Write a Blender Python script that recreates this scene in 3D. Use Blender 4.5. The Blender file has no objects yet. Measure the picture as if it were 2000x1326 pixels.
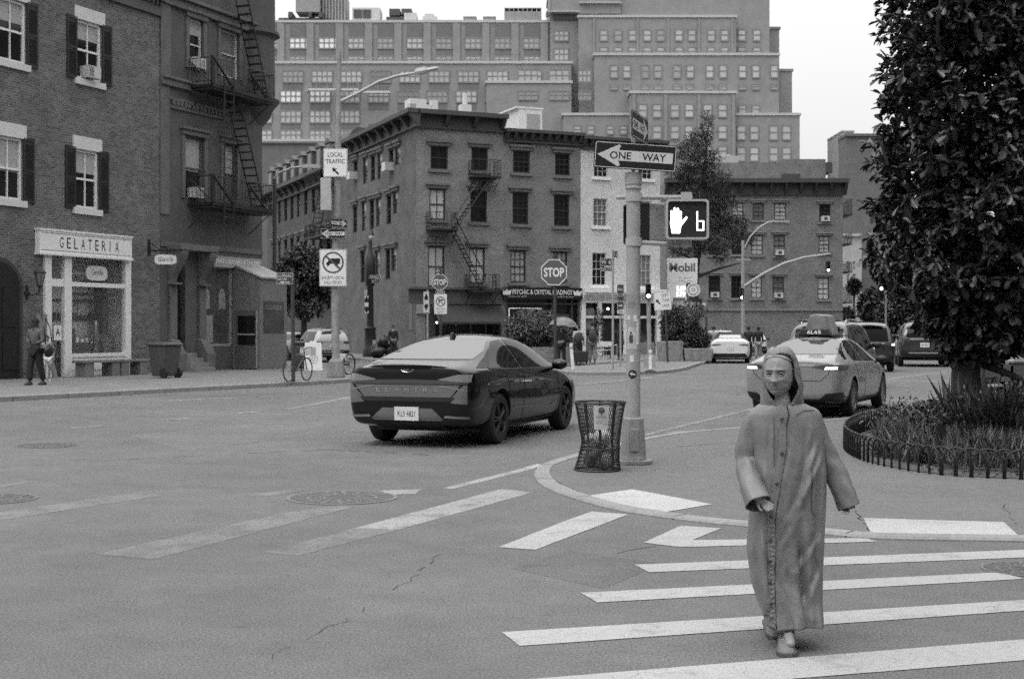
import bpy, bmesh, math, random
from mathutils import Vector, Matrix, Euler
from mathutils.bvhtree import BVHTree
from math import pi, sin, cos, radians as R
random.seed(7)
S = bpy.context.scene
COL = S.collection
# ---------------------------------------------------------------- camera, light, exposure
F, U0, V0, H = 2600.0, 1000.0, 645.0, 1.6      # focal length in px of the 2000 px frame, horizon row, eye height
cam = bpy.data.objects.new('camera', bpy.data.cameras.new('camera'))
COL.objects.link(cam)
cam.location = (0, 0, H)
cam.rotation_euler = (pi / 2, 0, 0)
cam.data.sensor_width = 36
cam.data.lens = 36 * F / 2000
cam.data.shift_y = -(663 - V0) / 2000
cam.data.clip_end = 3000
cam.data.dof.use_dof = True
cam.data.dof.focus_distance = 9.0
cam.data.dof.aperture_fstop = 8.0
S.camera = cam
SUN_EL, SUN_AZ = R(62), R(-140)                   # high soft sun behind the clouds, a little behind the camera's left
W = bpy.data.worlds.new('World'); S.world = W; W.use_nodes = True
nt = W.node_tree; nt.nodes.clear()
def N(nt, t, **k):
    n = nt.nodes.new(t)
    for a, b in k.items(): setattr(n, a, b)
    return n
out = N(nt, 'ShaderNodeOutputWorld'); bg = N(nt, 'ShaderNodeBackground')
sky = N(nt, 'ShaderNodeTexSky', sky_type='NISHITA', sun_disc=False, sun_elevation=SUN_EL, sun_rotation=SUN_AZ, air_density=2, dust_density=6)
bw = N(nt, 'ShaderNodeRGBToBW'); nt.links.new(sky.outputs[0], bw.inputs[0])
tc = N(nt, 'ShaderNodeTexCoord'); sx = N(nt, 'ShaderNodeSeparateXYZ'); nt.links.new(tc.outputs['Generated'], sx.inputs[0])
mx = N(nt, 'ShaderNodeMath', operation='MAXIMUM'); nt.links.new(sx.outputs[2], mx.inputs[0]); mx.inputs[1].default_value = 0
ml = N(nt, 'ShaderNodeMath', operation='MULTIPLY_ADD'); nt.links.new(mx.outputs[0], ml.inputs[0]); ml.inputs[1].default_value = 8.8; ml.inputs[2].default_value = 4.5   # overcast sky, brighter overhead
m2 = N(nt, 'ShaderNodeMath', operation='MULTIPLY_ADD'); nt.links.new(bw.outputs[0], m2.inputs[0]); m2.inputs[1].default_value = 0.12; nt.links.new(ml.outputs[0], m2.inputs[2])
nt.links.new(m2.outputs[0], bg.inputs[0]); bg.inputs[1].default_value = 0.10
nt.links.new(bg.outputs[0], out.inputs[0])
sun = bpy.data.objects.new('sun', bpy.data.lights.new('sun', 'SUN')); COL.objects.link(sun)
sun.data.energy = 1.0; sun.data.angle = R(35); sun.data.color = (1, 1, 1)
sun.rotation_euler = Euler((pi / 2 - SUN_EL, 0, pi + SUN_AZ + pi)).to_quaternion().to_euler()
_d = Vector((sin(SUN_AZ) * cos(SUN_EL), cos(SUN_AZ) * cos(SUN_EL), sin(SUN_EL)))
sun.rotation_euler = _d.to_track_quat('Z', 'Y').to_euler()
S.view_settings.view_transform = 'Standard'; S.view_settings.look = 'None'
S.view_settings.exposure = 0.56; S.view_settings.gamma = 1; S.view_settings.use_curve_mapping = False
S.cycles.max_bounces = 6; S.cycles.transparent_max_bounces = 12
S.cycles.use_denoising = False; S.cycles.use_adaptive_sampling = True; S.cycles.adaptive_threshold = .065; S.cycles.adaptive_min_samples = 16
# ---------------------------------------------------------------- pixel helpers (2000x1326 frame)
def P(u, v, Y): return Vector(((u - U0) / F * Y, Y, H - (v - V0) / F * Y))
def G(u, v, z=0.0):
    Y = (H - z) * F / (v - V0)
    return Vector(((u - U0) / F * Y, Y, z))
# ---------------------------------------------------------------- materials (black and white film: every surface is grey)
_mats = {}
def mat(name, g=0.3, rough=0.7, var=0.12, scale=6.0, metal=0.0, spec=0.4, bump=0.0, bscale=None, coat=0.0, emit=0.0, rnd=0.0, fine=0.0, stretch=None, alpha=None):
    if name in _mats: return _mats[name]
    m = bpy.data.materials.new(name); m.use_nodes = True; t = m.node_tree
    b = t.nodes['Principled BSDF']; L = t.links.new
    b.inputs['Roughness'].default_value = rough; b.inputs['Metallic'].default_value = metal
    b.inputs['Specular IOR Level'].default_value = spec; b.inputs['Coat Weight'].default_value = coat
    b.inputs['Coat Roughness'].default_value = 0.04
    c = N(t, 'ShaderNodeTexCoord'); mp = N(t, 'ShaderNodeMapping'); L(c.outputs['Object'], mp.inputs[0])
    if stretch: mp.inputs['Scale'].default_value = stretch
    n1 = N(t, 'ShaderNodeTexNoise'); n1.inputs['Scale'].default_value = scale; n1.inputs['Detail'].default_value = 6; n1.inputs['Roughness'].default_value = 0.65
    L(mp.outputs[0], n1.inputs[0])
    mr = N(t, 'ShaderNodeMapRange'); mr.inputs[1].default_value = 0.25; mr.inputs[2].default_value = 0.75
    mr.inputs[3].default_value = g * (1 - var); mr.inputs[4].default_value = g * (1 + var); L(n1.outputs[0], mr.inputs[0])
    val = mr.outputs[0]
    if fine:
        n2 = N(t, 'ShaderNodeTexNoise'); n2.inputs['Scale'].default_value = scale * 14; n2.inputs['Detail'].default_value = 3; L(mp.outputs[0], n2.inputs[0])
        r2 = N(t, 'ShaderNodeMapRange'); r2.inputs[1].default_value = .25; r2.inputs[2].default_value = .75; r2.inputs[3].default_value = 1 - fine; r2.inputs[4].default_value = 1 + fine; L(n2.outputs[0], r2.inputs[0])
        q = N(t, 'ShaderNodeMath', operation='MULTIPLY'); L(val, q.inputs[0]); L(r2.outputs[0], q.inputs[1]); val = q.outputs[0]
    if rnd:
        oi = N(t, 'ShaderNodeObjectInfo'); r3 = N(t, 'ShaderNodeMapRange'); r3.inputs[3].default_value = 1 - rnd; r3.inputs[4].default_value = 1 + rnd; L(oi.outputs['Random'], r3.inputs[0])
        q = N(t, 'ShaderNodeMath', operation='MULTIPLY'); L(val, q.inputs[0]); L(r3.outputs[0], q.inputs[1]); val = q.outputs[0]
    cc = N(t, 'ShaderNodeCombineColor'); [L(val, cc.inputs[i]) for i in range(3)]
    L(cc.outputs[0], b.inputs['Base Color'])
    if bump:
        bp = N(t, 'ShaderNodeBump'); bp.inputs['Strength'].default_value = bump; bp.inputs['Distance'].default_value = 0.02
        n3 = N(t, 'ShaderNodeTexNoise'); n3.inputs['Scale'].default_value = bscale or scale * 8; n3.inputs['Detail'].default_value = 4; L(mp.outputs[0], n3.inputs[0])
        L(n3.outputs[0], bp.inputs['Height']); L(bp.outputs[0], b.inputs['Normal'])
    if emit:
        b.inputs['Emission Color'].default_value = (1, 1, 1, 1); b.inputs['Emission Strength'].default_value = emit
    if alpha is not None: b.inputs['Alpha'].default_value = alpha
    _mats[name] = m
    return m
def brick_mat(name, g=.1, gm=.12, bwid=0.21, bh=0.07, var=0.25, rough=0.9, big=0.22, stain=0.0):
    """brick laid in the wall's own x / z coordinates"""
    if name in _mats: return _mats[name]
    m = bpy.data.materials.new(name); m.use_nodes = True; t = m.node_tree; L = t.links.new
    b = t.nodes['Principled BSDF']; b.inputs['Roughness'].default_value = rough; b.inputs['Specular IOR Level'].default_value = 0.2
    c = N(t, 'ShaderNodeTexCoord'); s = N(t, 'ShaderNodeSeparateXYZ'); L(c.outputs['Object'], s.inputs[0])
    ad = N(t, 'ShaderNodeMath', operation='ADD'); L(s.outputs[0], ad.inputs[0]); L(s.outputs[1], ad.inputs[1])
    cv = N(t, 'ShaderNodeCombineXYZ'); L(ad.outputs[0], cv.inputs[0]); L(s.outputs[2], cv.inputs[1])
    bt = N(t, 'ShaderNodeTexBrick'); L(cv.outputs[0], bt.inputs[0])
    bt.inputs['Scale'].default_value = 1; bt.inputs['Brick Width'].default_value = bwid; bt.inputs['Row Height'].default_value = bh
    bt.inputs['Mortar Size'].default_value = 0.007; bt.inputs['Mortar Smooth'].default_value = 0.3; bt.inputs['Bias'].default_value = 0
    for i, k in ((1, g * (1 - var)), (2, g * (1 + var)), (3, gm)): bt.inputs[i].default_value = (k, k, k, 1)
    n1 = N(t, 'ShaderNodeTexNoise'); n1.inputs['Scale'].default_value = 0.9; n1.inputs['Detail'].default_value = 7; n1.inputs['Roughness'].default_value = .7; L(cv.outputs[0], n1.inputs[0])
    mr = N(t, 'ShaderNodeMapRange'); mr.inputs[1].default_value = .3; mr.inputs[2].default_value = .7; mr.inputs[3].default_value = 1 - big; mr.inputs[4].default_value = 1 + big; L(n1.outputs[0], mr.inputs[0])
    hs = N(t, 'ShaderNodeMix', data_type='RGBA', blend_type='MULTIPLY'); hs.inputs[0].default_value = 1
    L(bt.outputs[0], hs.inputs[6]); cc = N(t, 'ShaderNodeCombineColor'); [L(mr.outputs[0], cc.inputs[i]) for i in range(3)]; L(cc.outputs[0], hs.inputs[7])
    L(hs.outputs[2], b.inputs['Base Color'])
    bp = N(t, 'ShaderNodeBump'); bp.inputs['Strength'].default_value = .5; bp.inputs['Distance'].default_value = .01; bp.invert = True; L(bt.outputs['Fac'], bp.inputs['Height']); L(bp.outputs[0], b.inputs['Normal'])
    _mats[name] = m
    return m
# ---------------------------------------------------------------- mesh builder
class MB:
    def __init__(s): s.v = []; s.f = []; s.m = []; s.mi = 0; s.X = None
    def _p(s, p):
        p = Vector(p)
        s.v.append(s.X @ p if s.X is not None else p); return len(s.v) - 1
    def face(s, pts):
        ids = [s._p(p) for p in pts]; s.f.append(ids); s.m.append(s.mi); return s
    def fi(s, ids): s.f.append(list(ids)); s.m.append(s.mi)
    def box(s, x0, x1, y0, y1, z0, z1):
        i = [s._p((x, y, z)) for z in (z0, z1) for x, y in ((x0, y0), (x1, y0), (x1, y1), (x0, y1))]
        for q in ((3, 2, 1, 0), (4, 5, 6, 7), (0, 1, 5, 4), (1, 2, 6, 5), (2, 3, 7, 6), (3, 0, 4, 7)): s.fi([i[k] for k in q])
        return s
    def cbox(s, c, d, rot=None):
        o = s.X; M = Matrix.Translation(Vector(c))
        if rot is not None: M = M @ Euler(rot).to_matrix().to_4x4()
        s.X = M if o is None else o @ M
        s.box(-d[0] / 2, d[0] / 2, -d[1] / 2, d[1] / 2, -d[2] / 2, d[2] / 2); s.X = o; return s
    def rings(s, rings, closed=True, cap0=True, cap1=True):
        ids = [[s._p(p) for p in r] for r in rings]; n = len(ids[0])
        for a, b in zip(ids, ids[1:]):
            for k in range(n if closed else n - 1): s.fi((a[k], a[(k + 1) % n], b[(k + 1) % n], b[k]))
        if cap0: s.fi(ids[0][::-1])
        if cap1: s.fi(ids[-1])
        return s
    def tube(s, pts, r, n=8, cap=True):
        pts = [Vector(p) for p in pts]; rr = r if isinstance(r, (list, tuple)) else [r] * len(pts); rings = []
        up = None
        for i, p in enumerate(pts):
            d = (pts[min(i + 1, len(pts) - 1)] - pts[max(i - 1, 0)]).normalized()
            if up is None: up = Vector((0, 0, 1)) if abs(d.z) < .9 else Vector((1, 0, 0))
            a = d.cross(up).normalized(); b = a.cross(d).normalized(); up = b
            rings.append([p + a * cos(2 * pi * k / n) * rr[i] + b * sin(2 * pi * k / n) * rr[i] for k in range(n)])
        return s.rings(rings, True, cap, cap)
    def lathe(s, prof, n=16, c=(0, 0, 0), cap=True):
        c = Vector(c)
        return s.rings([[c + Vector((r * cos(2 * pi * k / n), r * sin(2 * pi * k / n), z)) for k in range(n)] for r, z in prof], True, cap, cap)
    def prism(s, outline, y0, y1):
        """outline in x,z extruded along y"""
        a = [(x, y0, z) for x, z in outline]; b = [(x, y1, z) for x, z in outline]
        return s.rings([a, b])
    def slab(s, outline, z0, z1):
        return s.rings([[(x, y, z0) for x, y in outline], [(x, y, z1) for x, y in outline]])
    def sphere(s, c, r, n=10, m=7):
        c = Vector(c); rx, ry, rz = r if isinstance(r, (tuple, list)) else (r, r, r)
        return s.rings([[c + Vector((rx * sin(t) * cos(2 * pi * k / n), ry * sin(t) * sin(2 * pi * k / n), rz * cos(t))) for k in range(n)] for t in [pi * (j + .03) / (m + .06) for j in range(m + 1)]])
    def mesh(s, name, mats, smooth=False):
        me = bpy.data.meshes.new(name); me.from_pydata([tuple(v) for v in s.v], [], s.f)
        for m in (mats if isinstance(mats, (list, tuple)) else [mats]): me.materials.append(m)
        me.polygons.foreach_set('material_index', s.m)
        bm = bmesh.new(); bm.from_mesh(me); bmesh.ops.recalc_face_normals(bm, faces=bm.faces); bm.to_mesh(me); bm.free()
        if smooth:
            me.polygons.foreach_set('use_smooth', [True] * len(me.polygons))
            if smooth is not True: me.set_sharp_from_angle(angle=R(smooth))
        me.update(); return me
    def build(s, name, mats, parent=None, smooth=False, M=None, bevel=0.0):
        o = link(name, s.mesh(name, mats, smooth), parent, M)
        if bevel:
            b = o.modifiers.new('bevel', 'BEVEL'); b.width = bevel; b.segments = 2; b.limit_method = 'ANGLE'; b.angle_limit = R(40)
        return o
def link(name, me, parent=None, M=None):
    o = bpy.data.objects.new(name, me); COL.objects.link(o)
    if parent is not None: o.parent = parent
    if M is not None: o.matrix_basis = M
    return o
def tag(o, label, cat, group=None):
    o['label'] = label; o['category'] = cat
    if group: o['group'] = group
    return o
def thing(name, label, cat, loc=(0, 0, 0), rz=0.0, group=None):
    o = bpy.data.objects.new(name, None); COL.objects.link(o); o.empty_display_size = .2
    o.location = loc; o.rotation_euler = (0, 0, rz)
    return tag(o, label, cat, group)
def structure(o): o['kind'] = 'structure'; return o
def stuff(o, label=None, cat=None):
    o['kind'] = 'stuff'
    if label: tag(o, label, cat)
    return o
def kids(o): return [c for c in COL.objects if c.parent == o]
def dup(o, M=None, label=None, parent=None):
    """copy a thing with its parts and their sub-parts"""
    ch = list(o.children)
    c = o.copy(); COL.objects.link(c)
    if parent is not None: c.parent = parent
    if M is not None: c.matrix_basis = M
    if label: c['label'] = label
    for k in ch: dup(k, None, None, c)
    return c
def mapply(o):
    """apply modifiers without operators"""
    dg = bpy.context.evaluated_depsgraph_get(); me = bpy.data.meshes.new_from_object(o.evaluated_get(dg)); o.modifiers.clear(); o.data = me; return o
_tx = {}
def text_geo(txt, bold=0.0):
    k = (txt, bold)
    if k in _tx: return _tx[k]
    cu = bpy.data.curves.new('lettering', 'FONT'); cu.body = txt; cu.offset = bold; cu.resolution_u = 3
    o = bpy.data.objects.new('lettering', cu); COL.objects.link(o)
    bpy.context.view_layer.update()
    dg = bpy.context.evaluated_depsgraph_get(); me = bpy.data.meshes.new_from_object(o.evaluated_get(dg))
    vs = [v.co.copy() for v in me.vertices]; fs = [list(p.vertices) for p in me.polygons]
    bpy.data.objects.remove(o); bpy.data.curves.remove(cu); bpy.data.meshes.remove(me)
    x0 = min(v.x for v in vs); x1 = max(v.x for v in vs); y0 = min(v.y for v in vs); y1 = max(v.y for v in vs)
    _tx[k] = ([((v.x - x0) / (x1 - x0), (v.y - y0) / max(y1 - y0, 1e-6)) for v in vs], fs); return _tx[k]
def put_text(mb, txt, x0, x1, z0, z1, y, bold=0.0, italic=0.0):
    """letters in the x/z plane at depth y, filling the given box"""
    vs, fs = text_geo(txt, bold); ids = [mb._p((x0 + a * (x1 - x0) + italic * b * (z1 - z0), y, z0 + b * (z1 - z0))) for a, b in vs]
    for f in fs: mb.fi([ids[i] for i in f])
    return mb
def disc(mb, cx, cz, r, y, r0=0.0, n=28, a0=0, a1=2 * pi):
    for k in range(n):
        a, b = a0 + (a1 - a0) * k / n, a0 + (a1 - a0) * (k + 1) / n
        if r0: mb.face([(cx + r0 * cos(a), y, cz + r0 * sin(a)), (cx + r * cos(a), y, cz + r * sin(a)), (cx + r * cos(b), y, cz + r * sin(b)), (cx + r0 * cos(b), y, cz + r0 * sin(b))])
        else: mb.face([(cx, y, cz), (cx + r * cos(a), y, cz + r * sin(a)), (cx + r * cos(b), y, cz + r * sin(b))])
    return mb
def poly(mb, pts, y): return mb.face([(x, y, z) for x, z in pts])
# ---------------------------------------------------------------- shared materials
M_ = dict(
    black=mat('black_metal', .02, .45, .3, 20), darkm=mat('dark_metal', .05, .5, .3, 12), steel=mat('galvanised_steel', .34, .5, .12, 14, metal=.25, fine=.1),
    polegrey=mat('grey_pole_paint', .30, .55, .18, 7, fine=.12), white=mat('white_paint', .72, .5, .06, 9), offw=mat('offwhite_paint', .55, .6, .1, 6),
    signw=mat('sign_white', .72, .4, .05, 20), signb=mat('sign_black', .015, .4, .2, 20), signr=mat('sign_red', .11, .4, .1, 20),
    glassd=mat('window_glass_dark', .016, .06, .4, 3, spec=.4, rnd=.4), glassm=mat('window_glass_mid', .12, .12, .3, 3, spec=.6, rnd=.4), glassl=mat('window_glass_pale', .40, .25, .12, 4, spec=.5, rnd=.25),
    curtain=mat('curtain', .42, .8, .15, 14, stretch=(6, 1, .4), rnd=.2), blind=mat('window_blind', .36, .7, .06, 4),
    concrete=mat('concrete', .30, .85, .15, 3, fine=.12, bump=.2), stone=mat('brownstone', .14, .85, .18, 3, fine=.12, bump=.2), darkstone=mat('dark_stone', .07, .85, .2, 3, fine=.12),
    cornice=mat('dark_cornice', .055, .6, .2, 4), iron=mat('black_iron', .018, .5, .3, 15), shutter=mat('shutter_paint', .022, .5, .2, 8), rubber=mat('tyre_rubber', .02, .8, .2, 20),
    lamp=mat('lit_lamp', .9, .5, .02, 5, emit=6.0), wood=mat('worn_wood', .14, .75, .25, 5, stretch=(1, 1, 8)),
)
# ================================================================ ground
def asphalt_mat(name, g, worn=0.0, paint=.55):
    m = bpy.data.materials.new(name); m.use_nodes = True; t = m.node_tree; L = t.links.new
    b = t.nodes['Principled BSDF']; b.inputs['Roughness'].default_value = .82; b.inputs['Specular IOR Level'].default_value = .35
    c = N(t, 'ShaderNodeTexCoord')
    def noise(sc, det=5, rough=.6, stretch=None):
        mp = N(t, 'ShaderNodeMapping'); L(c.outputs['Object'], mp.inputs[0])
        if stretch: mp.inputs['Scale'].default_value = stretch
        n = N(t, 'ShaderNodeTexNoise'); n.inputs['Scale'].default_value = sc; n.inputs['Detail'].default_value = det; n.inputs['Roughness'].default_value = rough; L(mp.outputs[0], n.inputs[0]); return n.outputs[0]
    def rng(x, a, bb, lo, hi):
        r = N(t, 'ShaderNodeMapRange'); r.inputs[1].default_value = a; r.inputs[2].default_value = bb; r.inputs[3].default_value = lo; r.inputs[4].default_value = hi; L(x, r.inputs[0]); return r.outputs[0]
    def mul(x, y):
        q = N(t, 'ShaderNodeMath', operation='MULTIPLY'); L(x, q.inputs[0])
        if isinstance(y, float): q.inputs[1].default_value = y
        else: L(y, q.inputs[1])
        return q.outputs[0]
    big = rng(noise(.22, 7, .65), .3, .7, .78, 1.18); mid = rng(noise(1.6, 9, .75), .3, .7, .84, 1.16)
    agg = rng(noise(70, 3, .6), .3, .7, .5, 1.5); agg2 = rng(noise(240, 2, .5), .3, .7, .6, 1.4)
    dash = rng(noise(9, 3, .6, (.35, 1.6, 1)), .64, .72, 1, .72)          # short dark scuffs lying across the lane
    col = mul(mul(mul(mul(mul(big, mid), agg), agg2), dash), g)
    if worn:
        wn = rng(noise(2.2, 8, .75), .5 - .35 * worn, .52 - .35 * worn + .22, 0, 1); w2 = rng(noise(28, 5, .7), .5 - .4 * worn, .68 - .3 * worn, 0, 1)
        mask = mul(wn, w2)
        vor = N(t, 'ShaderNodeTexVoronoi', feature='DISTANCE_TO_EDGE'); vor.inputs['Scale'].default_value = 3.2
        dn = N(t, 'ShaderNodeTexNoise'); dn.inputs['Scale'].default_value = 4; L(c.outputs['Object'], dn.inputs[0])
        va = N(t, 'ShaderNodeMixRGB'); va.inputs[0].default_value = .22; L(c.outputs['Object'], va.inputs[1]); L(dn.outputs['Color'], va.inputs[2]); L(va.outputs[0], vor.inputs[0])
        crk = rng(vor.outputs['Distance'], .002, .012, .62, 1.0)
        mask = mul(mask, crk)
        pc = mul(mul(big, agg2), paint)
        mx_ = N(t, 'ShaderNodeMix', data_type='FLOAT'); L(mask, mx_.inputs[0]); L(col, mx_.inputs[2]); L(pc, mx_.inputs[3]); col = mx_.outputs[0]
    cc = N(t, 'ShaderNodeCombineColor'); [L(col, cc.inputs[i]) for i in range(3)]; L(cc.outputs[0], b.inputs['Base Color'])
    bp = N(t, 'ShaderNodeBump'); bp.inputs['Strength'].default_value = .35; bp.inputs['Distance'].default_value = .01; L(noise(90, 3, .6), bp.inputs['Height']); L(bp.outputs[0], b.inputs['Normal'])
    return m
ASPH = asphalt_mat('asphalt', .125)
PAINT = asphalt_mat('road_paint', .125, .80, .36); FADED = asphalt_mat('worn_road_paint', .125, .36, .30); PALE = asphalt_mat('faint_road_paint', .125, .38, .22)
WALK = mat('pavement_concrete', .165, .85, .14, .8, fine=.22, bump=.25, bscale=60)
PLAZA = mat('plaza_asphalt', .135, .85, .12, .9, fine=.12, bump=.25, bscale=80)
KERB = mat('kerb_stone', .24, .8, .22, 2.5, fine=.2, bump=.3)
RAMP = asphalt_mat('ramp_panel_paint', .16, .85, .40)

g = MB(); g.face([(-900, -60, 0), (900, -60, 0), (900, 1500, 0), (-900, 1500, 0)])
structure(g.build('road', ASPH))

ZP = .025
def xy(p): return (p.x, p.y)
def offset(pl, d):
    """shift an open polyline sideways (left of its direction) by d"""
    o = []
    for i in range(len(pl)):
        a = Vector(pl[max(i - 1, 0)]); b = Vector(pl[i]); c = Vector(pl[min(i + 1, len(pl) - 1)])
        t1 = (b - a).normalized() if i else (c - b).normalized(); t2 = (c - b).normalized() if i < len(pl) - 1 else t1
        n = Vector((-(t1 + t2).y, (t1 + t2).x)); n.normalize()
        k = max(.4, n.dot(Vector((-t1.y, t1.x)))); o.append(tuple(b + n * d / k))
    return o
def smooth(pl, it=2):
    for _ in range(it):
        q = [pl[0]]
        for a, b in zip(pl, pl[1:]):
            a, b = Vector(a), Vector(b)
            q += [tuple(a * .75 + b * .25), tuple(a * .25 + b * .75)]
        pl = q + [pl[-1]]
    return pl
def kerb(name, pl, side, w=.16, h=.125):
    inn = offset(pl, w * side); rings = []
    for (a, b) in zip(pl, inn):
        am = Vector(a).lerp(Vector(b), .12)
        rings.append([(a[0], a[1], -.02), (a[0], a[1], h - .02), (am.x, am.y, h), (b[0], b[1], h), (b[0], b[1], -.02)])
    mb = MB(); mb.rings(rings); structure(mb.build(name, KERB)); jb = MB(); acc = .7
    for (a, b), (c, d) in zip(zip(pl, inn), list(zip(pl, inn))[1:]):
        a, b, c, d = (Vector(q) for q in (a, b, c, d)); L_ = (c - a).length; t0 = acc
        while t0 < L_:
            p, q = a.lerp(c, t0 / L_), b.lerp(d, t0 / L_); e_ = (c - a).normalized() * .007; o_ = (p - q).normalized() * .003
            jb.face([(p.x + o_.x - e_.x, p.y + o_.y - e_.y, 0), (p.x + o_.x + e_.x, p.y + o_.y + e_.y, 0), (p.x + o_.x + e_.x, p.y + o_.y + e_.y, h - .018), (p.x + o_.x - e_.x, p.y + o_.y - e_.y, h - .018)])
            p2 = p.lerp(q, .1); jb.face([(p2.x - e_.x, p2.y - e_.y, h + .0015), (p2.x + e_.x, p2.y + e_.y, h + .0015), (q.x + e_.x, q.y + e_.y, h + .0015), (q.x - e_.x, q.y - e_.y, h + .0015)]); t0 += 1.55
        acc = t0 - L_
    if jb.f: structure(jb.build('kerb_joints', mat('joint_dirt', .05, .9, .3, 9)))
    return inn

def plate(name, outline, z, m):
    bm = bmesh.new(); vs = [bm.verts.new((x, y, z)) for x, y in outline]; f = bm.faces.new(vs)
    r = bmesh.ops.extrude_face_region(bm, geom=[f]); bmesh.ops.translate(bm, vec=(0, 0, -z - .02), verts=[e for e in r['geom'] if isinstance(e, bmesh.types.BMVert)])
    bmesh.ops.triangulate(bm, faces=bm.faces, ngon_method='BEAUTY'); bmesh.ops.recalc_face_normals(bm, faces=bm.faces)
    me = bpy.data.meshes.new(name); bm.to_mesh(me); bm.free(); me.materials.append(m); return structure(link(name, me))
# plaza island at the right: near kerb swings round the corner to the far lane
near = [G(u, v) for u, v in ((2700, 1076), (2000, 1058), (1714, 1055), (1609, 1045), (1461, 1030), (1373, 1022), (1285, 1011), (1197, 997), (1131, 979), (1081, 961), (1054, 947), (1044, 934))]
far = [G(u, v, ZP) for u, v in ((1043, 918), (1052, 908), (1075, 899), (1130, 884), (1290, 846), (1436, 835), (1640, 817), (1760, 803), (2000, 775), (2500, 735))]
isl = smooth([xy(p) for p in near + far], 2)
inn = kerb('kerb', isl, -1, .17, ZP + .006)
plate('plaza_pavement', offset(isl, -.165), ZP, PLAZA)
# left pavement
kl = [xy(G(-700, 832)), xy(G(0, 785)), xy(G(330, 767)), xy(G(600, 752.5)), xy(G(675, 748)), xy(G(697, 744)), xy(G(700, 739)), xy(G(690, 733))]
e = Vector(kl[-1]); kl += [tuple(e + Vector((-.4208, 1)) * k) for k in (10, 60)]
kl = kl[:1] + smooth(kl[1:], 2)
kerb('kerb', kl, 1, .16)
ls = offset(kl, .155)
plate('pavement', ls + [(-60, 120), (-60, 5)], .12, WALK)
# far pavement in front of the corner building, psychic shop and white house
kf = [xy(G(690, 703)), xy(G(760, 708)), xy(G(1091, 719)), xy(G(1240, 708)), xy(G(1400, 701)), xy(G(1420, 692))]
s0 = Vector(kf[0]); kf = [tuple(s0 + Vector((-.4208, 1)) * k) for k in (50, 10)] + smooth(kf, 2)
kerb('kerb', kf, 1, .16)
plate('far_pavement', offset(kf, .155) + [(26, 100), (26, 125), (-40, 125)], .12, WALK)
# small raised refuge before it
ki = smooth([xy(G(u, v)) for u, v in ((1085, 728), (1110, 733), (1240, 733), (1325, 728), (1368, 713), (1394, 706.5))], 2)
kerb('kerb', ki, 1, .16)
bk = [xy(G(u, v)) for u, v in ((1393, 704.6), (1330, 706.2), (1240, 711), (1091, 723))]
plate('refuge_pavement', offset(ki, .155) + bk, .12, WALK)

# ---- painted markings
def marks(name, polys, m, z=.004):
    mb = MB()
    for q in polys: mb.face([tuple(G(u, v).xy) + (z,) for u, v in q])
    o = mb.build(name, m)
    bm = bmesh.new(); bm.from_mesh(o.data); bmesh.ops.triangulate(bm, faces=bm.faces)
    for f in bm.faces:
        if f.normal.z < 0: f.normal_flip()
    bm.to_mesh(o.data); bm.free(); return structure(o)
marks('crosswalk_markings', [
    [(1239, 1103), (1267, 1118), (2000, 1089), (2300, 1077), (2300, 1062), (2000, 1074)],
    [(1134, 1158), (1167, 1177), (2000, 1131), (1955, 1118)],
    [(980, 1235), (1015, 1262), (2000, 1193), (2300, 1172), (2300, 1153), (2000, 1172)],
    [(860, 1341), (960, 1372), (1551, 1326), (2000, 1290), (2300, 1266), (2300, 1226), (2000, 1249)],
    [(1257, 1060), (1329, 1027), (1409, 1032), (1352, 1055), (1692, 1051), (1713, 1058), (1330, 1069)],
    [(973, 1069), (1100, 1019), (1156, 999), (1227, 1005), (1046, 1074)]], PAINT)
marks('worn_crosswalk_markings', [
    [(690, 1032), (979, 955), (1042, 961), (780, 1034)], [(742, 958), (825, 955), (812, 964), (760, 966)],
    [(866, 953), (884, 955), (1040, 916), (1022, 914)]], asphalt_mat('half_worn_paint', .125, .60, .31), .002)
marks('stop_line_markings', [[(1022, 914), (1040, 916), (1062, 909), (1050, 906)]], PAINT)
marks('faded_crosswalk_markings', [
    [(506, 1079), (690, 1032), (780, 1034), (583, 1085)], [(0, 1000), (275, 961), (320, 967), (0, 1016)], [(475, 968), (560, 955), (600, 957), (520, 969)],
    [(187, 1082), (560, 1000), (670, 985), (690, 990), (300, 1092)], [(0, 948), (60, 938), (64, 941), (0, 953)]], PALE, .0015)
marks('lane_markings', [
    [(549, 800), (680, 775), (690, 777), (565, 800)], [(320, 819), (366, 816), (374, 818), (330, 821)], [(135, 835), (196, 831), (204, 833), (142, 838)], [(460, 806), (500, 803), (508, 805), (468, 808)],
    [(1255, 848), (1455, 800), (1500, 790), (1505, 792), (1460, 803), (1258, 853)], [(1730, 740), (1860, 723), (1864, 724), (1736, 742)],
    [(1125, 750), (1245, 739), (1304, 730), (1312, 731), (1250, 741), (1128, 752)], [(685, 698.5), (735, 706), (728, 707), (680, 699.5)],
    [(1300, 843), (1436, 838), (1436, 840), (1302, 846)], [(330, 782), (560, 771), (562, 772), (332, 784)]], FADED)
def flat_sheet(name, pts, z, m, zz=ZP):
    mb = MB(); mb.face([tuple(G(u, v, zz).xy) + (z,) for u, v in pts]); return structure(mb.build(name, m))
flat_sheet('ramp_panel', [(1142, 969), (1235, 956), (1391, 985), (1290, 1002)], ZP + .0045, RAMP)
flat_sheet('ramp_panel', [(1686, 1012), (1961, 1020), (1992, 1049), (1703, 1045)], ZP + .0045, RAMP)
PATCH_M = asphalt_mat('patched_asphalt', .108); PATCH_L = asphalt_mat('older_asphalt', .140)
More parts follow.
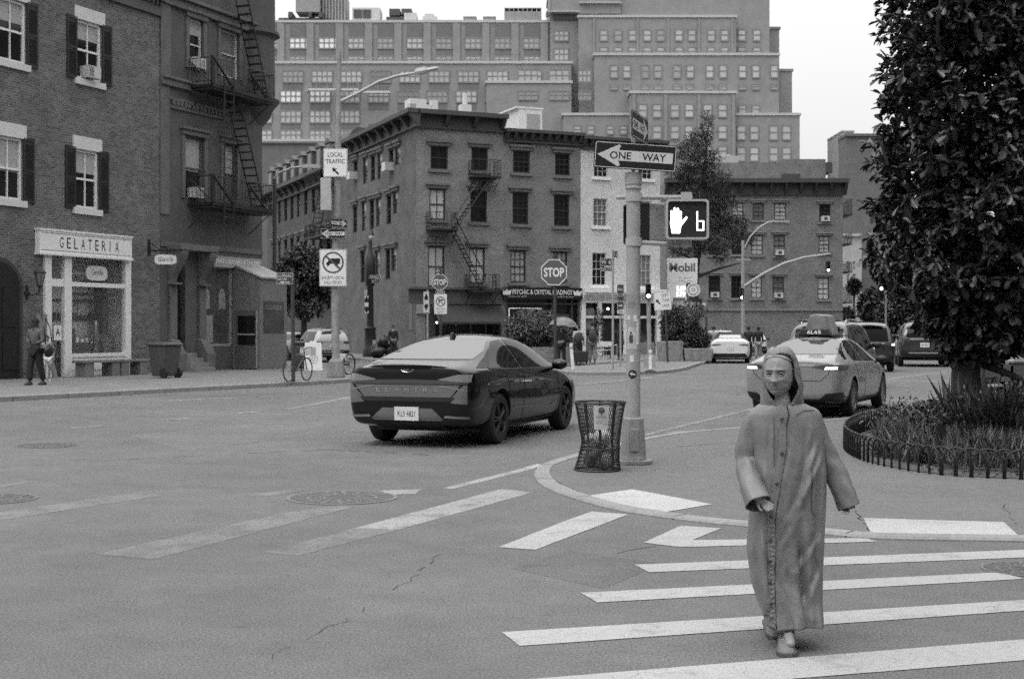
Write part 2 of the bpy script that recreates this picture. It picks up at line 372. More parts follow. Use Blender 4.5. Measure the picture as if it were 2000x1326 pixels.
for nm, pts, m_ in (('road_patch', [(1110, 1075), (1000, 1110), (1180, 1150), (1290, 1100)], PATCH_M), ('road_patch', [(250, 850), (520, 825), (640, 845), (360, 880)], PATCH_L), ('road_patch', [(1420, 770), (1500, 752), (1700, 752), (1640, 790)], PATCH_M)):
    flat_sheet(nm, pts, .0012, m_, 0)
# joints and cracks in the plaza surface and the road
CRACK = mat('crack', .03, .9, .3, 9)
def crack(name, pts, w, z, zz):
    rnd = random.Random(len(pts) + int(pts[0][0])); mb = MB(); P_ = [G(u, v, zz).xy for u, v in pts]; q = []
    for a, b in zip(P_, P_[1:]):
        n = max(2, int((b - a).length / .12))
        for k in range(n): q.append(a.lerp(b, k / n) + Vector((rnd.uniform(-.03, .03), rnd.uniform(-.03, .03))))
    q.append(P_[-1])
    for a, b in zip(q, q[1:]):
        if rnd.random() < .3: continue
        t = (b - a).normalized(); n = Vector((-t.y, t.x)) * w * rnd.uniform(.2, 1.3)
        mb.face([(a.x - n.x, a.y - n.y, z), (a.x + n.x, a.y + n.y, z), (b.x + n.x, b.y + n.y, z), (b.x - n.x, b.y - n.y, z)])
    return structure(mb.build(name, CRACK))
crack('road_crack', [(500, 1300), (560, 1262), (670, 1215), (700, 1195), (760, 1160), (800, 1135), (860, 1082)], .0028, .003, 0)
crack('road_crack', [(1200, 1080), (1300, 1063), (1420, 1062)], .004, .003, 0)
crack('tar_seam', [(0, 912), (320, 893), (640, 878), (870, 890)], .012, .0025, 0)
crack('pavement_joint', [(1115, 895), (1075, 908), (1064, 920), (1075, 935), (1135, 962), (1310, 1003)], .006, ZP + .0035, ZP)
crack('pavement_joint', [(1600, 1010), (1660, 985), (1690, 1030), (1708, 1042)], .005, ZP + .0035, ZP)
crack('pavement_joint', [(1290, 874), (1420, 866), (1620, 853)], .010, ZP + .0035, ZP)
crack('pavement_joint', [(1960, 985), (1985, 1020), (2030, 1045)], .004, ZP + .0035, ZP)
# ---- cast iron covers
COVER = mat('cast_iron_cover', .095, .6, .35, 30, metal=.3, bump=.8, bscale=60); RIM = mat('worn_iron_rim', .17, .6, .2, 12, metal=.2)
def cover(label, u, v, r):
    c = G(u, v); t = thing('manhole_cover', label, 'manhole cover', (c.x, c.y, 0))
    a = MB()
    for r0, r1, z in ((.93, 1.0, .007), (.60, .64, .0075), (.30, .33, .0075)):
        n = 48; a.rings([[(r * q * cos(2 * pi * k / n), r * q * sin(2 * pi * k / n), zz) for k in range(n)] for q, zz in ((r0, .001), (r0, z), (r1, z), (r1, .001))], True, False, False)
    for k in range(16):
        w = 2 * pi * k / 16; a.cbox((r * .47 * cos(w), r * .47 * sin(w), .006), (r * .22, r * .05, .004), (0, 0, w))
        a.cbox((r * .78 * cos(w + .1), r * .78 * sin(w + .1), .006), (r * .22, r * .06, .004), (0, 0, w + .1))
    a.build('rim', RIM, t)
    b = MB(); b.lathe([(r * .93, .0), (r * .93, .005), (.01, .0055)], 40, cap=False); b.build('lid', COVER, t)
cover('large round iron cover beside the worn crossing stripe', 668, 972, .53)
cover('flat iron cover in the road before the brick shop', 92, 870, .43)
cover('iron cover cut by the left edge of the photo', -12, 975, .40)
cover('iron cover at the right edge between two crossing stripes', 1998, 1112, .27)
# ================================================================ walls, windows
class Wall:
    """vertical plane; local x runs along the wall, local y into the building, z up"""
    def __init__(s, o, d, z=0.0):
        s.o = Vector((o[0], o[1])); s.d = Vector(d).normalized(); s.rz = math.atan2(s.d.y, s.d.x); s.n = Vector((-s.d.y, s.d.x))
    def s(s, u, off=0.0):
        k = (u - U0) / F; o = s.o + s.n * off
        return (k * o.y - o.x) / (s.d.x - k * s.d.y)
    def z(s, u, v, off=0.0):
        t = s.s(u, off); y = s.o.y + s.n.y * off + s.d.y * t
        return H - (v - V0) / F * y
    def uv(s, u, v, off=0.0): return s.s(u, off), s.z(u, v, off)
    def M(s): return Matrix.Translation((s.o.x, s.o.y, 0)) @ Matrix.Rotation(s.rz, 4, 'Z')
    def pt(s, a, y=0, z=0): return s.M() @ Vector((a, y, z))
def wall_with_holes(mb, s0, s1, z0, z1, holes, rev=.18):
    """front sheet at y=0 with openings and their reveals"""
    xs = sorted({s0, s1, *[round(h[0], 4) for h in holes], *[round(h[1], 4) for h in holes]}); zs = sorted({z0, z1, *[round(h[2], 4) for h in holes], *[round(h[3], 4) for h in holes]})
    xs = [x for x in xs if s0 <= x <= s1]; zs = [z for z in zs if z0 <= z <= z1]
    for a, b in zip(xs, xs[1:]):
        run = None
        for c, d in zip(zs, zs[1:]):
            cx, cz = (a + b) / 2, (c + d) / 2
            if any(h[0] < cx < h[1] and h[2] < cz < h[3] for h in holes):
                if run: mb.face([(a, 0, run[0]), (b, 0, run[0]), (b, 0, run[1]), (a, 0, run[1])]); run = None
            else: run = (run[0], d) if run else (c, d)
        if run: mb.face([(a, 0, run[0]), (b, 0, run[0]), (b, 0, run[1]), (a, 0, run[1])])
    for h in holes:
        a, b, c, d = h[:4]
        mb.face([(a, 0, c), (a, rev, c), (a, rev, d), (a, 0, d)]); mb.face([(b, 0, c), (b, 0, d), (b, rev, d), (b, rev, c)])
        mb.face([(a, 0, d), (a, rev, d), (b, rev, d), (b, 0, d)]); mb.face([(a, 0, c), (b, 0, c), (b, rev, c), (a, rev, c)])
    return mb
def shell(mb, s0, s1, z0, z1, dep, back=True):
    """side, rear and roof sheets behind a front wall"""
    mb.face([(s0, 0, z0), (s0, 0, z1), (s0, dep, z1), (s0, dep, z0)]); mb.face([(s1, 0, z0), (s1, dep, z0), (s1, dep, z1), (s1, 0, z1)])
    mb.face([(s0, 0, z1), (s1, 0, z1), (s1, dep, z1), (s0, dep, z1)]); mb.face([(s0, dep, z0), (s0, dep, z1), (s1, dep, z1), (s1, dep, z0)])
    return mb
_wc = {}
def window(parent, Mw, a, b, c, d, frame, glass, cols=2, rows=1, rec=.12, fw=.06, sash=True, shade=0.0, shmat=None, flat=False, name='window'):
    """one window: frame mesh (a part) with its pane (a sub-part)"""
    w, h = round(b - a, 2), round(d - c, 2)
    k = (w, h, frame.name, glass.name, cols, rows, rec, fw, sash, round(shade, 2), shmat and shmat.name, flat)
    if k not in _wc:
        f = MB(); y0, y1 = rec - .05, rec + .03
        f.box(-w / 2, -w / 2 + fw, y0, y1, 0, h); f.box(w / 2 - fw, w / 2, y0, y1, 0, h); f.box(-w / 2 + fw, w / 2 - fw, y0, y1, 0, fw); f.box(-w / 2 + fw, w / 2 - fw, y0, y1, h - fw, h)
        mu = fw * .45
        if sash: f.box(-w / 2 + fw, w / 2 - fw, y0 + .01, y1, h / 2 - fw * .4, h / 2 + fw * .4)
        hs = [(fw, h / 2), (h / 2, h - fw)] if sash else [(fw, h - fw)]
        for q in range(1, cols):
            x = -w / 2 + w * q / cols; f.box(x - mu / 2, x + mu / 2, y0 + .025, y1 - .003, fw, h - fw)
        for z0, z1 in hs:
            for q in range(1, rows):
                z = z0 + (z1 - z0) * q / rows; f.box(-w / 2 + fw, w / 2 - fw, y0 + .028, y1 - .005, z - mu / 2, z + mu / 2)
        p = MB(); zs = h - (h - .02) * shade; yy = rec + .02
        p.face([(-w / 2 + .01, yy, .01), (w / 2 - .01, yy, .01), (w / 2 - .01, yy, zs - .005), (-w / 2 + .01, yy, zs - .005)])
        if shade: p.mi = 1; p.face([(-w / 2 + .01, yy, zs), (w / 2 - .01, yy, zs), (w / 2 - .01, yy, h - .01), (-w / 2 + .01, yy, h - .01)])
        if flat:
            base = len(f.v); f.v += p.v; f.f += [[i + base for i in q] for q in p.f]; f.m += [1 + i for i in p.m]
            _wc[k] = (f.mesh(name, [frame, glass, shmat or glass]), None)
        else: _wc[k] = (f.mesh(name, [frame]), p.mesh('pane', [glass, shmat or glass]))
    fm, pm = _wc[k]
    o = link(name, fm, parent, Mw @ Matrix.Translation(((a + b) / 2, 0, c)))
    if pm: link('pane', pm, o)
    return o
def subpart(win, name, m, boxes, bevel=0):
    """boxes in wall units relative to the window's bottom centre"""
    mb = MB()
    for q in boxes: mb.box(*q)
    return mb.build(name, m, win, bevel=bevel)
I4 = Matrix.Identity(4)
BR_A = brick_mat('red_brick_old', .115, .25, .22, .078, var=.28, big=.25)
# ---------------------------------------------------------------- gelateria house
WA = Wall(G(0, 741, .12).xy, (1180, 2600))
DX = WA.d.x / WA.d.y
sA1 = WA.s(312); sB1 = WA.s(512)
A = thing('brick_house', 'red brick house with shuttered windows above a white gelateria front', 'house', WA.pt(0), WA.rz)
Z0 = .1
lh = WA.uv(142, 262); 
bay = WA.s(200) - WA.s(53)
def win_px(uL, vT, uR, vB, Wl=WA):
    a, b = Wl.s(uL), Wl.s(uR); um = (uL + uR) / 2
    return a, b, Wl.z(um, vB), Wl.z(um, vT)
w_up = win_px(150, 44, 198, 158); w_lo = win_px(147, 294, 192, 408)
holesA = []
for w in (w_up, w_lo):
    for k in (0, 1): holesA.append((w[0] - k * bay, w[1] - k * bay, w[2], w[3]))
shop = (WA.s(84), WA.s(252), .1, WA.z(170, 490))
door = (WA.s(-45), WA.s(36), .1, WA.z(20, 560))
holesA.append((shop[0], shop[1], .1, shop[3])); holesA.append((door[0], door[1], .1, door[3]))
zA = WA.z(312, 30); zTop = zA + .2
mb = MB(); wall_with_holes(mb, -6, sA1, Z0, 15.5, holesA, .16); shell(mb, -6, sA1, Z0, 15.5, 9)
mb.build('wall', BR_A, A)
c = MB()
for k in range(60):
    x = sA1 - .1 - k * .22
    if x > -6: c.box(x - .1, x, -.22, 0, 12.95, 13.1)
c.box(-6, sA1, -.12, .0, 12.6, 12.95); c.box(-6, sA1, -.3, 0, 13.1, 13.3)
c.build('cornice', mat('brick_cornice', .10, .8, .2, 4), A)
for i, (a, b, c_, d) in enumerate(holesA[:4]):
    o = window(A, I4, a, b, c_, d, M_['white'], M_['glassd'], 2, 1, .10, .085, True, (.32, .36, .40, .55)[i], M_['blind'])
    w, h = b - a, d - c_
    subpart(o, 'lintel', mat('marble_lintel', .58, .7, .08, 5), [(-w / 2 - .13, w / 2 + .13, -.05, .0, h + .001, h + .42)])
    subpart(o, 'sill', mat('marble_lintel'), [(-w / 2 - .13, w / 2 + .13, -.09, 0, -.2, -.001)])
    for sg in (-1, 1):
        x0 = sg * (w / 2 + .015); x1 = sg * (w / 2 + .47); x0, x1 = min(x0, x1), max(x0, x1)
        sh = MB()
        sh.box(x0, x1, -.035, -.004, -.05, h + .05)
        for zz0, zz1 in ((.12, h * .46), (h * .54, h - .08)):
            for zz in [zz0 + .05 * j for j in range(int((zz1 - zz0) / .05))]: sh.cbox(((x0 + x1) / 2, -.042, zz), (x1 - x0 - .14, .012, .04), (R(25), 0, 0))
        for xx in (x0 + .035, x1 - .035): sh.box(xx - .035, xx + .035, -.05, -.034, -.05, h + .05)
        for zz in (-.0, h * .5, h): sh.box(x0 + .07, x1 - .07, -.05, -.034, zz - .045, zz + .045)
        sh.build('shutter', M_['shutter'], o)
    if i == 0:
        ac = MB(); ac.box(-.30, .24, -.28, .12, .06, .44); ac.mi = 1
        for k in range(6): ac.box(-.28 + k * .035, -.265 + k * .035, -.285, -.28, .09, .41)
        ac.build('air_conditioner', [mat('air_conditioner_case', .5, .5, .1, 6), M_['darkm']], o)
# shop front
sf = MB(); s0, s1 = shop[0], shop[1]; zt = shop[3]
def SX(u): return WA.s(u)
wd = [SX(100), SX(122), SX(136), SX(241)]
zs_, zm_, zh_ = WA.z(180, 690), WA.z(180, 557), WA.z(180, 508)
y0, y1 = -.10, .08
for xa, xb in ((s0, s0 + .28), (wd[1], wd[2]), (wd[3], s1)): sf.box(xa, xb, y0, y1, .1, zt)
sf.box(wd[2], wd[3], y0, y1, zs_ - .12, zs_); sf.box(wd[2], wd[3], y0 + .02, y1, zm_ - .07, zm_ + .07); sf.box(wd[2], wd[3], y0, y1, zt - .16, zt)
sf.box(wd[2] - .02, wd[3], y0 + .03, y1, .1, zs_ - .12)
for q in range(3):
    xa = wd[2] + .1 + q * (wd[3] - wd[2] - .1) / 3; xb = xa + (wd[3] - wd[2] - .4) / 3
    sf.box(xa, xb, y0 + .012, y0 + .03, .3, zs_ - .25)
sf.box(s0 + .28, wd[1], y0 + .03, y1, WA.z(110, 560), WA.z(110, 545)); sf.box(s0 + .28, wd[1], y0, y1, zt - .12, zt)
sf.build('shopfront', M_['white'], A, bevel=.01)
GL = mat('shop_glass', .05, .05, .5, 1.2, spec=.6)
mb = MB(); mb.face([(wd[2], .0, zs_), (wd[3], .0, zs_), (wd[3], .0, zt - .1), (wd[2], .0, zt - .1)])
mb.face([(s0 + .28, .02, .1), (wd[1], .02, .1), (wd[1], .02, zt - .1), (s0 + .28, .02, zt - .1)])
mgl = bpy.data.materials.new('clear_shop_glass'); mgl.use_nodes = True
b_ = mgl.node_tree.nodes['Principled BSDF']; b_.inputs['Base Color'].default_value = (.3, .3, .3, 1); b_.inputs['Roughness'].default_value = .03; b_.inputs['Alpha'].default_value = .16; b_.inputs['Specular IOR Level'].default_value = .6
mb.build('shop_window', mgl, A)
SQ = Matrix.Scale(.5, 4, Vector((0, 1, 0)))
# a lit-by-daylight shop room behind the glass
rm = MB(); rm.X = SQ; x0, x1 = s0 + .05, s1 - .05
rm.face([(x0, 2.2, .1), (x1, 2.2, .1), (x1, 2.2, zt), (x0, 2.2, zt)]); rm.face([(x0, .17, .1), (x0, 2.2, .1), (x0, 2.2, zt), (x0, .17, zt)]); rm.face([(x1, .17, .1), (x1, 2.2, .1), (x1, 2.2, zt), (x1, .17, zt)])
rm.face([(x0, .17, .101), (x1, .17, .101), (x1, 2.2, .101), (x0, 2.2, .101)]); rm.face([(x0, 1.2, zt - .01), (x1, 1.2, zt - .01), (x1, 2.2, zt - .01), (x0, 2.2, zt - .01)])
lm = MB(); lm.X = SQ; lm.box(wd[2] + .2, wd[3] - .3, 1.2, 1.3, zt - .75, zt - .68); lm.box(wd[2] + .3, wd[2] + 1.3, 2.1, 2.15, zm_ - .9, zm_ - .3); lm.box(wd[3] - 1.0, wd[3] - .5, 2.1, 2.15, zm_ - 1.0, zm_ - .35)
for k in range(9): lm.cbox((wd[2] + .3 + k * .24, .85, zs_ + .42), (.12, .1, .10 + .05 * (k % 3)))
lm.build('menu_board', M_['white'], A)
rm.build('shop_room', mat('shop_interior', .6, .8, .25, 1.5), A)
it = MB(); it.X = SQ; it.box(wd[2] + .1, wd[2] + 1.3, .7, 1.2, .1, zs_ + .35); it.box(wd[2] + .05, wd[3] - .1, 2.0, 2.15, zs_ + 1.7, zs_ + 1.78); it.box(wd[2] + .05, wd[3] - .1, 2.0, 2.15, zs_ + 1.1, zs_ + 1.16)
for k in range(11): it.box(wd[2] + .2 + k * .2, wd[2] + .29 + k * .2, 2.02, 2.12, zs_ + 1.16, zs_ + 1.16 + .12 + .1 * ((k * 7) % 4) / 4)
it.box(wd[2] + .5, wd[2] + .9, 1.2, 1.7, .1, zs_ + .8); it.box(wd[3] - .55, wd[3] - .3, .8, 1.6, .1, zt - .6); it.box(wd[2] + .1, wd[3] - .2, .5, .55, zm_ - .35, zm_ - .25); it.cbox((wd[2] + .35, .6, zs_ + .45), (.35, .3, .35))
it.build('shop_counter', mat('dark_shop_fittings', .06, .6, .3, 3), A)
ch = MB(); ch.X = Matrix.Translation((wd[3] - .95, .36, zs_ + .02)); ch.lathe([(.16, 0), (.16, .1), (.10, .15), (.10, .95), (.08, 1.0), (.03, 1.06)], 16); ch.cbox((-.18, 0, .45), (.2, .06, .05)); ch.cbox((-.28, 0, .45), (.04, .16, .16)); ch.cbox((.55, .1, .25), (.5, .35, .5)); ch.cbox((.55, .1, .55), (.4, .3, .1))
ch.build('coffee_urn', mat('urn_metal', .25, .3, .2, 6, metal=.8), A, smooth=40)
tag_ = None
# gelateria board
sg = MB(); xa, xb = WA.s(77, -.2), WA.s(257, -.2); za, zb = WA.z(77, 492, -.2), WA.z(77, 449, -.2) 
zb2 = WA.z(257, 466, -.2); zb = (zb + zb2) / 2; za = (WA.z(77, 494, -.2) + WA.z(257, 503, -.2)) / 2
def board(name, label, cat, x0, x1, z0, z1, y0, y1, m): pass
B_ = thing('shop_sign', 'white board reading GELATERIA above the shop window', 'shop sign', WA.pt(xa, 0, 0), WA.rz)
L_ = xb - xa
q = MB(); q.box(0, L_, -.22, -.01, za, zb); q.box(-.03, L_ + .03, -.26, -.01, za - .08, za - .001); q.box(-.03, L_ + .03, -.25, -.01, zb + .001, zb + .06); q.build('board', M_['white'], B_, bevel=.008)
q = MB(); put_text(q, 'G', 0, .001, 0, .001, 9)
q = MB(); n = 9; tw = L_ * .68; x = L_ * .2; cw = tw / n
for k, chx in enumerate('GELATERIA'):
    w_ = .10 if chx != 'I' else .03
    if chx == 'I': put_text(q, chx, x + k * cw + .05, x + k * cw + .085, za + .17, zb - .17, -.2235)
    else: put_text(q, chx, x + k * cw, x + k * cw + .17, za + .17, zb - .17, -.2235)
q.build('lettering', M_['signb'], B_)
q = MB()
for zz in (za + .07, zb - .07): q.box(.06, L_ - .06, -.223, -.22, zz - .008, zz + .008)
q.build('trim', M_['darkm'], B_)
# oval window plaque
px, pz = WA.s(187, -.0), WA.z(187, 534, -.0)
t = thing('window_plaque', 'pale plaque with curly script hung in the shop window transom', 'sign', WA.pt(px), WA.rz)
q = MB(); ol = [(.5 * math.copysign(abs(cos(a)) ** .5, cos(a)), .24 * math.copysign(abs(sin(a)) ** .6, sin(a))) for a in [2 * pi * k / 28 for k in range(28)]]
q.prism([(x, pz + z) for x, z in ol], -.05, -.025); q.build('plate', M_['offw'], t)
q = MB(); put_text(q, 'Gentile', -.28, .28, pz - .06, pz + .13, -.0525, 0, .25); q.build('lettering', M_['darkm'], t)
# A grade card
px, pz = WA.s(112), WA.z(112, 650)
t = thing('grade_card', 'white card with letter A in the door pane', 'card', WA.pt(px), WA.rz)
q = MB(); q.box(-.17, .17, -.02, -.01, pz - .24, pz + .24); q.build('card', M_['white'], t)
q = MB(); put_text(q, 'A', -.09, .09, pz - .1, pz + .16, -.0225, .02); q.build('lettering', M_['signb'], t)
# arched dark door at the far left
q = MB(); cx = (door[0] + door[1]) / 2; r = (door[1] - door[0]) / 2
arch = [(door[0], door[3])] + [(cx - r * cos(a), door[3] + r * .9 * sin(a)) for a in [pi * k / 14 for k in range(15)]] 
q.prism([(door[0] - .14, .1), (door[0] - .14, door[3])] + [(cx - (r + .14) * cos(a), door[3] + (r * .9 + .14) * sin(a)) for a in [pi * k / 14 for k in range(15)]] + [(door[1] + .14, door[3]), (door[1] + .14, .1)], -.03, .0)
q.build('door_surround', mat('dark_brick_arch', .045, .8, .2, 5), A)
q = MB(); q.prism([(door[0], .1), (door[0], door[3])] + arch[1:] + [(door[1], .1)], -.05, -.031)
for k in range(2):
    xx = door[0] + .12 + k * r; q.box(xx, xx + r - .2, -.07, -.05, .4, 1.5); q.box(xx, xx + r - .2, -.07, -.05, 1.7, 2.9)
q.build('door', mat('dark_door_paint', .015, .45, .2, 4), A)
# ---------------------------------------------------------------- fire-escape house
ST = mat('painted_stucco', .092, .8, .25, 1.6, fine=.12, bump=.15); ST2 = mat('grimy_stone', .125, .8, .25, 1.5, fine=.12, bump=.15)
B = thing('fire_escape_house', 'dark stuccoed house with iron fire escape and corner turret', 'house', WA.pt(sA1), WA.rz)
OX = Matrix.Translation((-sA1, 0, 0))
def bx(u, off=0): return WA.s(u, off) - sA1
def bz(u, v, off=0): return WA.z(u, v, off)
LB = sB1 - sA1
wT = [(bx(368), bx(396), bz(385, 138), bz(385, 40)), (bx(430), bx(466), bz(448, 152), bz(448, 62))]
wM = [(bx(360), bx(398), bz(380, 390), bz(380, 268)), (bx(436), bx(462), bz(448, 398), bz(448, 282))]
holes = wT + wM
dr = (bx(340), bx(362), .1, bz(350, 497)); sw = (bx(396), bx(454), bz(425, 676), bz(425, 520))
holes += [dr, sw]
mb = MB(); wall_with_holes(mb, 0, LB, Z0, 17, holes, .22); shell(mb, 0, LB, Z0, 17, 10); mb.build('wall', ST, B)
q = MB(); q.box(0.02, LB, -.05, -.0, bz(420, 480) - .2, bz(420, 480)); q.box(0, LB, -.14, 0, bz(340, 165) - .12, bz(340, 165) + .12); q.box(0, LB, -.22, 0, bz(340, 165) + .12, bz(340, 165) + .22)
q.box(0, LB, -.16, 0, bz(350, 18), bz(350, 18) + .3); q.box(0, LB, -.3, 0, bz(350, 18) + .3, bz(350, 18) + .42)
q.box(0, .55, -.06, 0, bz(340, 165) + .22, bz(350, 18)); q.box(0, .5, -.05, 0, bz(330, 420), bz(340, 165) - .12)
for k in range(14): q.box(.6 + k * .22, .72 + k * .22, -.13, -.0, bz(360, 205) - .12, bz(360, 205) + .05)
q.box(.5, 3.9, -.08, 0, bz(360, 205) + .05, bz(360, 205) + .17); q.box(.5, 3.9, -.08, 0, bz(360, 205) - .24, bz(360, 205) - .12)
q.build('stone_trim', ST2, B, bevel=.01)
for i, (a, b, c_, d) in enumerate(wT + wM):
    o = window(B, I4, a, b, c_, d, M_['offw'] if i < 2 else ST2, (M_['glassd'], M_['glassm'])[i % 2], 1, 1, .14, .06, True, (.3, .0, .55, .5)[i], M_['blind'])
    w, h = b - a, d - c_
    subpart(o, 'lintel', ST2, [(-w / 2 - .2, w / 2 + .2, -.12, -.001, h + .02, h + .2), (-w / 2 - .28, w / 2 + .28, -.2, -.001, h + .2, h + .3)])
    subpart(o, 'surround', ST2, [(-w / 2 - .18, -w / 2, -.06, -.001, 0, h + .02), (w / 2, w / 2 + .18, -.06, -.001, 0, h + .02)])
    if i in (0, 2):
        ac = MB(); ac.box(-.28, .28, -.25, .1, .05, .42); ac.mi = 1; ac.box(-.24, .24, -.256, -.25, .1, .37)
        ac.build('air_conditioner', [M_['offw'], M_['polegrey']], o)
# ground floor: dark recess door with scroll brackets and steps, glazed cleaner's window
q = MB(); q.face([(dr[0], .22, .1), (dr[1], .22, .1), (dr[1], .22, dr[3]), (dr[0], .22, dr[3])]); q.build('door', mat('dark_door_paint'), B)
brk = MB()
for uu in (335, 392):
    x = bx(uu) ; w = .38
    zt_ = dr[3] + .12; zb_ = bz(350, 553)
    prof = [(0, zt_)] + [(-.62 + .30 * (1 - cos(k * pi / 8)) * .9, zt_ - .02 - (zt_ - zb_) * k / 8) for k in range(9)] + [(0, zb_)]
    brk.rings([[(x - w / 2, y, z) for y, z in prof], [(x + w / 2, y, z) for y, z in prof]])
    brk.lathe([(.02, -w / 2 - .02), (.16, -w / 2 - .02), (.16, w / 2 + .02), (.02, w / 2 + .02)], 12) if False else None
    brk.box(x - w / 2 - .03, x + w / 2 + .03, -.32, 0, zb_ - .08, zb_); brk.box(x - w / 2, x + w / 2, -.12, -.0, .1, zb_ - .08)
    brk.rings([[(x - w / 2 - .04, y, z) for y, z in ((-.5, .1), (-.5, .75), (-.2, 1.25), (0, 1.3), (0, .1))], [(x + w / 2 + .04, y, z) for y, z in ((-.5, .1), (-.5, .75), (-.2, 1.25), (0, 1.3), (0, .1))]])
brk.box(bx(335) - .25, bx(392) + .25, -.64, 0, dr[3] + .12, dr[3] + .32)
brk.build('door_portal', ST2, B, bevel=.02)
stp = MB()
for k in range(4): stp.box(bx(341), bx(386) - .2, -.95 + .27 * k, -.0, .1 + .17 * k, .1 + .17 * (k + 1))
stp.build('doorstep', mat('worn_step_stone', .2, .8, .2, 3), B)
lt = MB(); lt.sphere((bx(352), -.05, bz(352, 503)), .07); lt.build('porch_lamp', M_['lamp'], B)
q = MB(); a, b, c_, d = sw; q.face([(a, .12, c_), (b, .12, c_), (b, .12, d), (a, .12, d)]); q.build('shop_window', mat('cleaner_glass', .075, .06, .5, 1.1, spec=.6), B)
q = MB()
for xa, xb in ((a, a + .06), (b - .06, b), ): q.box(xa, xb, .04, .125, c_, d)
q.box(a, b, .04, .125, c_, c_ + .08); q.box(a, b, .04, .126, d - .08, d); q.build('shop_window_frame', M_['polegrey'], B)
q = MB(); 
for k in (0, 1):
    x = a + .35 + k * .95; z = d - 1.15
    q.face([(x - .22, .11, z - .45), (x + .22, .11, z - .45), (x + .2, .11, z + .15), (x + .08, .11, z + .3), (x, .11, z + .34), (x - .08, .11, z + .3), (x - .2, .11, z + .15)])
q.face([(a + .1, .11, c_ + .15), (a + .75, .11, c_ + .15), (a + .75, .11, c_ + 1.15), (a + .1, .11, c_ + 1.15)])
q.build('window_poster', mat('faded_poster', .25, .8, .4, 7), B)
cs = thing('cleaner_sign', 'pale narrow sign board lettered for cleaners and tailors', 'shop sign', WA.pt(WA.s(414)), WA.rz)
x1_ = WA.s(507) - WA.s(414); zc0, zc1 = WA.z(414, 521), WA.z(414, 499)
q = MB(); q.box(0, x1_, -.1, -.01, zc0, zc1); q.build('board', mat('grey_sign_board', .3, .6, .15, 5), cs)
q = MB(); put_text(q, 'JING CLEANERS & TAILORS', .1, x1_ - .1, zc0 + .1, zc1 - .1, -.1025, .01); q.build('lettering', M_['white'], cs)
# projecting entrance booth
BQ = 1.25; bo = WA.pt(WA.s(455)); BL = 1.75
bt = thing('shop_entrance_booth', 'grey wooden entrance booth with sloping roof beside the cleaner window', 'booth', bo, WA.rz)
BM = mat('booth_paint', .16, .7, .12, 2, fine=.1)
zr = WA.z(455, 519); zf = WA.z(512, 543, -BQ)
q = MB(); q.rings([[(x, y, z) for y, z in ((0, .12), (-BQ, .12), (-BQ, zf), (0, zr))] for x in (0, BL)]); q.build('cabin', BM, bt)
q = MB(); q.rings([[(x, y, z) for y, z in ((0, zr), (-BQ - .08, zf - .02), (-BQ - .08, zf + .04), (0, zr + .08))] for x in (-.06, BL + .06)]); q.build('roof', mat('booth_roof', .30, .6, .15, 3), bt)
q = MB(); q.box(-.03, -.002, -BQ + .10, -.12, .16, 2.35); q.build('door', mat('booth_door_paint', .10, .6, .1, 2), bt)
q = MB(); q.box(-.05, -.031, -BQ + .22, -.25, 1.05, 2.15); q.build('door_glass', M_['glassd'], bt)
q = MB(); q.box(-.06, -.03, -BQ + .1, -BQ + .16, .16, 2.35); q.box(-.07, -.051, -BQ + .2, -.24, 1.42, 1.47); q.build('door_rail', M_['polegrey'], bt)
q = MB(); q.box(.2, BL - .2, -BQ - .015, -BQ - .002, 1.5, 2.7); q.build('side_window', mat('booth_glass', .07, .1, .3, 2, spec=.6), bt)
q = MB(); put_text(q, 'CLEANER', .32, BL - .35, 2.38, 2.56, -BQ - .0185); q.build('lettering', mat('faded_lettering', .22, .7, .2, 8), bt)
# turret on the corner
tc_ = (LB - .1, .55)
tr = MB(); TU = mat('turret_brick', .085, .85, .25, 3, fine=.2)
z1_ = bz(515, 232); z2 = bz(520, 198); z3 = bz(520, 72)
tr.lathe([(.25, z1_ - .8), (.45, z1_ - .4), (.8, z1_), (.95, z2 - .35), (1.18, z2 - .1), (1.2, z2), (1.02, z2 + .08), (1.0, z3 - .12), (1.2, z3 - .02), (1.2, z3 + .08), (1.02, z3 + .14), (1.0, 17)], 28, (tc_[0], tc_[1], 0))
tr.build('turret', TU, B, smooth=35)
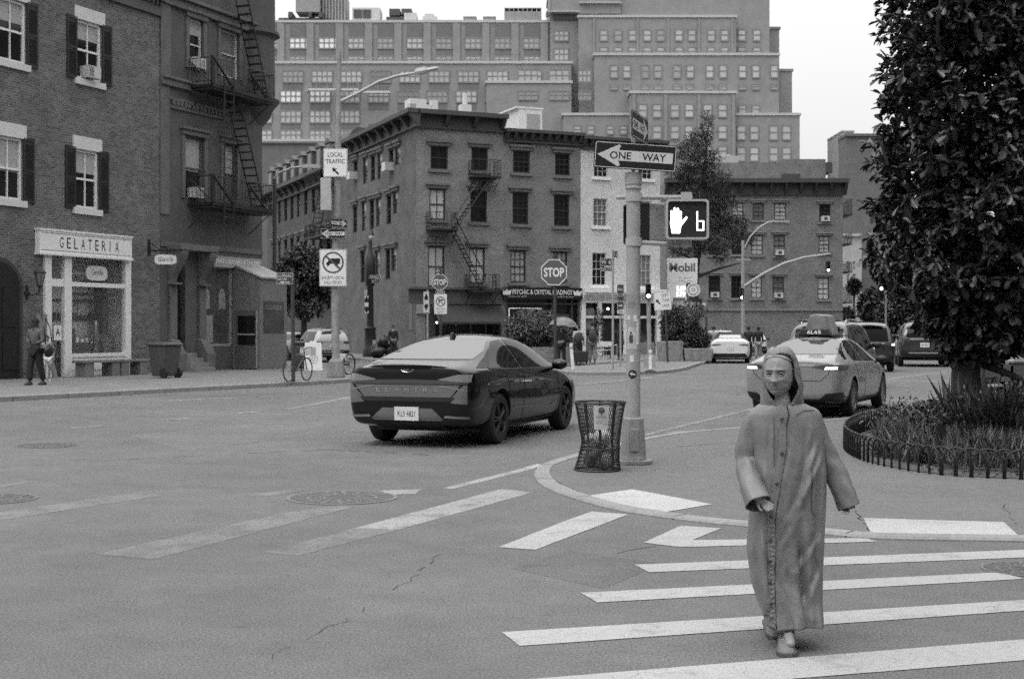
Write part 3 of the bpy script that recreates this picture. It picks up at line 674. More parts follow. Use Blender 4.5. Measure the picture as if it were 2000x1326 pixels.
# fire escape
def rail(mb, pts, z, h, step=.16, r=.011):
    """railing along local points: top, mid rail and bars"""
    for a, b in zip(pts, pts[1:]):
        a, b = Vector(a), Vector(b)
        mb.tube([(a.x, a.y, z + h), (b.x, b.y, z + h)], .018, 5); mb.tube([(a.x, a.y, z + .12), (b.x, b.y, z + .12)], .013, 5)
        n = max(1, int((b - a).length / step))
        for k in range(n + 1):
            p = a.lerp(b, k / n); mb.tube([(p.x, p.y, z), (p.x, p.y, z + h)], r, 4)
fe = thing('fire_escape', 'black iron fire escape with two balconies bolted to the dark house', 'fire escape', WA.pt(sA1), WA.rz)
xA0, xA1 = bx(366), bx(530, -1.0)
for i, (uu, vv) in enumerate(((440, 178), (440, 402))):
    zd = bz(uu, vv, -.6); y_ = -1.1
    q = MB()
    for k in range(14): q.box(xA0, xA1, y_ + k * .08, y_ + k * .08 + .05, zd - .03, zd)
    q.box(xA0, xA1, y_ - .04, y_, zd - .12, zd + .02)
    for x in (xA0, (xA0 + xA1) / 2, xA1 - .06): q.box(x, x + .06, y_, 0, zd - .1, zd - .032)
    q.build('platform', M_['iron'], fe)
    q = MB(); rail(q, [(xA0, -.05), (xA0, y_), (xA1, y_), (xA1, -.05)], zd, .95); q.box(xA0 - .05, xA0 + .12, y_ - .04, y_ + .04, zd, zd + 1.0)
    for x in (xA0 + .05, xA1 - .1):
        q.tube([(x, -.04, zd + .9), (x, y_ - .0, zd + .02)], .03, 5); q.tube([(x, -.02, zd - .9), (x, y_, zd - .08)], .02, 5)
    q.tube([(xA0 + .03, y_ - .03, zd + .95), (xA0 + 1.25, y_ - .03, zd - .02)], .045, 6); q.tube([(xA1 - 1.6, y_ - .03, zd + .8), (xA1 - .5, y_ - .03, zd - .02)], .04, 6); q.box(xA0, xA1, y_, -.2, zd - .2, zd - .14)
    q.build('railing', M_['iron'], fe)
def stair(mb, p0, p1, w, n, st=.02):
    p0, p1 = Vector(p0), Vector(p1)
    for s_ in (-w / 2, w / 2): mb.tube([p0 + Vector((0, s_, 0)), p1 + Vector((0, s_, 0))], .028, 5)
    for k in range(n):
        p = p0.lerp(p1, (k + .5) / n); mb.cbox(p, (.2, w, .035))
zt1 = bz(440, 178, -.6); zt2 = bz(440, 402, -.6)
q = MB(); stair(q, (bx(505, -.6), -.62, zt2), (bx(452, -.6), -.62, zt1), .55, 15); stair(q, (bx(512, -.6), -.62, zt1), (bx(462, -.6), -.62, zt1 + 4.4), .55, 15); q.build('stair', M_['iron'], fe)
q = MB()
for x in (bx(437, -1.15), bx(455, -1.15)): q.tube([(x, -1.18, zt2 - .9), (x, -1.18, zt1 + .4)], .028, 5)
for k in range(24): q.tube([(bx(437, -1.15), -1.18, zt2 - .8 + k * .3), (bx(455, -1.15), -1.18, zt2 - .8 + k * .3)], .014, 4) if zt2 - .8 + k * .3 < zt1 + .3 else None
q.build('drop_ladder', M_['iron'], fe)
# ================================================================ corner houses beyond the crossing
def mwin(parent, W_, base, lst, frame, glasses, cols, rows, hood=None, sill=None, rec=.12, fw=.07, sash=True, shades=(0,), shm=None, flat=False, Mw=None, wide=None):
    """windows given by pixel boxes (u0, u1, v0, v1) on wall W_"""
    out = []
    for i, (u0, u1, v0, v1) in enumerate(lst):
        a, b = W_.s(u0), W_.s(u1)
        if wide: c_ = (a + b) / 2; a, b = c_ - wide / 2, c_ + wide / 2
        um = (u0 + u1) / 2; c, d = W_.z(um, v1), W_.z(um, v0)
        o = window(parent, Mw or I4, a - base, b - base, c, d, frame, glasses[i % len(glasses)], cols, rows, rec, fw, sash, shades[i % len(shades)], shm, flat)
        w, h = b - a, d - c
        if hood: subpart(o, 'lintel', hood, [(-w / 2 - .16, w / 2 + .16, -.12, -.001, h + .03, h + .2), (-w / 2 - .25, w / 2 + .25, -.22, -.001, h + .2, h + .32)])
        if sill: subpart(o, 'sill', sill, [(-w / 2 - .15, w / 2 + .15, -.13, -.001, -.18, -.01)])
        out.append((a - base, b - base, c, d, o))
    return out
def holes_of(W_, base, lst, wide=None):
    r = []
    for u0, u1, v0, v1 in lst:
        a, b = W_.s(u0), W_.s(u1)
        if wide: c_ = (a + b) / 2; a, b = c_ - wide / 2, c_ + wide / 2
        um = (u0 + u1) / 2; r.append((a - base, b - base, W_.z(um, v1), W_.z(um, v0)))
    return r
YC = 74.0; CP = Vector(((813 - U0) / F * YC, YC))
WF = Wall(CP, (1, .4208))
WS = Wall(CP + Vector((-.4208, 1)) * 60, (.4208, -1))
sCS = WS.s(813)
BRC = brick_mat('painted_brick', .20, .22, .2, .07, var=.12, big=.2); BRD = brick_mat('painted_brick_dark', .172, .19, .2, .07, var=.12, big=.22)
BRS = brick_mat('shaded_side_brick', .118, .135, .2, .07, var=.15, big=.3)  # darker copy for the side wall, street canyon shade put into the colour
WHB = brick_mat('white_painted_brick', .56, .50, .2, .07, var=.05, big=.1)
DF = mat('dark_window_frame', .025, .5, .2, 8)
G3 = (M_['glassd'], M_['glassm'], M_['curtain'], M_['glassl'])
def cornice(mb, x0, x1, zt, zb, out=.7, step=1.3, y=0.0):
    h = zt - zb
    mb.box(x0, x1, y - .12, y - .001, zb, zb + h * .72); mb.box(x0 - .05, x1 + .05, y - out, y - .001, zb + h * .72, zt); mb.box(x0, x1, y - .2, y - .001, zb - .08, zb)
    n = max(2, int((x1 - x0) / step))
    for k in range(n + 1):
        x = x0 + .12 + (x1 - x0 - .24) * k / n
        mb.rings([[(x - .11, yy, zz) for yy, zz in ((y - .121, zb + .05), (y - .2, zb + .1), (y - out * .8, zb + h * .6), (y - out * .8, zb + h * .719), (y - .121, zb + h * .719))], [(x + .11, yy, zz) for yy, zz in ((y - .121, zb + .05), (y - .2, zb + .1), (y - out * .8, zb + h * .6), (y - out * .8, zb + h * .719), (y - .121, zb + h * .719))]])
    return mb
# ---------------------------------------------------------------- corner house
C = thing('corner_house', 'grey corner house of four storeys with dark bracketed cornice and fire escape', 'house', WF.pt(0), WF.rz)
sC1 = WF.s(983); zc = WF.z(815, 216); zcb = WF.z(815, 247)
cw = [(841, 875, 286, 331), (921, 953, 289, 334), (839, 870, 369, 429), (919, 951, 373, 434), (836, 868, 481, 560), (917, 947, 484, 553)]
zb1, zb0 = WF.z(900, 566), WF.z(900, 594)
storeC = (.55, sC1 - .12, .13, zb0)
mb = MB(); wall_with_holes(mb, 0, sC1, .1, zc - .1, holes_of(WF, 0, cw) + [storeC], .2)
mb.face([(sC1, 0, .1), (sC1, 9, .1), (sC1, 9, zc - .1), (sC1, 0, zc - .1)]); mb.face([(0, 0, zc - .1), (sC1, 0, zc - .1), (sC1, 9, zc - .1), (0, 9, zc - .1)])
mb.build('wall', BRC, C)
mwin(C, WF, 0, cw, DF, (M_['glassd'], M_['glassd'], M_['curtain'], M_['glassd'], M_['curtain'], M_['curtain']), 2, 1, M_['stone'], M_['stone'], shades=(0,))
RS = C.matrix_world.inverted() if False else None
relS = WF.M().inverted() @ WS.M()
side_w = [(691, 698, 314, 352), (710, 717, 308, 359), (725, 732, 303, 354), (739, 745, 298, 350), (761, 768, 291, 335), (774, 779, 286, 322),
          (690, 697, 401, 455), (708, 714, 394, 451), (723, 730, 390, 448), (736, 742, 387, 442), (757, 763, 380, 438), (770, 775, 374, 418),
          (705, 712, 490, 552), (734, 740, 490, 545), (755, 761, 486, 546), (767, 772, 484, 530)]
s_end = WS.s(652)
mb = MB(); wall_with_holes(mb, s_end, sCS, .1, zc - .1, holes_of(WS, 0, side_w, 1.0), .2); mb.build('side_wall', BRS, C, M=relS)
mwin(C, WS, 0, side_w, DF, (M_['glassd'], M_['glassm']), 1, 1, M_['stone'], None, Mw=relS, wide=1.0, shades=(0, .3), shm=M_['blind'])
for i in (4, 0):
    u0, u1, v0, v1 = side_w[i]; x = WS.s((u0 + u1) / 2); z = WS.z((u0 + u1) / 2, v1)
    q = MB(); q.box(x - .35, x + .35, -.5, .1, z + .02, z + .5); q.build('air_conditioner', mat('air_conditioner_case'), C, M=relS)
q = MB(); cornice(q, -.1, sC1, zc, zcb, .75, 1.6); cornice(q, sC1 + 2, sC1 + 2.01, zc, zcb) if False else None; q.build('cornice', M_['cornice'], C)
q = MB(); cornice(q, s_end, sCS + .7, zc + .003, zcb + .003, .75, 1.6); q.build('side_cornice', M_['cornice'], C, M=relS)
# shop at street level: band, awning, pilaster, dark room
q = MB(); q.box(-.5, sC1 - .02, -.1, -.001, zb0, zb1); q.box(-.5, sC1 - .02, -.35, -.001, zb1, zb1 + .12); q.build('shop_band', mat('shop_band_paint', .075, .6, .15, 3), C)
q = MB(); q.rings([[(x, y, z) for y, z in ((-.02, zb0 - .02), (-1.3, zb0 - 1.0), (-1.3, zb0 - 1.12), (-.02, zb0 - .14))] for x in (.9, sC1 - .2)]); q.build('awning', mat('black_awning', .035, .8, .2, 4), C)
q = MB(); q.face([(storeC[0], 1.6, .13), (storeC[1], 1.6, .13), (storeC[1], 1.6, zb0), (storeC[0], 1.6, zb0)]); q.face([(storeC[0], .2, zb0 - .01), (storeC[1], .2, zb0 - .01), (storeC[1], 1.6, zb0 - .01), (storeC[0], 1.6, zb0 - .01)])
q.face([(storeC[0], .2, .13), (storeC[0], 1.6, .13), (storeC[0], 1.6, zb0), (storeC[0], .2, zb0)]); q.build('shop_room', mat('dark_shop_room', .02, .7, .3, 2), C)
q = MB()
for k in range(6): x = storeC[0] + .05 + (storeC[1] - storeC[0] - .1) * k / 5; q.box(x - .04, x + .04, .02, .1, .13, zb0)
q.box(storeC[0], storeC[1], .021, .099, .5, .58); q.box(.55, 1.1, -.05, .02, .13, zb0 - .1); q.build('shop_frame', M_['darkm'], C)
q = MB(); q.box(.0, .75, -.13, -.001, zb0 - .55, zb0 - .02); q.build('shop_plate', mat('pale_shop_plate', .26, .6, .2, 4), C)
zl = WF.z(880, 630)
for k, uu in enumerate((859, 865, 872, 876, 882, 889, 895, 902, 907)):
    q = MB(); q.sphere((WF.s(uu), .5, zl + .02 * (k % 2)), .055, 8, 5); q.build('string_bulb', M_['lamp'], C)
q = MB(); q.box(WS.s(799), WS.s(806) , -.02, .0, 1.6, 3.7); q.build('side_shop_window', M_['glassd'], C, M=relS)
for uu, w_, h_ in ((838, .5, .9), (851, 1.0, 1.2), (873, .35, .9), (884, .4, 1.2)):
    q = MB(); q.box(WF.s(uu) - w_ / 2, WF.s(uu) + w_ / 2, 3, 3 + w_, zc - .1, zc + h_); q.build('chimney', M_['offw'], C)
q = MB(); q.tube([(WF.s(957), 4, zc - .1), (WF.s(957), 4, zc + 1.9)], .16, 8); q.box(WF.s(957) - .3, WF.s(957) + .3, 3.7, 4.3, zc + .3, zc + 1.2); q.build('roof_vent', M_['offw'], C)
# its fire escape
fc = thing('fire_escape', 'thin zigzag iron fire escape on the front of the corner house', 'fire escape', WF.pt(0), WF.rz)
def zF(u, v): return WF.z(u, v, -1)
b1 = (WF.s(915), WF.s(965), zF(940, 343)); b2 = (WF.s(832), WF.s(882), zF(857, 446)); b3 = (WF.s(908), WF.s(962), zF(935, 567))
for a, b, z in (b1, b2, b3):
    q = MB(); q.box(a, b, -1.05, -.0, z - .1, z); 
    for x in (a, b - .05): q.tube([(x, -.02, z - .8), (x, -1, z - .1)], .025, 4)
    q.build('platform', M_['iron'], fc)
    q = MB(); rail(q, [(a, -.03), (a, -1.03), (b, -1.03), (b, -.03)], z, .9, .2, .014); q.build('railing', M_['iron'], fc)
for p0, p1 in (((b2[1] - .1, -.6, b2[2]), (b1[1] - .5, -.6, b1[2])), ((b3[0] + .9, -.6, b3[2]), (b2[1] - .2, -.6, b2[2]))):
    q = MB(); stair(q, p0, p1, .6, 14)
    P0, P1 = Vector(p0), Vector(p1)
    q.tube([P0 + Vector((0, -.32, .8)), P1 + Vector((0, -.32, .8))], .03, 4); q.build('stair', M_['iron'], fc)
# ---------------------------------------------------------------- psychic shop house
sD1 = WF.s(1134); LD = sD1 - sC1
D = thing('psychic_shop_house', 'grey narrow house over the black psychic and crystal readings shop', 'house', WF.pt(sC1), WF.rz)
dw = [(1002, 1035, 295, 338), (1084, 1113, 300, 343), (1001, 1032, 376, 438), (1082, 1112, 381, 442), (997, 1027, 489, 552), (1080, 1108, 492, 553)]
zd, zdb = WF.z(985, 253), WF.z(985, 275); zs1, zs0 = WF.z(1055, 562), WF.z(1055, 583)
st = (.15, LD - .1, .13, zs0)
mb = MB(); wall_with_holes(mb, 0, LD, .1, zd - .05, holes_of(WF, sC1, dw) + [st], .2); shell(mb, 0, LD, .1, zd - .05, 9); mb.build('wall', BRD, D)
mwin(D, WF, sC1, dw, DF, (M_['glassd'], M_['glassd'], M_['glassd'], M_['glassd'], M_['glassl'], M_['glassl']), 3, 2, M_['stone'], M_['stone'], fw=.08)
q = MB(); cornice(q, 0.01, LD, zd, zdb, .6, .5); q.build('cornice', M_['cornice'], D)
q = MB(); q.box(-.08, LD - .02, -.3, -.001, zs0 - .05, zs1); q.build('fascia', mat('black_fascia', .012, .4, .2, 4), D)
q = MB(); xa, xb = WF.s(997) - sC1, WF.s(1113) - sC1; h_ = zs1 - zs0; yy = -.303
put_text(q, 'PSYCHIC & CRYSTAL READINGS', xa, xb, zs0 + h_ * .36, zs0 + h_ * .80, yy, .015)
put_text(q, '(212) 691-2004', xa - .2, xa + .9, zs0 + h_ * .08, zs0 + h_ * .22, yy); put_text(q, '& Palm Readings', xb - .9, xb + .1, zs0 + h_ * .08, zs0 + h_ * .22, yy)
for xx in (xa - .35, xb + .35): q.prism([(xx - .22, zs0 + h_ * .3), (xx + .22, zs0 + h_ * .3), (xx + .3, zs0 + h_ * .8), (xx + .1, zs0 + h_ * .62), (xx, zs0 + h_ * .84), (xx - .1, zs0 + h_ * .62), (xx - .3, zs0 + h_ * .8)], yy, yy + .01)
q.build('lettering', mat('fascia_lettering', .62, .5, .05, 9), D)
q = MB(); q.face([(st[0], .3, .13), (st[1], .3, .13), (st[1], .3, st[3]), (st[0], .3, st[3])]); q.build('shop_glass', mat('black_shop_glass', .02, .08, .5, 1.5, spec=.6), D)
q = MB(); xd = LD * .62
for x in (st[0], xd, xd + 1.25, st[1] - .1): q.box(x, x + .1, -.02, .25, .13, zs0 - .05)
q.box(st[0], st[1], -.021, .25, zs0 - .35, zs0 - .25); q.build('shop_frame', M_['darkm'], D)
q = MB(); z1 = zs0 - .55
q.box(.45, xd - .5, .27, .29, z1 - .04, z1); q.box(.45, .5, .27, .29, z1 - 1.3, z1 - .041)
q.tube([(1.6, .26, z1 - .6), (1.78, .26, z1 - .1), (1.96, .26, z1 - .6)], .025, 4); q.box(1.2, 2.4, .27, .29, z1 - .72, z1 - .68)
q.build('neon_tube', mat('neon_white', .7, .5, .05, 4, emit=.35), D)
q = MB(); q.box(xd + .12, xd + 1.2, .18, .24, .15, zs0 - .9); q.build('door', mat('grey_shop_door', .07, .5, .2, 3), D)
q = MB(); x0, x1 = WF.s(1047) - sC1, WF.s(1100) - sC1; zq = WF.z(1075, 216, 3) ; q.rings([[(x, y, z) for y, z in ((3, zd - .1), (3, zq), (6, zq), (6, zd - .1))] for x in (x0 + .2, x1)]); q.box(x0 - .0, x1 + .06, 2.95, 6.05, zq, zq + .1)
q.mi = 1; q.box(x1 - 1.0, x1 - .15, 2.97, 2.99, zd, zq - .3); q.build('roof_bulkhead', [mat('roof_cabin_white', .62, .6, .08, 3), M_['polegrey']], D)
# ---------------------------------------------------------------- white house
sE1 = WF.s(1289); LE = sE1 - sD1
E = thing('white_house', 'white painted brick house with small dark windows and pale shop cornice', 'house', WF.pt(sD1), WF.rz)
ew = [(1160, 1187, 302, 346), (1247, 1274, 308, 350), (1159, 1186, 388, 442), (1246, 1273, 393, 446), (1157, 1184, 494, 557), (1245, 1272, 498, 560)]
ze = zd - .15; zeb = zdb - .15; zw1, zw0 = WF.z(1200, 565), WF.z(1200, 592)
stE = (.25, LE - .25, .13, zw0)
mb = MB(); wall_with_holes(mb, 0, LE, .1, ze - .05, holes_of(WF, sD1, ew) + [stE], .2); shell(mb, 0, LE, .1, ze - .05, 9); mb.build('wall', WHB, E)
mwin(E, WF, sD1, ew, M_['offw'], (M_['glassd'], M_['glassd'], M_['glassm']), 3, 2, None, M_['white'], fw=.045)
q = MB(); cornice(q, .01, LE + .3, ze, zeb, .6, .5); q.build('cornice', M_['cornice'], E)
q = MB()
for k, (o_, a, b) in enumerate(((.18, 0, .25), (.30, .25, .4), (.45, .4, .55), (.62, .55, .72), (.75, .72, 1))): q.box(-.02, LE + .05, -o_, -.001, zw0 + (zw1 - zw0) * a, zw0 + (zw1 - zw0) * b)
for x in (0, LE * .2, LE * .52, LE * .60, LE - .3): q.box(x, x + .26, -.16, .0, .13, zw0)
q.box(0, LE, -.12, -.002, zw0 - .9, zw0 - .75); q.build('shopfront', M_['white'], E)
q = MB(); q.face([(stE[0], .25, .13), (stE[1], .25, .13), (stE[1], .25, zw0), (stE[0], .25, zw0)]); q.build('shop_glass', mat('black_shop_glass'), E)
xd0, xd1 = WF.s(1173) - sD1, WF.s(1196) - sD1
q = MB(); q.box(xd0, xd1, .1, .2, .15, 2.9); q.build('door', mat('dark_door_paint'), E)
for bx4 in ((.3, xd0 - .3, .05, .2, .13, 1.1), (xd1 + .3, LE - .3, .05, .2, .13, .9), (.35, xd0 - .35, .12, .2, 1.1, 2.9)): q = MB(); q.box(*bx4); q.build('stall_riser', mat('grey_panel', .2, .6, .15, 3), E)
q = MB(); q.sphere((WF.s(1183) - sD1, -.3, zw0 - .35), .07, 8, 5); q.build('porch_lamp', M_['lamp'], E)
# ---------------------------------------------------------------- dark terrace down the side street
sT0, sT1 = WS.s(522), WS.s(652)
T = thing('mansard_terrace', 'dark terrace with mansard roof and dormers down the side street', 'terrace', WS.pt(sT0), WS.rz)
zT = WS.z(600, 362); tw_ = []
for r_, (va, vb) in enumerate(((395, 440), (470, 520), (560, 610))):
    for uu in (534, 546, 558, 570, 583, 597, 612, 628, 642):
        k = (uu - 525) / (655 - 525); f_ = 1 + (813 - uu) / 908 * 0
        Yd = WS.pt(WS.s(uu)).y; zc_ = (12.0, 8.6, 5.0)[r_]; v_ = V0 + (H - zc_) / Yd * F; tw_.append((uu - 2, uu + 2, v_, v_ + 2.0 * F / Yd))
zT = 12.2
mb = MB(); wall_with_holes(mb, sT0 - sT0, sT1 - sT0, .1, zT, holes_of(WS, sT0, tw_, .95), .2)
mb.face([(0, 0, .1), (0, 0, zT), (0, 9, zT), (0, 9, .1)]); mb.build('wall', brick_mat('terrace_brick', .085, .10, var=.15, big=.3), T)
mwin(T, WS, sT0, tw_, DF, (M_['glassd'], M_['glassm'], M_['glassd']), 1, 1, M_['stone'], None, wide=.95, flat=True)
q = MB(); cornice(q, 0, sT1 - sT0, zT + .5, zT - .4, .8, 1.8); q.build('cornice', M_['cornice'], T)
LT = sT1 - sT0
q = MB(); q.rings([[(x, y, z) for y, z in ((-.1, zT + .5), (1.3, zT + 3.0), (1.6, zT + 3.2), (8, zT + 3.2), (8, zT + .5))] for x in (0, LT)]); q.build('mansard_roof', mat('slate_roof', .07, .6, .25, 5, stretch=(1, 1, 6)), T)
for k in range(8):
    x = LT * (k + .5) / 8; q = MB(); q.box(x - .7, x + .7, -.05, 1.5, zT + .7, zT + 2.2); q.prism([(x - .85, zT + 2.2), (x + .85, zT + 2.2), (x, zT + 2.6)], -.15, 1.5)
    q.mi = 1; q.box(x - .45, x + .45, -.065, -.05, zT + .95, zT + 2.1); q.build('dormer', [mat('dormer_trim', .07, .6, .15, 4), M_['glassd']], T)
fd = thing('fire_escape', 'dark fire escape hung on the mansard terrace of the side street', 'fire escape', WS.pt(WS.s(640)), WS.rz)
for z in (4.4, 8, 11.5):
    q = MB(); q.box(-2, 2.4, -1.1, 0, z - .1, z); rail(q, [(-2, -.05), (-2, -1.1), (2.4, -1.1), (2.4, -.05)], z, .9, .3, .02); q.build('balcony', M_['iron'], fd)
    if z < 11: q = MB(); stair(q, (-1.4, -.6, z), (1.6, -.6, z + 3.5), .6, 12); q.build('stair', M_['iron'], fd)
# ---------------------------------------------------------------- brick house with bracketed cornice across the avenue
YF = 115.0
WR = Wall((( 1300 - U0) / F * YF, YF), (1, 0))
Fh = thing('bracketed_brick_house', 'wide brick house with heavy bracketed cornice behind the petrol price sign', 'house', WR.pt(0), WR.rz)
LF = WR.s(1646)
rw = [(1384, 1407, 396, 430), (1429, 1452, 396, 429), (1470, 1492, 397, 430), (1512, 1535, 397, 430), (1600, 1622, 399, 434),
      (1384, 1407, 458, 498), (1429, 1452, 458, 497), (1467, 1490, 459, 498), (1511, 1533, 459, 500), (1599, 1620, 461, 494),
      (1340, 1363, 538, 580), (1384, 1407, 539, 582), (1428, 1449, 539, 582), (1467, 1488, 540, 582), (1509, 1531, 541, 583), (1597, 1619, 542, 585)]
zf = WR.z(1500, 354)
mb = MB(); wall_with_holes(mb, 0, LF, .1, zf, holes_of(WR, 0, rw), .2); shell(mb, 0, LF, .1, zf, 18); mb.build('wall', brick_mat('house_brick', .175, .20, .22, .075, var=.15, big=.22), Fh)
ww = mwin(Fh, WR, 0, rw, DF, (M_['glassd'], M_['glassl'], M_['glassm'], M_['glassl'], M_['glassd'], M_['glassd']), 2, 2, mat('weathered_hood', .20, .8, .15, 3), mat('weathered_hood'), fw=.07)
for i in (4, 8, 10, 11, 14):
    a, b, c, d, o = ww[i]; w = b - a
    q = MB(); q.box(-.36, .36, -.4, .1, .05, .5); q.mi = 1; q.box(-.15, .15, -.406, -.4, .14, .4); q.build('air_conditioner', [mat('air_conditioner_case'), M_['darkm']], o)
q = MB(); cornice(q, -.1, LF + .3, zf + .15, WR.z(1500, 380), .95, 1.25); q.build('cornice', M_['cornice'], Fh)
q = MB(); q.box(0, LF, -.12, -.001, WR.z(1500, 607), WR.z(1500, 603)); q.build('belt_course', mat('weathered_hood'), Fh)
q = MB(); xa, xb, xm = WR.s(1388), WR.s(1634), WR.s(1545); q.box(xa, xm, 4, 14, zf, WR.z(1460, 318, 4)); q.box(xm, xb, 4, 14, zf, WR.z(1560, 311, 4)); q.build('upper_wall', brick_mat('house_brick'), Fh)
q = MB(); q.box(xb, xb + .5, 3.6, 14, WR.z(1640, 338, 4), WR.z(1640, 318, 4)); q.box(WR.s(1545), WR.s(1582), 3.94, 4, WR.z(1560, 352, 4), WR.z(1560, 340, 4)); q.build('upper_cornice', M_['cornice'], Fh)
q = MB(); q.box(WR.s(1380), WR.s(1450), 6, 9, WR.z(1400, 318, 4), WR.z(1400, 296, 4)); q.box(WR.s(1425), WR.s(1462), 5, 6, WR.z(1400, 318, 4), WR.z(1400, 302, 4)); q.build('roof_shed', mat('roof_shed_grey', .4, .6, .2, 2), Fh)
fr = thing('fire_escape', 'dark fire escape seen edge on at the end of the bracketed brick house', 'fire escape', WR.pt(LF), WR.rz)
for v0_, v1_ in ((388, 418), (455, 475), (512, 530), (560, 590), (600, 615)):
    q = MB(); z1, z0 = WR.z(1648, v0_), WR.z(1648, v1_); q.box(.02, 1.0, .6, 4.5, z0 - .08, z0); rail(q, [(.05, .6), (.95, .6), (.95, 4.5), (.05, 4.5)], z0, z1 - z0, .3, .02); q.build('balcony', M_['iron'], fr)
# ---------------------------------------------------------------- blank brick wall and the small far fronts up the avenue
def plain_house(name, label, u0, u1, vt, Y, m, wins=(), frame=None, gl=None, dep=12, cols=2, rows=2, cor=None, d=(1, 0)):
    W_ = Wall(((u0 - U0) / F * Y, Y), d); L_ = W_.s(u1)
    h = thing(name, label, 'building', W_.pt(0), W_.rz); zt_ = W_.z(u0, vt)
    mb = MB(); wall_with_holes(mb, 0, L_, -.02, zt_, holes_of(W_, 0, wins), .15); shell(mb, 0, L_, -.02, zt_, dep); mb.build('wall', m, h)
    if wins: mwin(h, W_, 0, wins, frame or DF, gl or (M_['glassd'], M_['glassm']), cols, rows, None, None, flat=True)
    q = MB(); q.box(-.1, L_ + .1, -.35, dep, zt_, zt_ + .35); q.build('parapet', cor or m, h)
    return h, W_, L_, zt_
h, W_, L_, zt_ = plain_house('blank_wall_building', 'tall building with blank brick flank wall beside the oak', 1652, 1775, 267, 175, brick_mat('flank_brick', .135, .15, .25, .08, var=.1, big=.15), dep=4)
q = MB(); q.box(4.6, 5.3, 3, 4, zt_, zt_ + 1.1); q.box(4.75, 5.0, 2.98, 3, zt_ - 1.6, zt_); q.build('chimney', M_['offw'], h)
plain_house('pale_tower', 'thin pale tower edge behind the blank brick wall', 1645, 1668, 258, 320, mat('pale_tower_stone', .42, .8, .08, .3), dep=15)
fw_ = [(1653 + 12 * i, 1660 + 12 * i, v, v + 18) for i in range(2) for v in (510, 535, 560)]
plain_house('pale_shop_front', 'pale three storey front at the foot of the blank wall', 1648, 1683, 462, 168, mat('pale_front', .36, .8, .15, 1.2), fw_, M_['offw'], dep=6)
fw2 = [(1688 + 11 * i, 1694 + 11 * i, v, v + 13) for i in range(7) for v in (500, 524, 548, 575)]
plain_house('far_brick_front', 'far brick front half hidden by the oak leaves', 1684, 1770, 478, 240, brick_mat('far_brick', .2, .22, var=.1), fw2, M_['offw'], dep=10)
fw3 = [(1775 + 14 * i, 1782 + 14 * i, v, v + 16) for i in range(30) for v in (560, 590)]
plain_house('far_row', 'long low row of fronts seen through gaps under the oak', 1768, 2300, 545, 210, mat('far_row_stucco', .2, .8, .2, .5), fw3, M_['offw'], dep=10)
# ---------------------------------------------------------------- the huge brick block behind
Gb = thing('brick_warehouse_block', 'enormous brick block with stepped terraces rising behind the low houses', 'building', (0, 330, 0))
GB = mat('hazed_block_brick', .235, .9, .16, .5, fine=.1); GB2 = mat('far_block_spandrel', .15, .9, .15, .6); CAP = mat('pale_coping', .42, .8, .08, 1)  # block brick paled, the haze of distance put into its colour
def gx(u, Y): return (u - U0) / F * Y
def gz(v, Y): return H - (v - V0) / F * Y
blocks = [('b1', 380, 1090, 45, 330, 0), ('b2', 380, 1116, 125, 325, 1), ('b3', 380, 690, 277, 320, 1), ('b4', 950, 1116, 163, 322, 1), ('t0', 1075, 1503, -40, 328, 0), ('t1', 1130, 1437, 35, 325, 1), ('t2', 1161, 1521, 109, 321, 1),
          ('t3', 1231, 1437, 183, 316, 1), ('t4', 1437, 1562, 226, 318, 1), ('t5', 1100, 1232, 226, 319, 1), ('s1', 1490, 1522, 58, 333, 0), ('s2', 1500, 1547, 140, 335, 0)]
for n_, u0, u1, vt, Y, cap in blocks:
    q = MB(); q.box(gx(u0, Y), gx(u1, Y), Y - 330, Y - 330 + 40 - (330 - Y), 0, gz(vt, Y)); q.build('wall', GB, Gb)
    q = MB(); q.box(gx(u0, Y) - .3, gx(u1, Y) + .3, Y - 330 - .3, Y - 330 + (12 if cap else 30), gz(vt, Y), gz(vt, Y) + .6); q.build('coping', CAP if cap or n_ == 'b1' else GB, Gb)
cnt = 0
def gwin(u0, u1, v0, v1, Y, glass, cols, extra):
    global cnt; extra.append((gx(u0, Y), gx(u1, Y), gz(v1, Y), gz(v0, Y), Y - 330 - .12, glass, cols))
ex = []
GP = mat('far_pale_glass', .42, .3, .1, 2, rnd=.12); GW = mat('far_white_blind', .75, .5, .05, 2); GM = mat('far_mid_glass', .28, .25, .15, 2, rnd=.3)
rndg = random.Random(5)
for v0, v1, off, Y in ((74, 95, 0, 330), (110, 124, 0, 330), (138, 161, -14, 325), (177, 200, -18, 325), (216, 240, -18, 325), (254, 274, -18, 325)):
    for k in range(-2, 10):
        u = 566 + 57.1 * k + off * (1 if k < 8 else .4)
        if u + 40 > 1072: continue
        if v0 > 210 and u > 690: continue
        gl = GW if (v0 == 74 and k in (-1, 0, 1)) or (v0 == 177 and k in (-1, 0, 1)) else rndg.choice((GP, GP, GM))
        gwin(u, u + 40, v0, v1, Y, gl, 4, ex)
for u in (1083,):
    for v0, v1, Y in ((60, 80, 328), (95, 118, 328)): gwin(u, u + 27, v0, v1, Y, GP, 3, ex)
for v0, v1 in ((136, 160), (178, 195)):
    for u in (1012, 1073, 1133 - 3): gwin(u, u + 24 if u > 1100 else u + 38, v0, v1, 322 if u < 1100 else 321, GP if v0 < 170 else GM, 3, ex)
for v0, v1 in ((58, 80), (92, 110)):
    for u in (1172, 1200, 1228, 1257, 1283, 1319, 1344, 1382, 1408): gwin(u, u + 14, v0, v1, 325, rndg.choice((GP, GP, GM)), 1, ex)
    for u in (1442, 1471): gwin(u, u + 14, v0, v1, 328, GP, 1, ex)
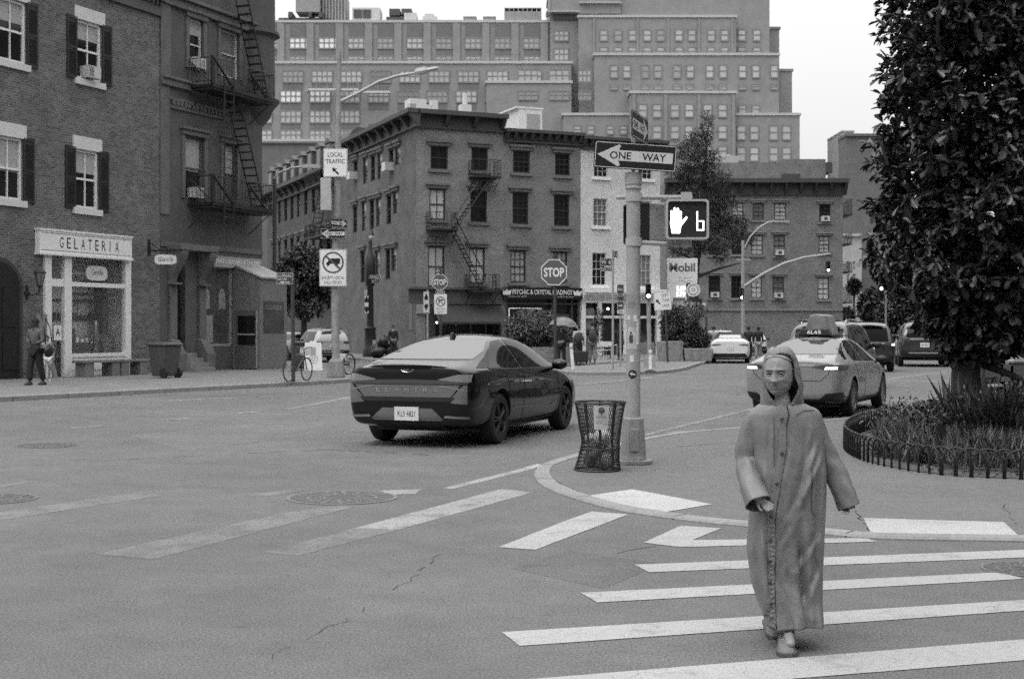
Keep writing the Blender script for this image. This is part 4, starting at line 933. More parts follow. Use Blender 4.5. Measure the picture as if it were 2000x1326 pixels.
for v0, v1 in ((127, 152), (165, 175)):
    for u in (1192, 1217, 1253, 1278, 1315, 1341, 1379, 1405, 1443, 1469, 1505): gwin(u, u + 14, v0, v1, 321, rndg.choice((GP, GP, GM)), 1, ex)
for v0, v1 in ((203, 229), (245, 271), (285, 305)):
    for u in (1247, 1275, 1310, 1338, 1374, 1403): gwin(u, u + 16, v0, v1, 316, GP, 1, ex)
for v0, v1 in ((245, 273), (287, 315)):
    for u in (1439 + 1, 1465, 1503, 1528): gwin(u, u + 16, v0, v1, 318, GP, 1, ex)
for v0, v1 in ((245, 262), (280, 300)):
    for u in (1121, 1147, 1185, 1211): gwin(u, u + 13, v0, v1, 319, GP, 1, ex)
for v0, v1 in ((165, 195), (178, 205)): pass
for u in (1443, 1469): gwin(u, u + 14, 205, 222, 321, GM, 1, ex)
ex.sort(key=lambda e: -(e[1] - e[0]) * (e[3] - e[2]))
def gw_geo(mb, e, local=True):
    a, b, c, d, y, gl, cols = e
    mb.mi = 1; mb.box(a, b, y, y + .1, c, d)
    mb.mi = 0; w = .22
    mb.box(a - .1, b + .1, y - .12, y, d - w, d + .05); mb.box(a - .1, b + .1, y - .12, y, c - .25, c + .1); mb.box(a, b, y - .1, y, (c + d) / 2 - .12, (c + d) / 2 + .12)
    for k in range(cols + 1): x = a + (b - a) * k / cols; mb.box(x - .12, x + .12, y - .11, y, c + .1, d - w)
FM = mat('far_steel_frame', .20, .7, .1, 2)
for e in ex[:100]: q = MB(); gw_geo(q, e); q.build('window', [FM, e[5]], Gb)
q = MB(); [gw_geo(q, e) for e in ex[100:]]; stuff(q.build('small_window', [FM, GP], Gb))
# spandrels and brick piers between the wide windows
q = MB()
for v0, v1, off, Y in ((47, 74, 0, 330), (95, 110, 0, 330), (161, 177, -14, 325), (200, 216, -18, 325), (240, 254, -18, 325)):
    for k in range(-2, 10):
        u = 566 + 57.1 * k + off
        if u + 40 > 1072: continue
        q = MB(); q.box(gx(u, Y), gx(u + 40, Y), Y - 330 - .06, Y - 330, gz(v1, Y) + .1, gz(v0, Y) - .3); q.build('spandrel', GB2, Gb)
for k in range(-2, 10):
    u = 549 + 57.1 * k; q = MB()
    if u < 1070: q.box(gx(u - 7, 330), gx(u + 7, 330), -.55, -.001, gz(125, 330), gz(47, 330)); q.build('pier', GB, Gb)
for u in (1160, 1245, 1305, 1365, 1430): q = MB(); q.box(gx(u - 2, 325), gx(u + 2, 325), -5.3, -5.001, gz(109, 325), gz(37, 325)); q.build('pier', GB, Gb)
for u in (1238, 1300, 1365, 1432): q = MB(); q.box(gx(u - 3, 316), gx(u + 3, 316), -14.4, -14.001, gz(320, 316), gz(186, 316)); q.build('pier', GB, Gb)
# things standing on that roof
def roof_thing(name, label, cat, parts):
    t = thing(name, label, cat, (0, 330, 0), 0, None)
    for nm, m, bxs in parts:
        q = MB()
        for u0, u1, v0, v1, dy in bxs: q.box(gx(u0, 330), gx(u1, 330), dy, dy + 6, gz(v1, 330), gz(v0, 330))
        q.build(nm, m, t)
    return t
RG = mat('roof_plant_grey', .26, .7, .2, 1); RD = mat('roof_plant_dark', .07, .7, .3, 1); RP = mat('roof_plant_pale', .5, .7, .1, 1)
roof_thing('cooling_tower', 'dark cooling house with slanted legs at the left end of the far roof', 'roof plant', [('tower', RG, [(575, 622, -30, 20, 2)]), ('base', RD, [(540, 640, 30, 44, 3), (560, 568, 20, 30, 2), (600, 606, 20, 30, 2), (620, 628, 20, 30, 2)]), ('ribbed_wall', RG, [(625 + 6 * k, 629 + 6 * k, -20 + k, 44, 4) for k in range(8)] + [(622, 672, -16, 43.8, 5)])])
roof_thing('roof_chiller', 'boxy chiller with two dark fan grilles in a pale frame on the far roof', 'roof plant', [('case', RP, [(685, 740, 10, 40, 3), (684, 700, 40, 44, 2)]), ('fan_grille', RD, [(688, 704, 14, 31, 2.8), (706, 722, 14, 31, 2.8)])])
roof_thing('roof_fan_set', 'pair of raised dark fans beside pale ducts on the far roof', 'roof plant', [('fan', RD, [(758, 779, 12, 25, 3)]), ('fan', RD, [(782, 802, 12, 24, 3)]), ('frame', RD, [(752, 790, 28, 43, 3)]), ('duct', RP, [(788, 812, 22, 43, 2), (824, 852, 27, 43, 3), (828, 846, 22, 27, 3)])])
roof_thing('roof_hatch', 'first small pale hood right of the ducts on the far roof', 'roof hood', [('hood', RP, [(906, 928, 30, 43, 3)]), ('cap', RG, [(904, 930, 28, 30, 2.5)])])
roof_thing('roof_hatch', 'second small pale hood nearer the railed roof house', 'roof hood', [('hood', RP, [(945, 966, 30, 43, 3)]), ('cap', RG, [(943, 968, 28, 30, 2.5)])])
roof_thing('railed_roof_house', 'grey roof house with a railing along its top on the far roof', 'roof house', [('wall', RG, [(985, 1058, 17, 44, 3)]), ('rail', RP, [(985 + 9 * k, 986 + 9 * k, 10, 17, 3) for k in range(9)] + [(985, 1058, 10, 11, 3)])])
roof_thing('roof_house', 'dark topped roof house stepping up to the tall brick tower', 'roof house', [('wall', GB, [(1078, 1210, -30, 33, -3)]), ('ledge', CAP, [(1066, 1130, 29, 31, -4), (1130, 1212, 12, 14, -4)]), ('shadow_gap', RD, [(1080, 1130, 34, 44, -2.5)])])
sc = thing('hanging_scaffold', 'long pale work platform hung across the far brick block', 'scaffold', (0, 324, 0))
q = MB(); Y = 322
q.box(gx(598, Y), gx(700, Y), -2, -.6, gz(177, Y), gz(173, Y)); q.box(gx(690, Y), gx(762, Y), -2, -.6, gz(182, Y), gz(178, Y)); q.build('deck', RP, sc)
q = MB(); rail(q, [(gx(598, Y), -2), (gx(700, Y), -2)], gz(173, Y), 1.2, 2.5, .1); rail(q, [(gx(690, Y), -2), (gx(762, Y), -2)], gz(178, Y), 1.2, 2.5, .1); q.box(gx(596, Y), gx(602, Y), -2.1, -.5, gz(180, Y), gz(168, Y)); q.box(gx(656, Y), gx(659, Y), -2.1, -.5, gz(185, Y), gz(165, Y)); q.build('railing', RG, sc)
# unseen houses added behind and right of the camera to darken car reflections
for nm, lb, o_, d_, L_ in (('unseen_row_house', 'unseen brick row house added behind the oak side to darken reflections', (36, 78), (0, -1), 24), ('unseen_row_house', 'second unseen brick row house added on the side of the square', (36, 53), (0, -1), 30), ('unseen_row_house', 'third unseen brick row house added beside the camera', (38, 22), (0, -1), 34),
        ('unseen_row_house', 'unseen brick row house added behind the camera', (36, -22), (-1, 0), 30), ('unseen_row_house', 'second unseen row house added behind the camera', (5, -22), (-1, 0), 34)):
    W_ = Wall(o_, d_); h = thing(nm, lb, 'house', W_.pt(0), W_.rz, 'unseen houses added for reflections'); n = int(L_ / 2.8); wl = []
    for k in range(n):
        for z in (1.2, 5, 8.4, 11.8, 15.2, 18.6): x = 1.2 + k * 2.8; wl.append((x, x + 1.1, z, z + 1.9))
    mb = MB(); wall_with_holes(mb, 0, L_, -.02, 22, wl); shell(mb, 0, L_, -.02, 22, 10); mb.build('wall', brick_mat('house_brick'), h)
    for a_, b_, c_, d__ in wl: window(h, I4, a_, b_, c_, d__, DF, M_['glassd'], 2, 1, .12, .06, True, 0, None, True)
    q = MB(); cornice(q, 0, L_, 22.2, 21.3, .7, 2.0); q.build('cornice', M_['cornice'], h)
h, W_, L_, zt_ = (lambda W_: (thing('unseen_apartment_block', 'unseen tall brick apartment block added beyond the oak to darken reflections', 'building', W_.pt(0), W_.rz), W_, 34, 34))(Wall((46, 116), (0, -1)))  # unseen block added, tall enough to darken the saloon's side window reflections
wl = [(1.5 + k * 3, 2.8 + k * 3, 1.5 + z * 3.2, 3.3 + z * 3.2) for k in range(10) for z in range(14)]
mb = MB(); wall_with_holes(mb, 0, 34, -.02, 47, wl); shell(mb, 0, 34, -.02, 47, 12); mb.build('wall', brick_mat('house_brick'), h)
for a_, b_, c_, d__ in wl: window(h, I4, a_, b_, c_, d__, DF, M_['glassd'], 2, 1, .12, .06, True, 0, None, True)
# low dark brick building between
h, W_, L_, zt_ = plain_house('low_brick_building', 'dull brick building behind the mansard terrace', 430, 700, 281, 235, mat('dull_brick', .13, .9, .2, .6, fine=.1), dep=14)
# ================================================================ vehicles
def carpaint(name, g, coat=1.0, ior=1.6, rough=.35):
    m = mat(name, g, rough, .04, 3, coat=coat); b = m.node_tree.nodes['Principled BSDF']; b.inputs['Coat IOR'].default_value = ior; return m
def carglass(name, g=.012, ior=1.7):
    m = mat(name, g, .03, .1, 2, spec=.5); m.node_tree.nodes['Principled BSDF'].inputs['IOR'].default_value = ior; return m
CG = carglass('car_glass', .004, 1.22); CGR = carglass('car_rear_glass', .03, 3.2)
PLAS = mat('black_plastic', .018, .5, .2, 12); RIMM = mat('alloy_rim', .22, .35, .15, 8, metal=.7); RIMD = mat('dark_alloy_rim', .05, .35, .2, 8, metal=.6)
LENS = mat('tail_lens', .06, .12, .2, 9, spec=.7); LENSC = mat('clear_lens', .2, .12, .2, 9, spec=.7); LIT = mat('lit_tail_lamp', .9, .4, .02, 4, emit=3.0); CHR = mat('chrome_trim', .6, .15, .05, 6, metal=.9); SILV = mat('silver_panel', .26, .35, .08, 4, coat=.4)
def lerp_tab(tab, x):
    if x <= tab[0][0]: return tab[0][1]
    for (a, p), (b, q) in zip(tab, tab[1:]):
        if x <= b:
            t = (x - a) / (b - a); t = t * t * (3 - 2 * t) * .5 + t * .5; return p + (q - p) * t
    return tab[-1][1]
def car_body(sp):
    xs = sp['xs']; mb = MB(); rings = []
    for x in xs:
        w, zb, zs, zr, wr = (lerp_tab(sp[k], x) for k in ('w', 'zb', 'zs', 'zr', 'wr'))
        zm = zb + (zs - zb) * .55; ws = w * .965; zd = max(zr - zs, .02)
        tum = min(1, zd / .3)                         # 0 on bonnet and boot, 1 in the cabin
        h = [(0, zb), (w * .8, zb), (w * .965, zb + .07), (w, zm), (w * .992, zs - .10), (ws, zs)]
        y6 = ws + (wr - ws) * (.10 if tum > .5 else .25); z6 = zs + zd * (.10 if tum > .5 else .35)
        h += [(y6, z6), (wr + .02 * tum, zs + zd * .86), (wr * .86, zs + zd * .97), (0, zs + zd + .03 * tum + .012)]
        rings.append([(x, y, z) for y, z in h] + [(x, -y, z) for y, z in h[-2:0:-1]])
    mb.rings(rings); return mb
def make_car(name, label, cat, sp, pose, paint, group=None, arches=True):
    x, y, hd, sc = pose
    t = thing(name, label, cat, (x, y, 0), pi / 2 - hd, group); t.scale = (sc, sc, sc)
    o = car_body(sp).build('body', [paint, PLAS], t, smooth=True)
    md = o.modifiers.new('s', 'SUBSURF'); md.levels = 3; md.render_levels = 3
    bpy.context.view_layer.update(); mapply(o)
    cuts = []
    for wx in sp['wheels']:
        for sg in (-1, 1):
            q = MB(); q.mi = 1; n = 32; yi, yo = sg * (sp['track'] / 2 - .16), sg * 1.3; r = sp['arch']
            q.rings([[(wx + r * cos(2 * pi * k / n), yy, sp['wr_'] + .02 + r * sin(2 * pi * k / n)) for k in range(n)] for yy in (yi, yo)])
            c = q.build('cutter', [paint, PLAS], t); cuts.append(c)
            b = o.modifiers.new('b', 'BOOLEAN'); b.operation = 'DIFFERENCE'; b.object = c; b.solver = 'EXACT'
    bpy.context.view_layer.update(); mapply(o)
    for c in cuts: bpy.data.objects.remove(c)
    o.data.polygons.foreach_set('use_smooth', [True] * len(o.data.polygons)); o.data.set_sharp_from_angle(angle=R(40))
    bv = BVHTree.FromPolygons([v.co for v in o.data.vertices], [list(p.vertices) for p in o.data.polygons])
    t_bv[t.name] = bv
    for wx in sp['wheels']:
        for sg in (-1, 1): wheel(t, wx, sg * sp['track'] / 2, sp['wr_'], sg, sp.get('rim', RIMM), sp.get('spokes', 5))
    return t, bv
t_bv = {}
_wm = {}
def wheel(parent, wx, wy, r, sg, rim, ns):
    k = (r, rim.name, ns)
    if k not in _wm:
        a = MB(); prof = [(r * .66, -.10), (r * .9, -.105), (r * .98, -.08), (r, -.03), (r, .03), (r * .98, .08), (r * .9, .105), (r * .66, .10)]
        n = 36; a.rings([[(p * cos(2 * pi * j / n), yy, p * sin(2 * pi * j / n)) for j in range(n)] for p, yy in prof + prof[:1]], True, False, False)
        b = MB(); n = 36
        b.rings([[(p * cos(2 * pi * j / n), yy, p * sin(2 * pi * j / n)) for j in range(n)] for p, yy in ((r * .68, -.09), (r * .70, .095), (r * .64, .098), (r * .60, .06), (r * .60, -.09))], True, False, False)
        for j in range(ns):
            a_ = 2 * pi * j / ns
            for d in (-.16, .16):
                p0 = Vector((cos(a_ + d * .4) * r * .1, .085, sin(a_ + d * .4) * r * .1)); p1 = Vector((cos(a_ + d) * r * .63, .075, sin(a_ + d) * r * .63))
                b.tube([p0, p1], [r * .07, r * .055], 5)
        b.rings([[(p * cos(2 * pi * j / 16), yy, p * sin(2 * pi * j / 16)) for j in range(16)] for p, yy in ((r * .17, .05), (r * .16, .1), (r * .02, .105))], True, False, True)
        b.mi = 1; b.rings([[(p * cos(2 * pi * j / 24), .0, p * sin(2 * pi * j / 24)) for j in range(24)] for p in (r * .6, .01)], True, False, True)
        _wm[k] = (a.mesh('tyre', M_['rubber'], 35), b.mesh('rim', [rim, PLAS], 35))
    w = bpy.data.objects.new('wheel', _wm[k][0]); COL.objects.link(w); w.parent = parent
    w.location = (wx, wy, r); w.rotation_euler = (0, 0, 0 if sg > 0 else pi)
    link('rim', _wm[k][1], w)
def patch(parent, bv, name, pts, axis, m, off=.006, side=1, step=.05, curve=None):
    """a trim piece, glass or lamp laid on the body: outline in two coordinates, followed onto the bodywork"""
    bm = bmesh.new(); f = bm.faces.new([bm.verts.new((a, b, 0)) for a, b in pts]); bmesh.ops.triangulate(bm, faces=[f])
    for _ in range(7):
        ed = [e for e in bm.edges if e.calc_length() > step]
        if not ed: break
        bmesh.ops.subdivide_edges(bm, edges=ed, cuts=1); bmesh.ops.triangulate(bm, faces=bm.faces)
    kill = []
    for v in bm.verts:
        a, b = v.co.x, v.co.y
        if axis == 'y': o_, d_ = Vector((a, side * 3, b)), Vector((0, -side, 0))
        elif axis == 'x': o_, d_ = Vector((side * 6, a, b)), Vector((-side, 0, 0))
        else: o_, d_ = Vector((a, b, 5)), Vector((0, 0, -1))
        h = bv.ray_cast(o_, d_)
        if h[0] is None: kill.append(v); continue
        v.co = h[0] + h[1] * off * (1 if h[1].dot(d_) < 0 else -1)
    bmesh.ops.delete(bm, geom=kill, context='VERTS')
    bmesh.ops.recalc_face_normals(bm, faces=bm.faces)
    me = bpy.data.meshes.new(name); bm.to_mesh(me); bm.free(); me.materials.append(m)
    if me.polygons:
        n_ = sum((p.normal for p in me.polygons), Vector()); want = {'y': Vector((0, side, 0)), 'x': Vector((side, 0, 0)), 'z': Vector((0, 0, 1))}[axis]
        if n_.dot(want) < 0: me.flip_normals()
    me.polygons.foreach_set('use_smooth', [True] * len(me.polygons))
    return link(name, me, parent)
def mir(pts): return [(-a, b) for a, b in pts][::-1]
def strip(pts, w):
    """thin outline along a polyline"""
    pts = [Vector(p) for p in pts]; L_, R_ = [], []
    for i, p in enumerate(pts):
        d = (pts[min(i + 1, len(pts) - 1)] - pts[max(i - 1, 0)]).normalized(); n = Vector((-d.y, d.x)) * w / 2
        L_.append(tuple(p + n)); R_.append(tuple(p - n))
    return L_ + R_[::-1]
def plate(parent, x, z, txt, w=.33, h=.17):
    q = MB(); q.box(x - .012, x, -w / 2, w / 2, z - h / 2, z + h / 2); o = q.build('number_plate', mat('number_plate', .62, .5, .05, 9), parent)
    q = MB(); q.X = Matrix.Translation((x - .014, 0, z)) @ Matrix.Rotation(-pi / 2, 4, 'Z'); put_text(q, txt, -w * .36, w * .36, -h * .2, h * .2, 0); q.build('plate_number', PLAS, o)
def mirror_part(parent, x, y, z, sg, m, sc=1.0):
    q = MB(); q.sphere((x, y + sg * .11 * sc, z), (.09 * sc, .12 * sc, .075 * sc), 12, 8); q.tube([(x + .03, y - sg * .04, z - .06), (x, y + sg * .05, z - .03)], .025, 6); q.build('wing_mirror', m, parent, smooth=True)
# ---------------------------------------------------------------- dark saloon turning in the crossing
DK = carpaint('black_car_paint', .003, .9, 1.42, .3); DK.node_tree.nodes['Principled BSDF'].inputs['Specular IOR Level'].default_value = .12
SED = dict(xs=[-2.34, -2.335, -2.31, -2.22, -2.0, -1.7, -1.3, -.9, -.5, 0, .5, .9, 1.2, 1.6, 2.0, 2.2, 2.3, 2.34],
    w=[(-2.34, .70), (-2.33, .80), (-2.2, .875), (-1.8, .905), (0, .91), (1.6, .90), (2.1, .83), (2.3, .68), (2.34, .5)],
    zb=[(-2.34, .40), (-2.3, .28), (-1.9, .20), (1.9, .18), (2.3, .25), (2.34, .35)],
    zs=[(-2.34, .93), (-2.0, .955), (-.9, .95), (0, .925), (1.0, .885), (1.8, .74), (2.34, .58)],
    zr=[(-2.34, 1.0), (-2.25, 1.03), (-1.95, 1.075), (-1.5, 1.215), (-1.0, 1.345), (-.5, 1.405), (-.1, 1.415), (.3, 1.38), (.7, 1.22), (1.15, .99), (1.3, .95), (1.8, .82), (2.2, .68), (2.34, .61)],
    wr=[(-2.34, .66), (-2.0, .70), (-1.5, .61), (-.6, .56), (.2, .57), (.9, .66), (1.3, .78), (2.0, .70), (2.34, .45)],
    wheels=(-1.36, 1.36), track=1.56, arch=.37, wr_=.33, rim=RIMD, spokes=5)
car, bv = make_car('parked_car', 'black four door saloon with pale rear glass driving across the junction', 'car', SED, (-.54, 20.5, R(20.5), 1.087), DK)
car.name = 'saloon_car'
patch(car, bv, 'rear_window', [(-.66, 1.10), (.66, 1.10), (.62, 1.2), (.50, 1.33), (-.50, 1.33), (-.62, 1.2)], 'x', CGR, .006, -1)
sw1 = [(-1.62, 1.00), (-1.2, .985), (-.55, .975), (-.55, 1.345), (-.85, 1.32), (-1.2, 1.20)]
sw2 = [(-.47, .973), (.95, .945), (.62, 1.15), (.25, 1.30), (-.1, 1.345), (-.47, 1.35)]
for sg in (-1, 1):
    patch(car, bv, 'side_window', sw1, 'y', CG, .005, sg); patch(car, bv, 'side_window', sw2, 'y', CG, .005, sg)
    patch(car, bv, 'matt_quarter_glass', [(-2.0, 1.0), (-1.60, .985), (-1.15, .98), (-1.15, 1.225), (-1.45, 1.13)], 'y', PLAS, .004, sg)  # matt black stand-in for dark quarter glass, added to keep sky reflection off
    patch(car, bv, 'window_trim', strip([(-1.68, .99), (-1.2, .965), (0, .945), (1.0, .925)], .022), 'y', PLAS, .008, sg)
    patch(car, bv, 'door_seam', strip([(-.51, .965), (-.50, .6), (-.52, .30)], .014), 'y', PLAS, .003, sg, .04); patch(car, bv, 'door_seam', strip([(.92, .93), (1.0, .6), (.9, .3)], .014), 'y', PLAS, .003, sg, .04); patch(car, bv, 'door_seam', strip([(-1.2, .96), (-1.08, .75), (-.98, .6)], .014), 'y', PLAS, .003, sg, .04)
    patch(car, bv, 'sill_trim', [(-.95, .19), (.95, .19), (.95, .27), (-.95, .27)], 'y', PLAS, .006, sg)
    patch(car, bv, 'painted_crease_glint', strip([(-.9, .46), (-.3, .44), (.6, .40), (.85, .47)], .02), 'y', mat('crease_glint', .05, .3, .1, 4, coat=.6), .008, sg)  # paler strip paints the glint along the door crease
    for hx in (-.88, .12):
        q = MB(); yy = -sg * .0; hh = bv.ray_cast(Vector((hx, sg * 3, .80)), Vector((0, -sg, 0)))[0]; q.tube([(hx - .09, hh.y + sg * .018, .80), (hx + .09, hh.y + sg * .018, .80)], .014, 6); q.build('door_handle', CHR if sg < 0 else DK, car)
    mirror_part(car, .78, sg * .86, .98, sg, DK)
SIL = mat('rear_panel_paint', .02, .3, .06, 3, coat=.3)
PANEL = mat('tail_panel_sheen', .13, .35, .1, 4, coat=.3)  # black tail painted grey here, its reflection put into the colour
# tail: spoiler lip, light bar, sculpted lower panel, diffuser
patch(car, bv, 'light_bar', [(-.80, .80), (.80, .80), (.82, .845), (0, .86), (-.82, .845)], 'x', LENS, .006, -1)
for f_ in (lambda q: q, mir):
    patch(car, bv, 'tail_light', f_([(.42, .86), (.50, .845), (.83, .825), (.83, .92), (.70, .925)]), 'x', LENSC, .009, -1)
    patch(car, bv, 'tail_light_glow', f_([(.45, .772), (.80, .715), (.80, .735), (.46, .79)]), 'x', LENSC, .010, -1)
    patch(car, bv, 'reflector', f_([(.50, .385), (.80, .375), (.80, .405), (.52, .415)]), 'x', LENSC, .010, -1)
    patch(car, bv, 'bumper_vent', f_([(.38, .30), (.80, .29), (.80, .37), (.50, .375)]), 'x', PLAS, .009, -1)
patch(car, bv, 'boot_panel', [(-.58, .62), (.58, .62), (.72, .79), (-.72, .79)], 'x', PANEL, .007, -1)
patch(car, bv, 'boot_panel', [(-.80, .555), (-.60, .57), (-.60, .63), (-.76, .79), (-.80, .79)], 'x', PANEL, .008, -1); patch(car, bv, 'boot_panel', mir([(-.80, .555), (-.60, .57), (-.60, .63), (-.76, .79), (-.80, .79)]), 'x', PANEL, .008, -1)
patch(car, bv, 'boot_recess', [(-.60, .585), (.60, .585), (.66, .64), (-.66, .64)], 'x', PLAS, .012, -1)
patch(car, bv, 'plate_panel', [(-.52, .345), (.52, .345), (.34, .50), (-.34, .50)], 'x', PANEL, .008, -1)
patch(car, bv, 'diffuser', [(-.50, .22), (.50, .22), (.44, .335), (-.44, .335)], 'x', PLAS, .009, -1)
plate(car, -2.345, .43, 'KLS 4821')
q = MB(); q.X = Matrix.Translation((-2.30, 0, .99)) @ Matrix.Rotation(-pi / 2, 4, 'Z')
for k in range(20):
    a, b = 2 * pi * k / 20, 2 * pi * (k + 1) / 20; q.tube([(.085 * cos(a), -.035, .042 * sin(a)), (.085 * cos(b), -.035, .042 * sin(b))], .008, 5)
q.tube([(-.05, -.035, -.03), (.03, -.035, .0), (.05, -.035, .03)], .008, 5); q.tube([(-.05, -.035, -.025), (-.03, -.035, .02)], .007, 5)
q.build('badge', CHR, car)
q = MB(); q.X = Matrix.Translation((-2.352, 0, .705)) @ Matrix.Rotation(-pi / 2, 4, 'Z')
for k, ch_ in enumerate('ELANTRA'): put_text(q, ch_, -.42 + k * .13, -.36 + k * .13, 0, .045, 0)
q.build('badge_lettering', CHR, car)
lip = MB(); rr = []
for k in range(17):
    y = -.78 + 1.56 * k / 16; e_ = abs(y / .78); x = -2.33 + .16 * e_ ** 2.2; z = 1.03 - .07 * e_ ** 2.5
    rr.append([(x + .22, y, z - .0), (x + .02, y, z + .022), (x - .035, y, z + .012), (x - .03, y, z - .03), (x + .05, y, z - .09), (x + .2, y, z - .1)])
lip.rings(rr); lip.build('boot_lip', DK, car, smooth=50)
q = MB(); q.rings([[(x, y, z) for x, z in ((-.95, 1.345), (-.78, 1.385), (-.86, 1.44), (-.92, 1.43))] for y in (-.018, .018)]); q.build('roof_antenna', PLAS, car)
q = MB(); q.box(-1.7, 1.7, -.72, .72, .17, .21); q.build('underbody', PLAS, car)
# ---------------------------------------------------------------- yellow cab
TX = carpaint('taxi_paint', .24, .7, 1.5, .35)
CAM = dict(xs=[-2.44, -2.43, -2.40, -2.28, -2.0, -1.65, -1.3, -.9, -.5, 0, .5, .95, 1.25, 1.7, 2.1, 2.3, 2.4, 2.44],
    w=[(-2.44, .70), (-2.42, .80), (-2.25, .88), (-1.8, .915), (0, .92), (1.6, .91), (2.2, .83), (2.4, .68), (2.44, .5)],
    zb=[(-2.44, .42), (-2.4, .30), (-1.9, .21), (1.9, .19), (2.4, .27), (2.44, .36)],
    zs=[(-2.44, .90), (-2.0, .945), (-.9, .95), (0, .93), (1.0, .89), (1.8, .76), (2.44, .6)],
    zr=[(-2.44, .99), (-2.35, 1.04), (-2.0, 1.09), (-1.65, 1.17), (-1.2, 1.31), (-.7, 1.415), (-.2, 1.445), (.25, 1.41), (.7, 1.25), (1.2, 1.0), (1.35, .96), (1.9, .84), (2.3, .7), (2.44, .63)],
    wr=[(-2.44, .66), (-2.0, .70), (-1.5, .62), (-.6, .57), (.2, .58), (.9, .67), (1.3, .79), (2.0, .72), (2.44, .45)],
    wheels=(-1.41, 1.41), track=1.60, arch=.375, wr_=.335, rim=RIMM, spokes=9)
cab, bv = make_car('taxi', 'pale yellow taxi with lit tail lights and roof advert wedge', 'taxi', CAM, (6.2, 26.6, R(26), 1.03), TX)
patch(cab, bv, 'rear_window', [(-.66, 1.12), (.66, 1.12), (.64, 1.22), (.52, 1.37), (-.52, 1.37), (-.64, 1.22)], 'x', CGR, .006, -1)
for sg in (-1, 1):
    patch(cab, bv, 'side_window', [(-1.22, 1.0), (-.45, .985), (-.45, 1.375), (-.75, 1.355), (-1.05, 1.26), (-1.2, 1.12)], 'y', CG, .005, sg)
    patch(cab, bv, 'side_window', [(-.37, .985), (1.0, .955), (.65, 1.18), (.28, 1.33), (-.05, 1.375), (-.37, 1.38)], 'y', CG, .005, sg)
    patch(cab, bv, 'quarter_window', [(-1.72, 1.04), (-1.58, 1.03), (-1.34, 1.17), (-1.30, 1.27), (-1.36, 1.25), (-1.56, 1.15)], 'y', CG, .006, sg)
    for pl in ([(-.41, .97), (-.40, .6), (-.42, .3)], [(.97, .94), (1.04, .6), (.95, .3)], [(-1.24, .98), (-1.12, .76), (-1.02, .62)], [(-1.1, .31), (1.0, .30)]): patch(cab, bv, 'door_seam', strip(pl, .016), 'y', mat('seam_shadow_gap', .08, .7, .1, 8), .003, sg, .04)
    patch(cab, bv, 'sill_trim', [(-.98, .2), (.98, .2), (.98, .26), (-.98, .26)], 'y', PLAS, .006, sg)
    mirror_part(cab, .80, sg * .87, .99, sg, PLAS)
    for hx in (-.80, .2):
        hh = bv.ray_cast(Vector((hx, sg * 3, .82)), Vector((0, -sg, 0)))[0]; q = MB(); q.tube([(hx - .1, hh.y + sg * .02, .82), (hx + .1, hh.y + sg * .02, .82)], .015, 6); q.build('door_handle', TX, cab)
q = MB()
hh = bv.ray_cast(Vector((-.9, -3, .66)), Vector((0, 1, 0)))[0]; q.X = Matrix.Translation((0, hh.y - .01, 0)); put_text(q, 'NYC', -.98, -.72, .60, .70, 0, .01); put_text(q, 'TAXI', -.62, -.46, .60, .68, 0, .01); q.build('door_lettering', PLAS, cab)
for f_ in (lambda q: q, mir):
    patch(cab, bv, 'tail_light', f_([(.36, .905), (.60, .86), (.88, .85), (.90, .93), (.72, .945), (.5, .93)]), 'x', LENS, .007, -1)
    patch(cab, bv, 'lit_lamp', f_([(.60, .868), (.80, .866), (.80, .90), (.62, .905)]), 'x', LIT, .012, -1)
    patch(cab, bv, 'bumper_corner', f_([(.48, .32), (.86, .28), (.86, .46), (.62, .44)]), 'x', PLAS, .007, -1)
patch(cab, bv, 'bumper_valance', [(-.6, .22), (.6, .22), (.56, .34), (-.56, .34)], 'x', PLAS, .007, -1)
patch(cab, bv, 'boot_seam', strip([(-.72, .96), (-.66, .78), (-.52, .66), (.52, .66), (.66, .78), (.72, .96)], .014), 'x', mat('seam_shadow_gap'), .004, -1, .04)
patch(cab, bv, 'boot_chrome', strip([(-.42, .935), (.42, .935)], .03), 'x', CHR, .01, -1)
plate(cab, -2.452, .80, 'T68 2241C', .32, .16)
q = MB(); q.X = Matrix.Translation((-2.44, -.58, .725)) @ Matrix.Rotation(-pi / 2, 4, 'Z'); put_text(q, 'LE', 0, .12, 0, .04, -.01); q.build('badge_lettering', CHR, cab)
q = MB(); q.rings([[(x, y, z) for y, z in ((-.25, 1.46), (.25, 1.46), (.13, 1.84), (.0, 1.86), (-.13, 1.84))] for x in (-.50, .40)]); q.build('roof_advert', mat('advert_wedge', .22, .4, .5, 3), cab, bevel=.02)
q = MB(); q.rings([[(x, y, z) for y, z in ((-.32, 1.46), (.32, 1.46), (.24, 1.58), (-.24, 1.58))] for x in (-.68, -.505)]); q.build('roof_light', mat('roof_light_case', .03, .4, .2, 5), cab, bevel=.015)
q = MB(); q.X = Matrix.Translation((-.6825, 0, 0)) @ Matrix.Rotation(-pi / 2, 4, 'Z'); put_text(q, '6L65', -.13, .13, 1.485, 1.555, 0, .01); q.build('roof_number', mat('roof_number_white', .55, .5, .05, 5, emit=.2), cab)
q = MB(); q.box(-.6, .5, -.4, .4, 1.44, 1.46); q.build('roof_rack', PLAS, cab)
q = MB(); q.box(-1.8, 1.8, -.72, .72, .18, .22); q.build('underbody', PLAS, cab)
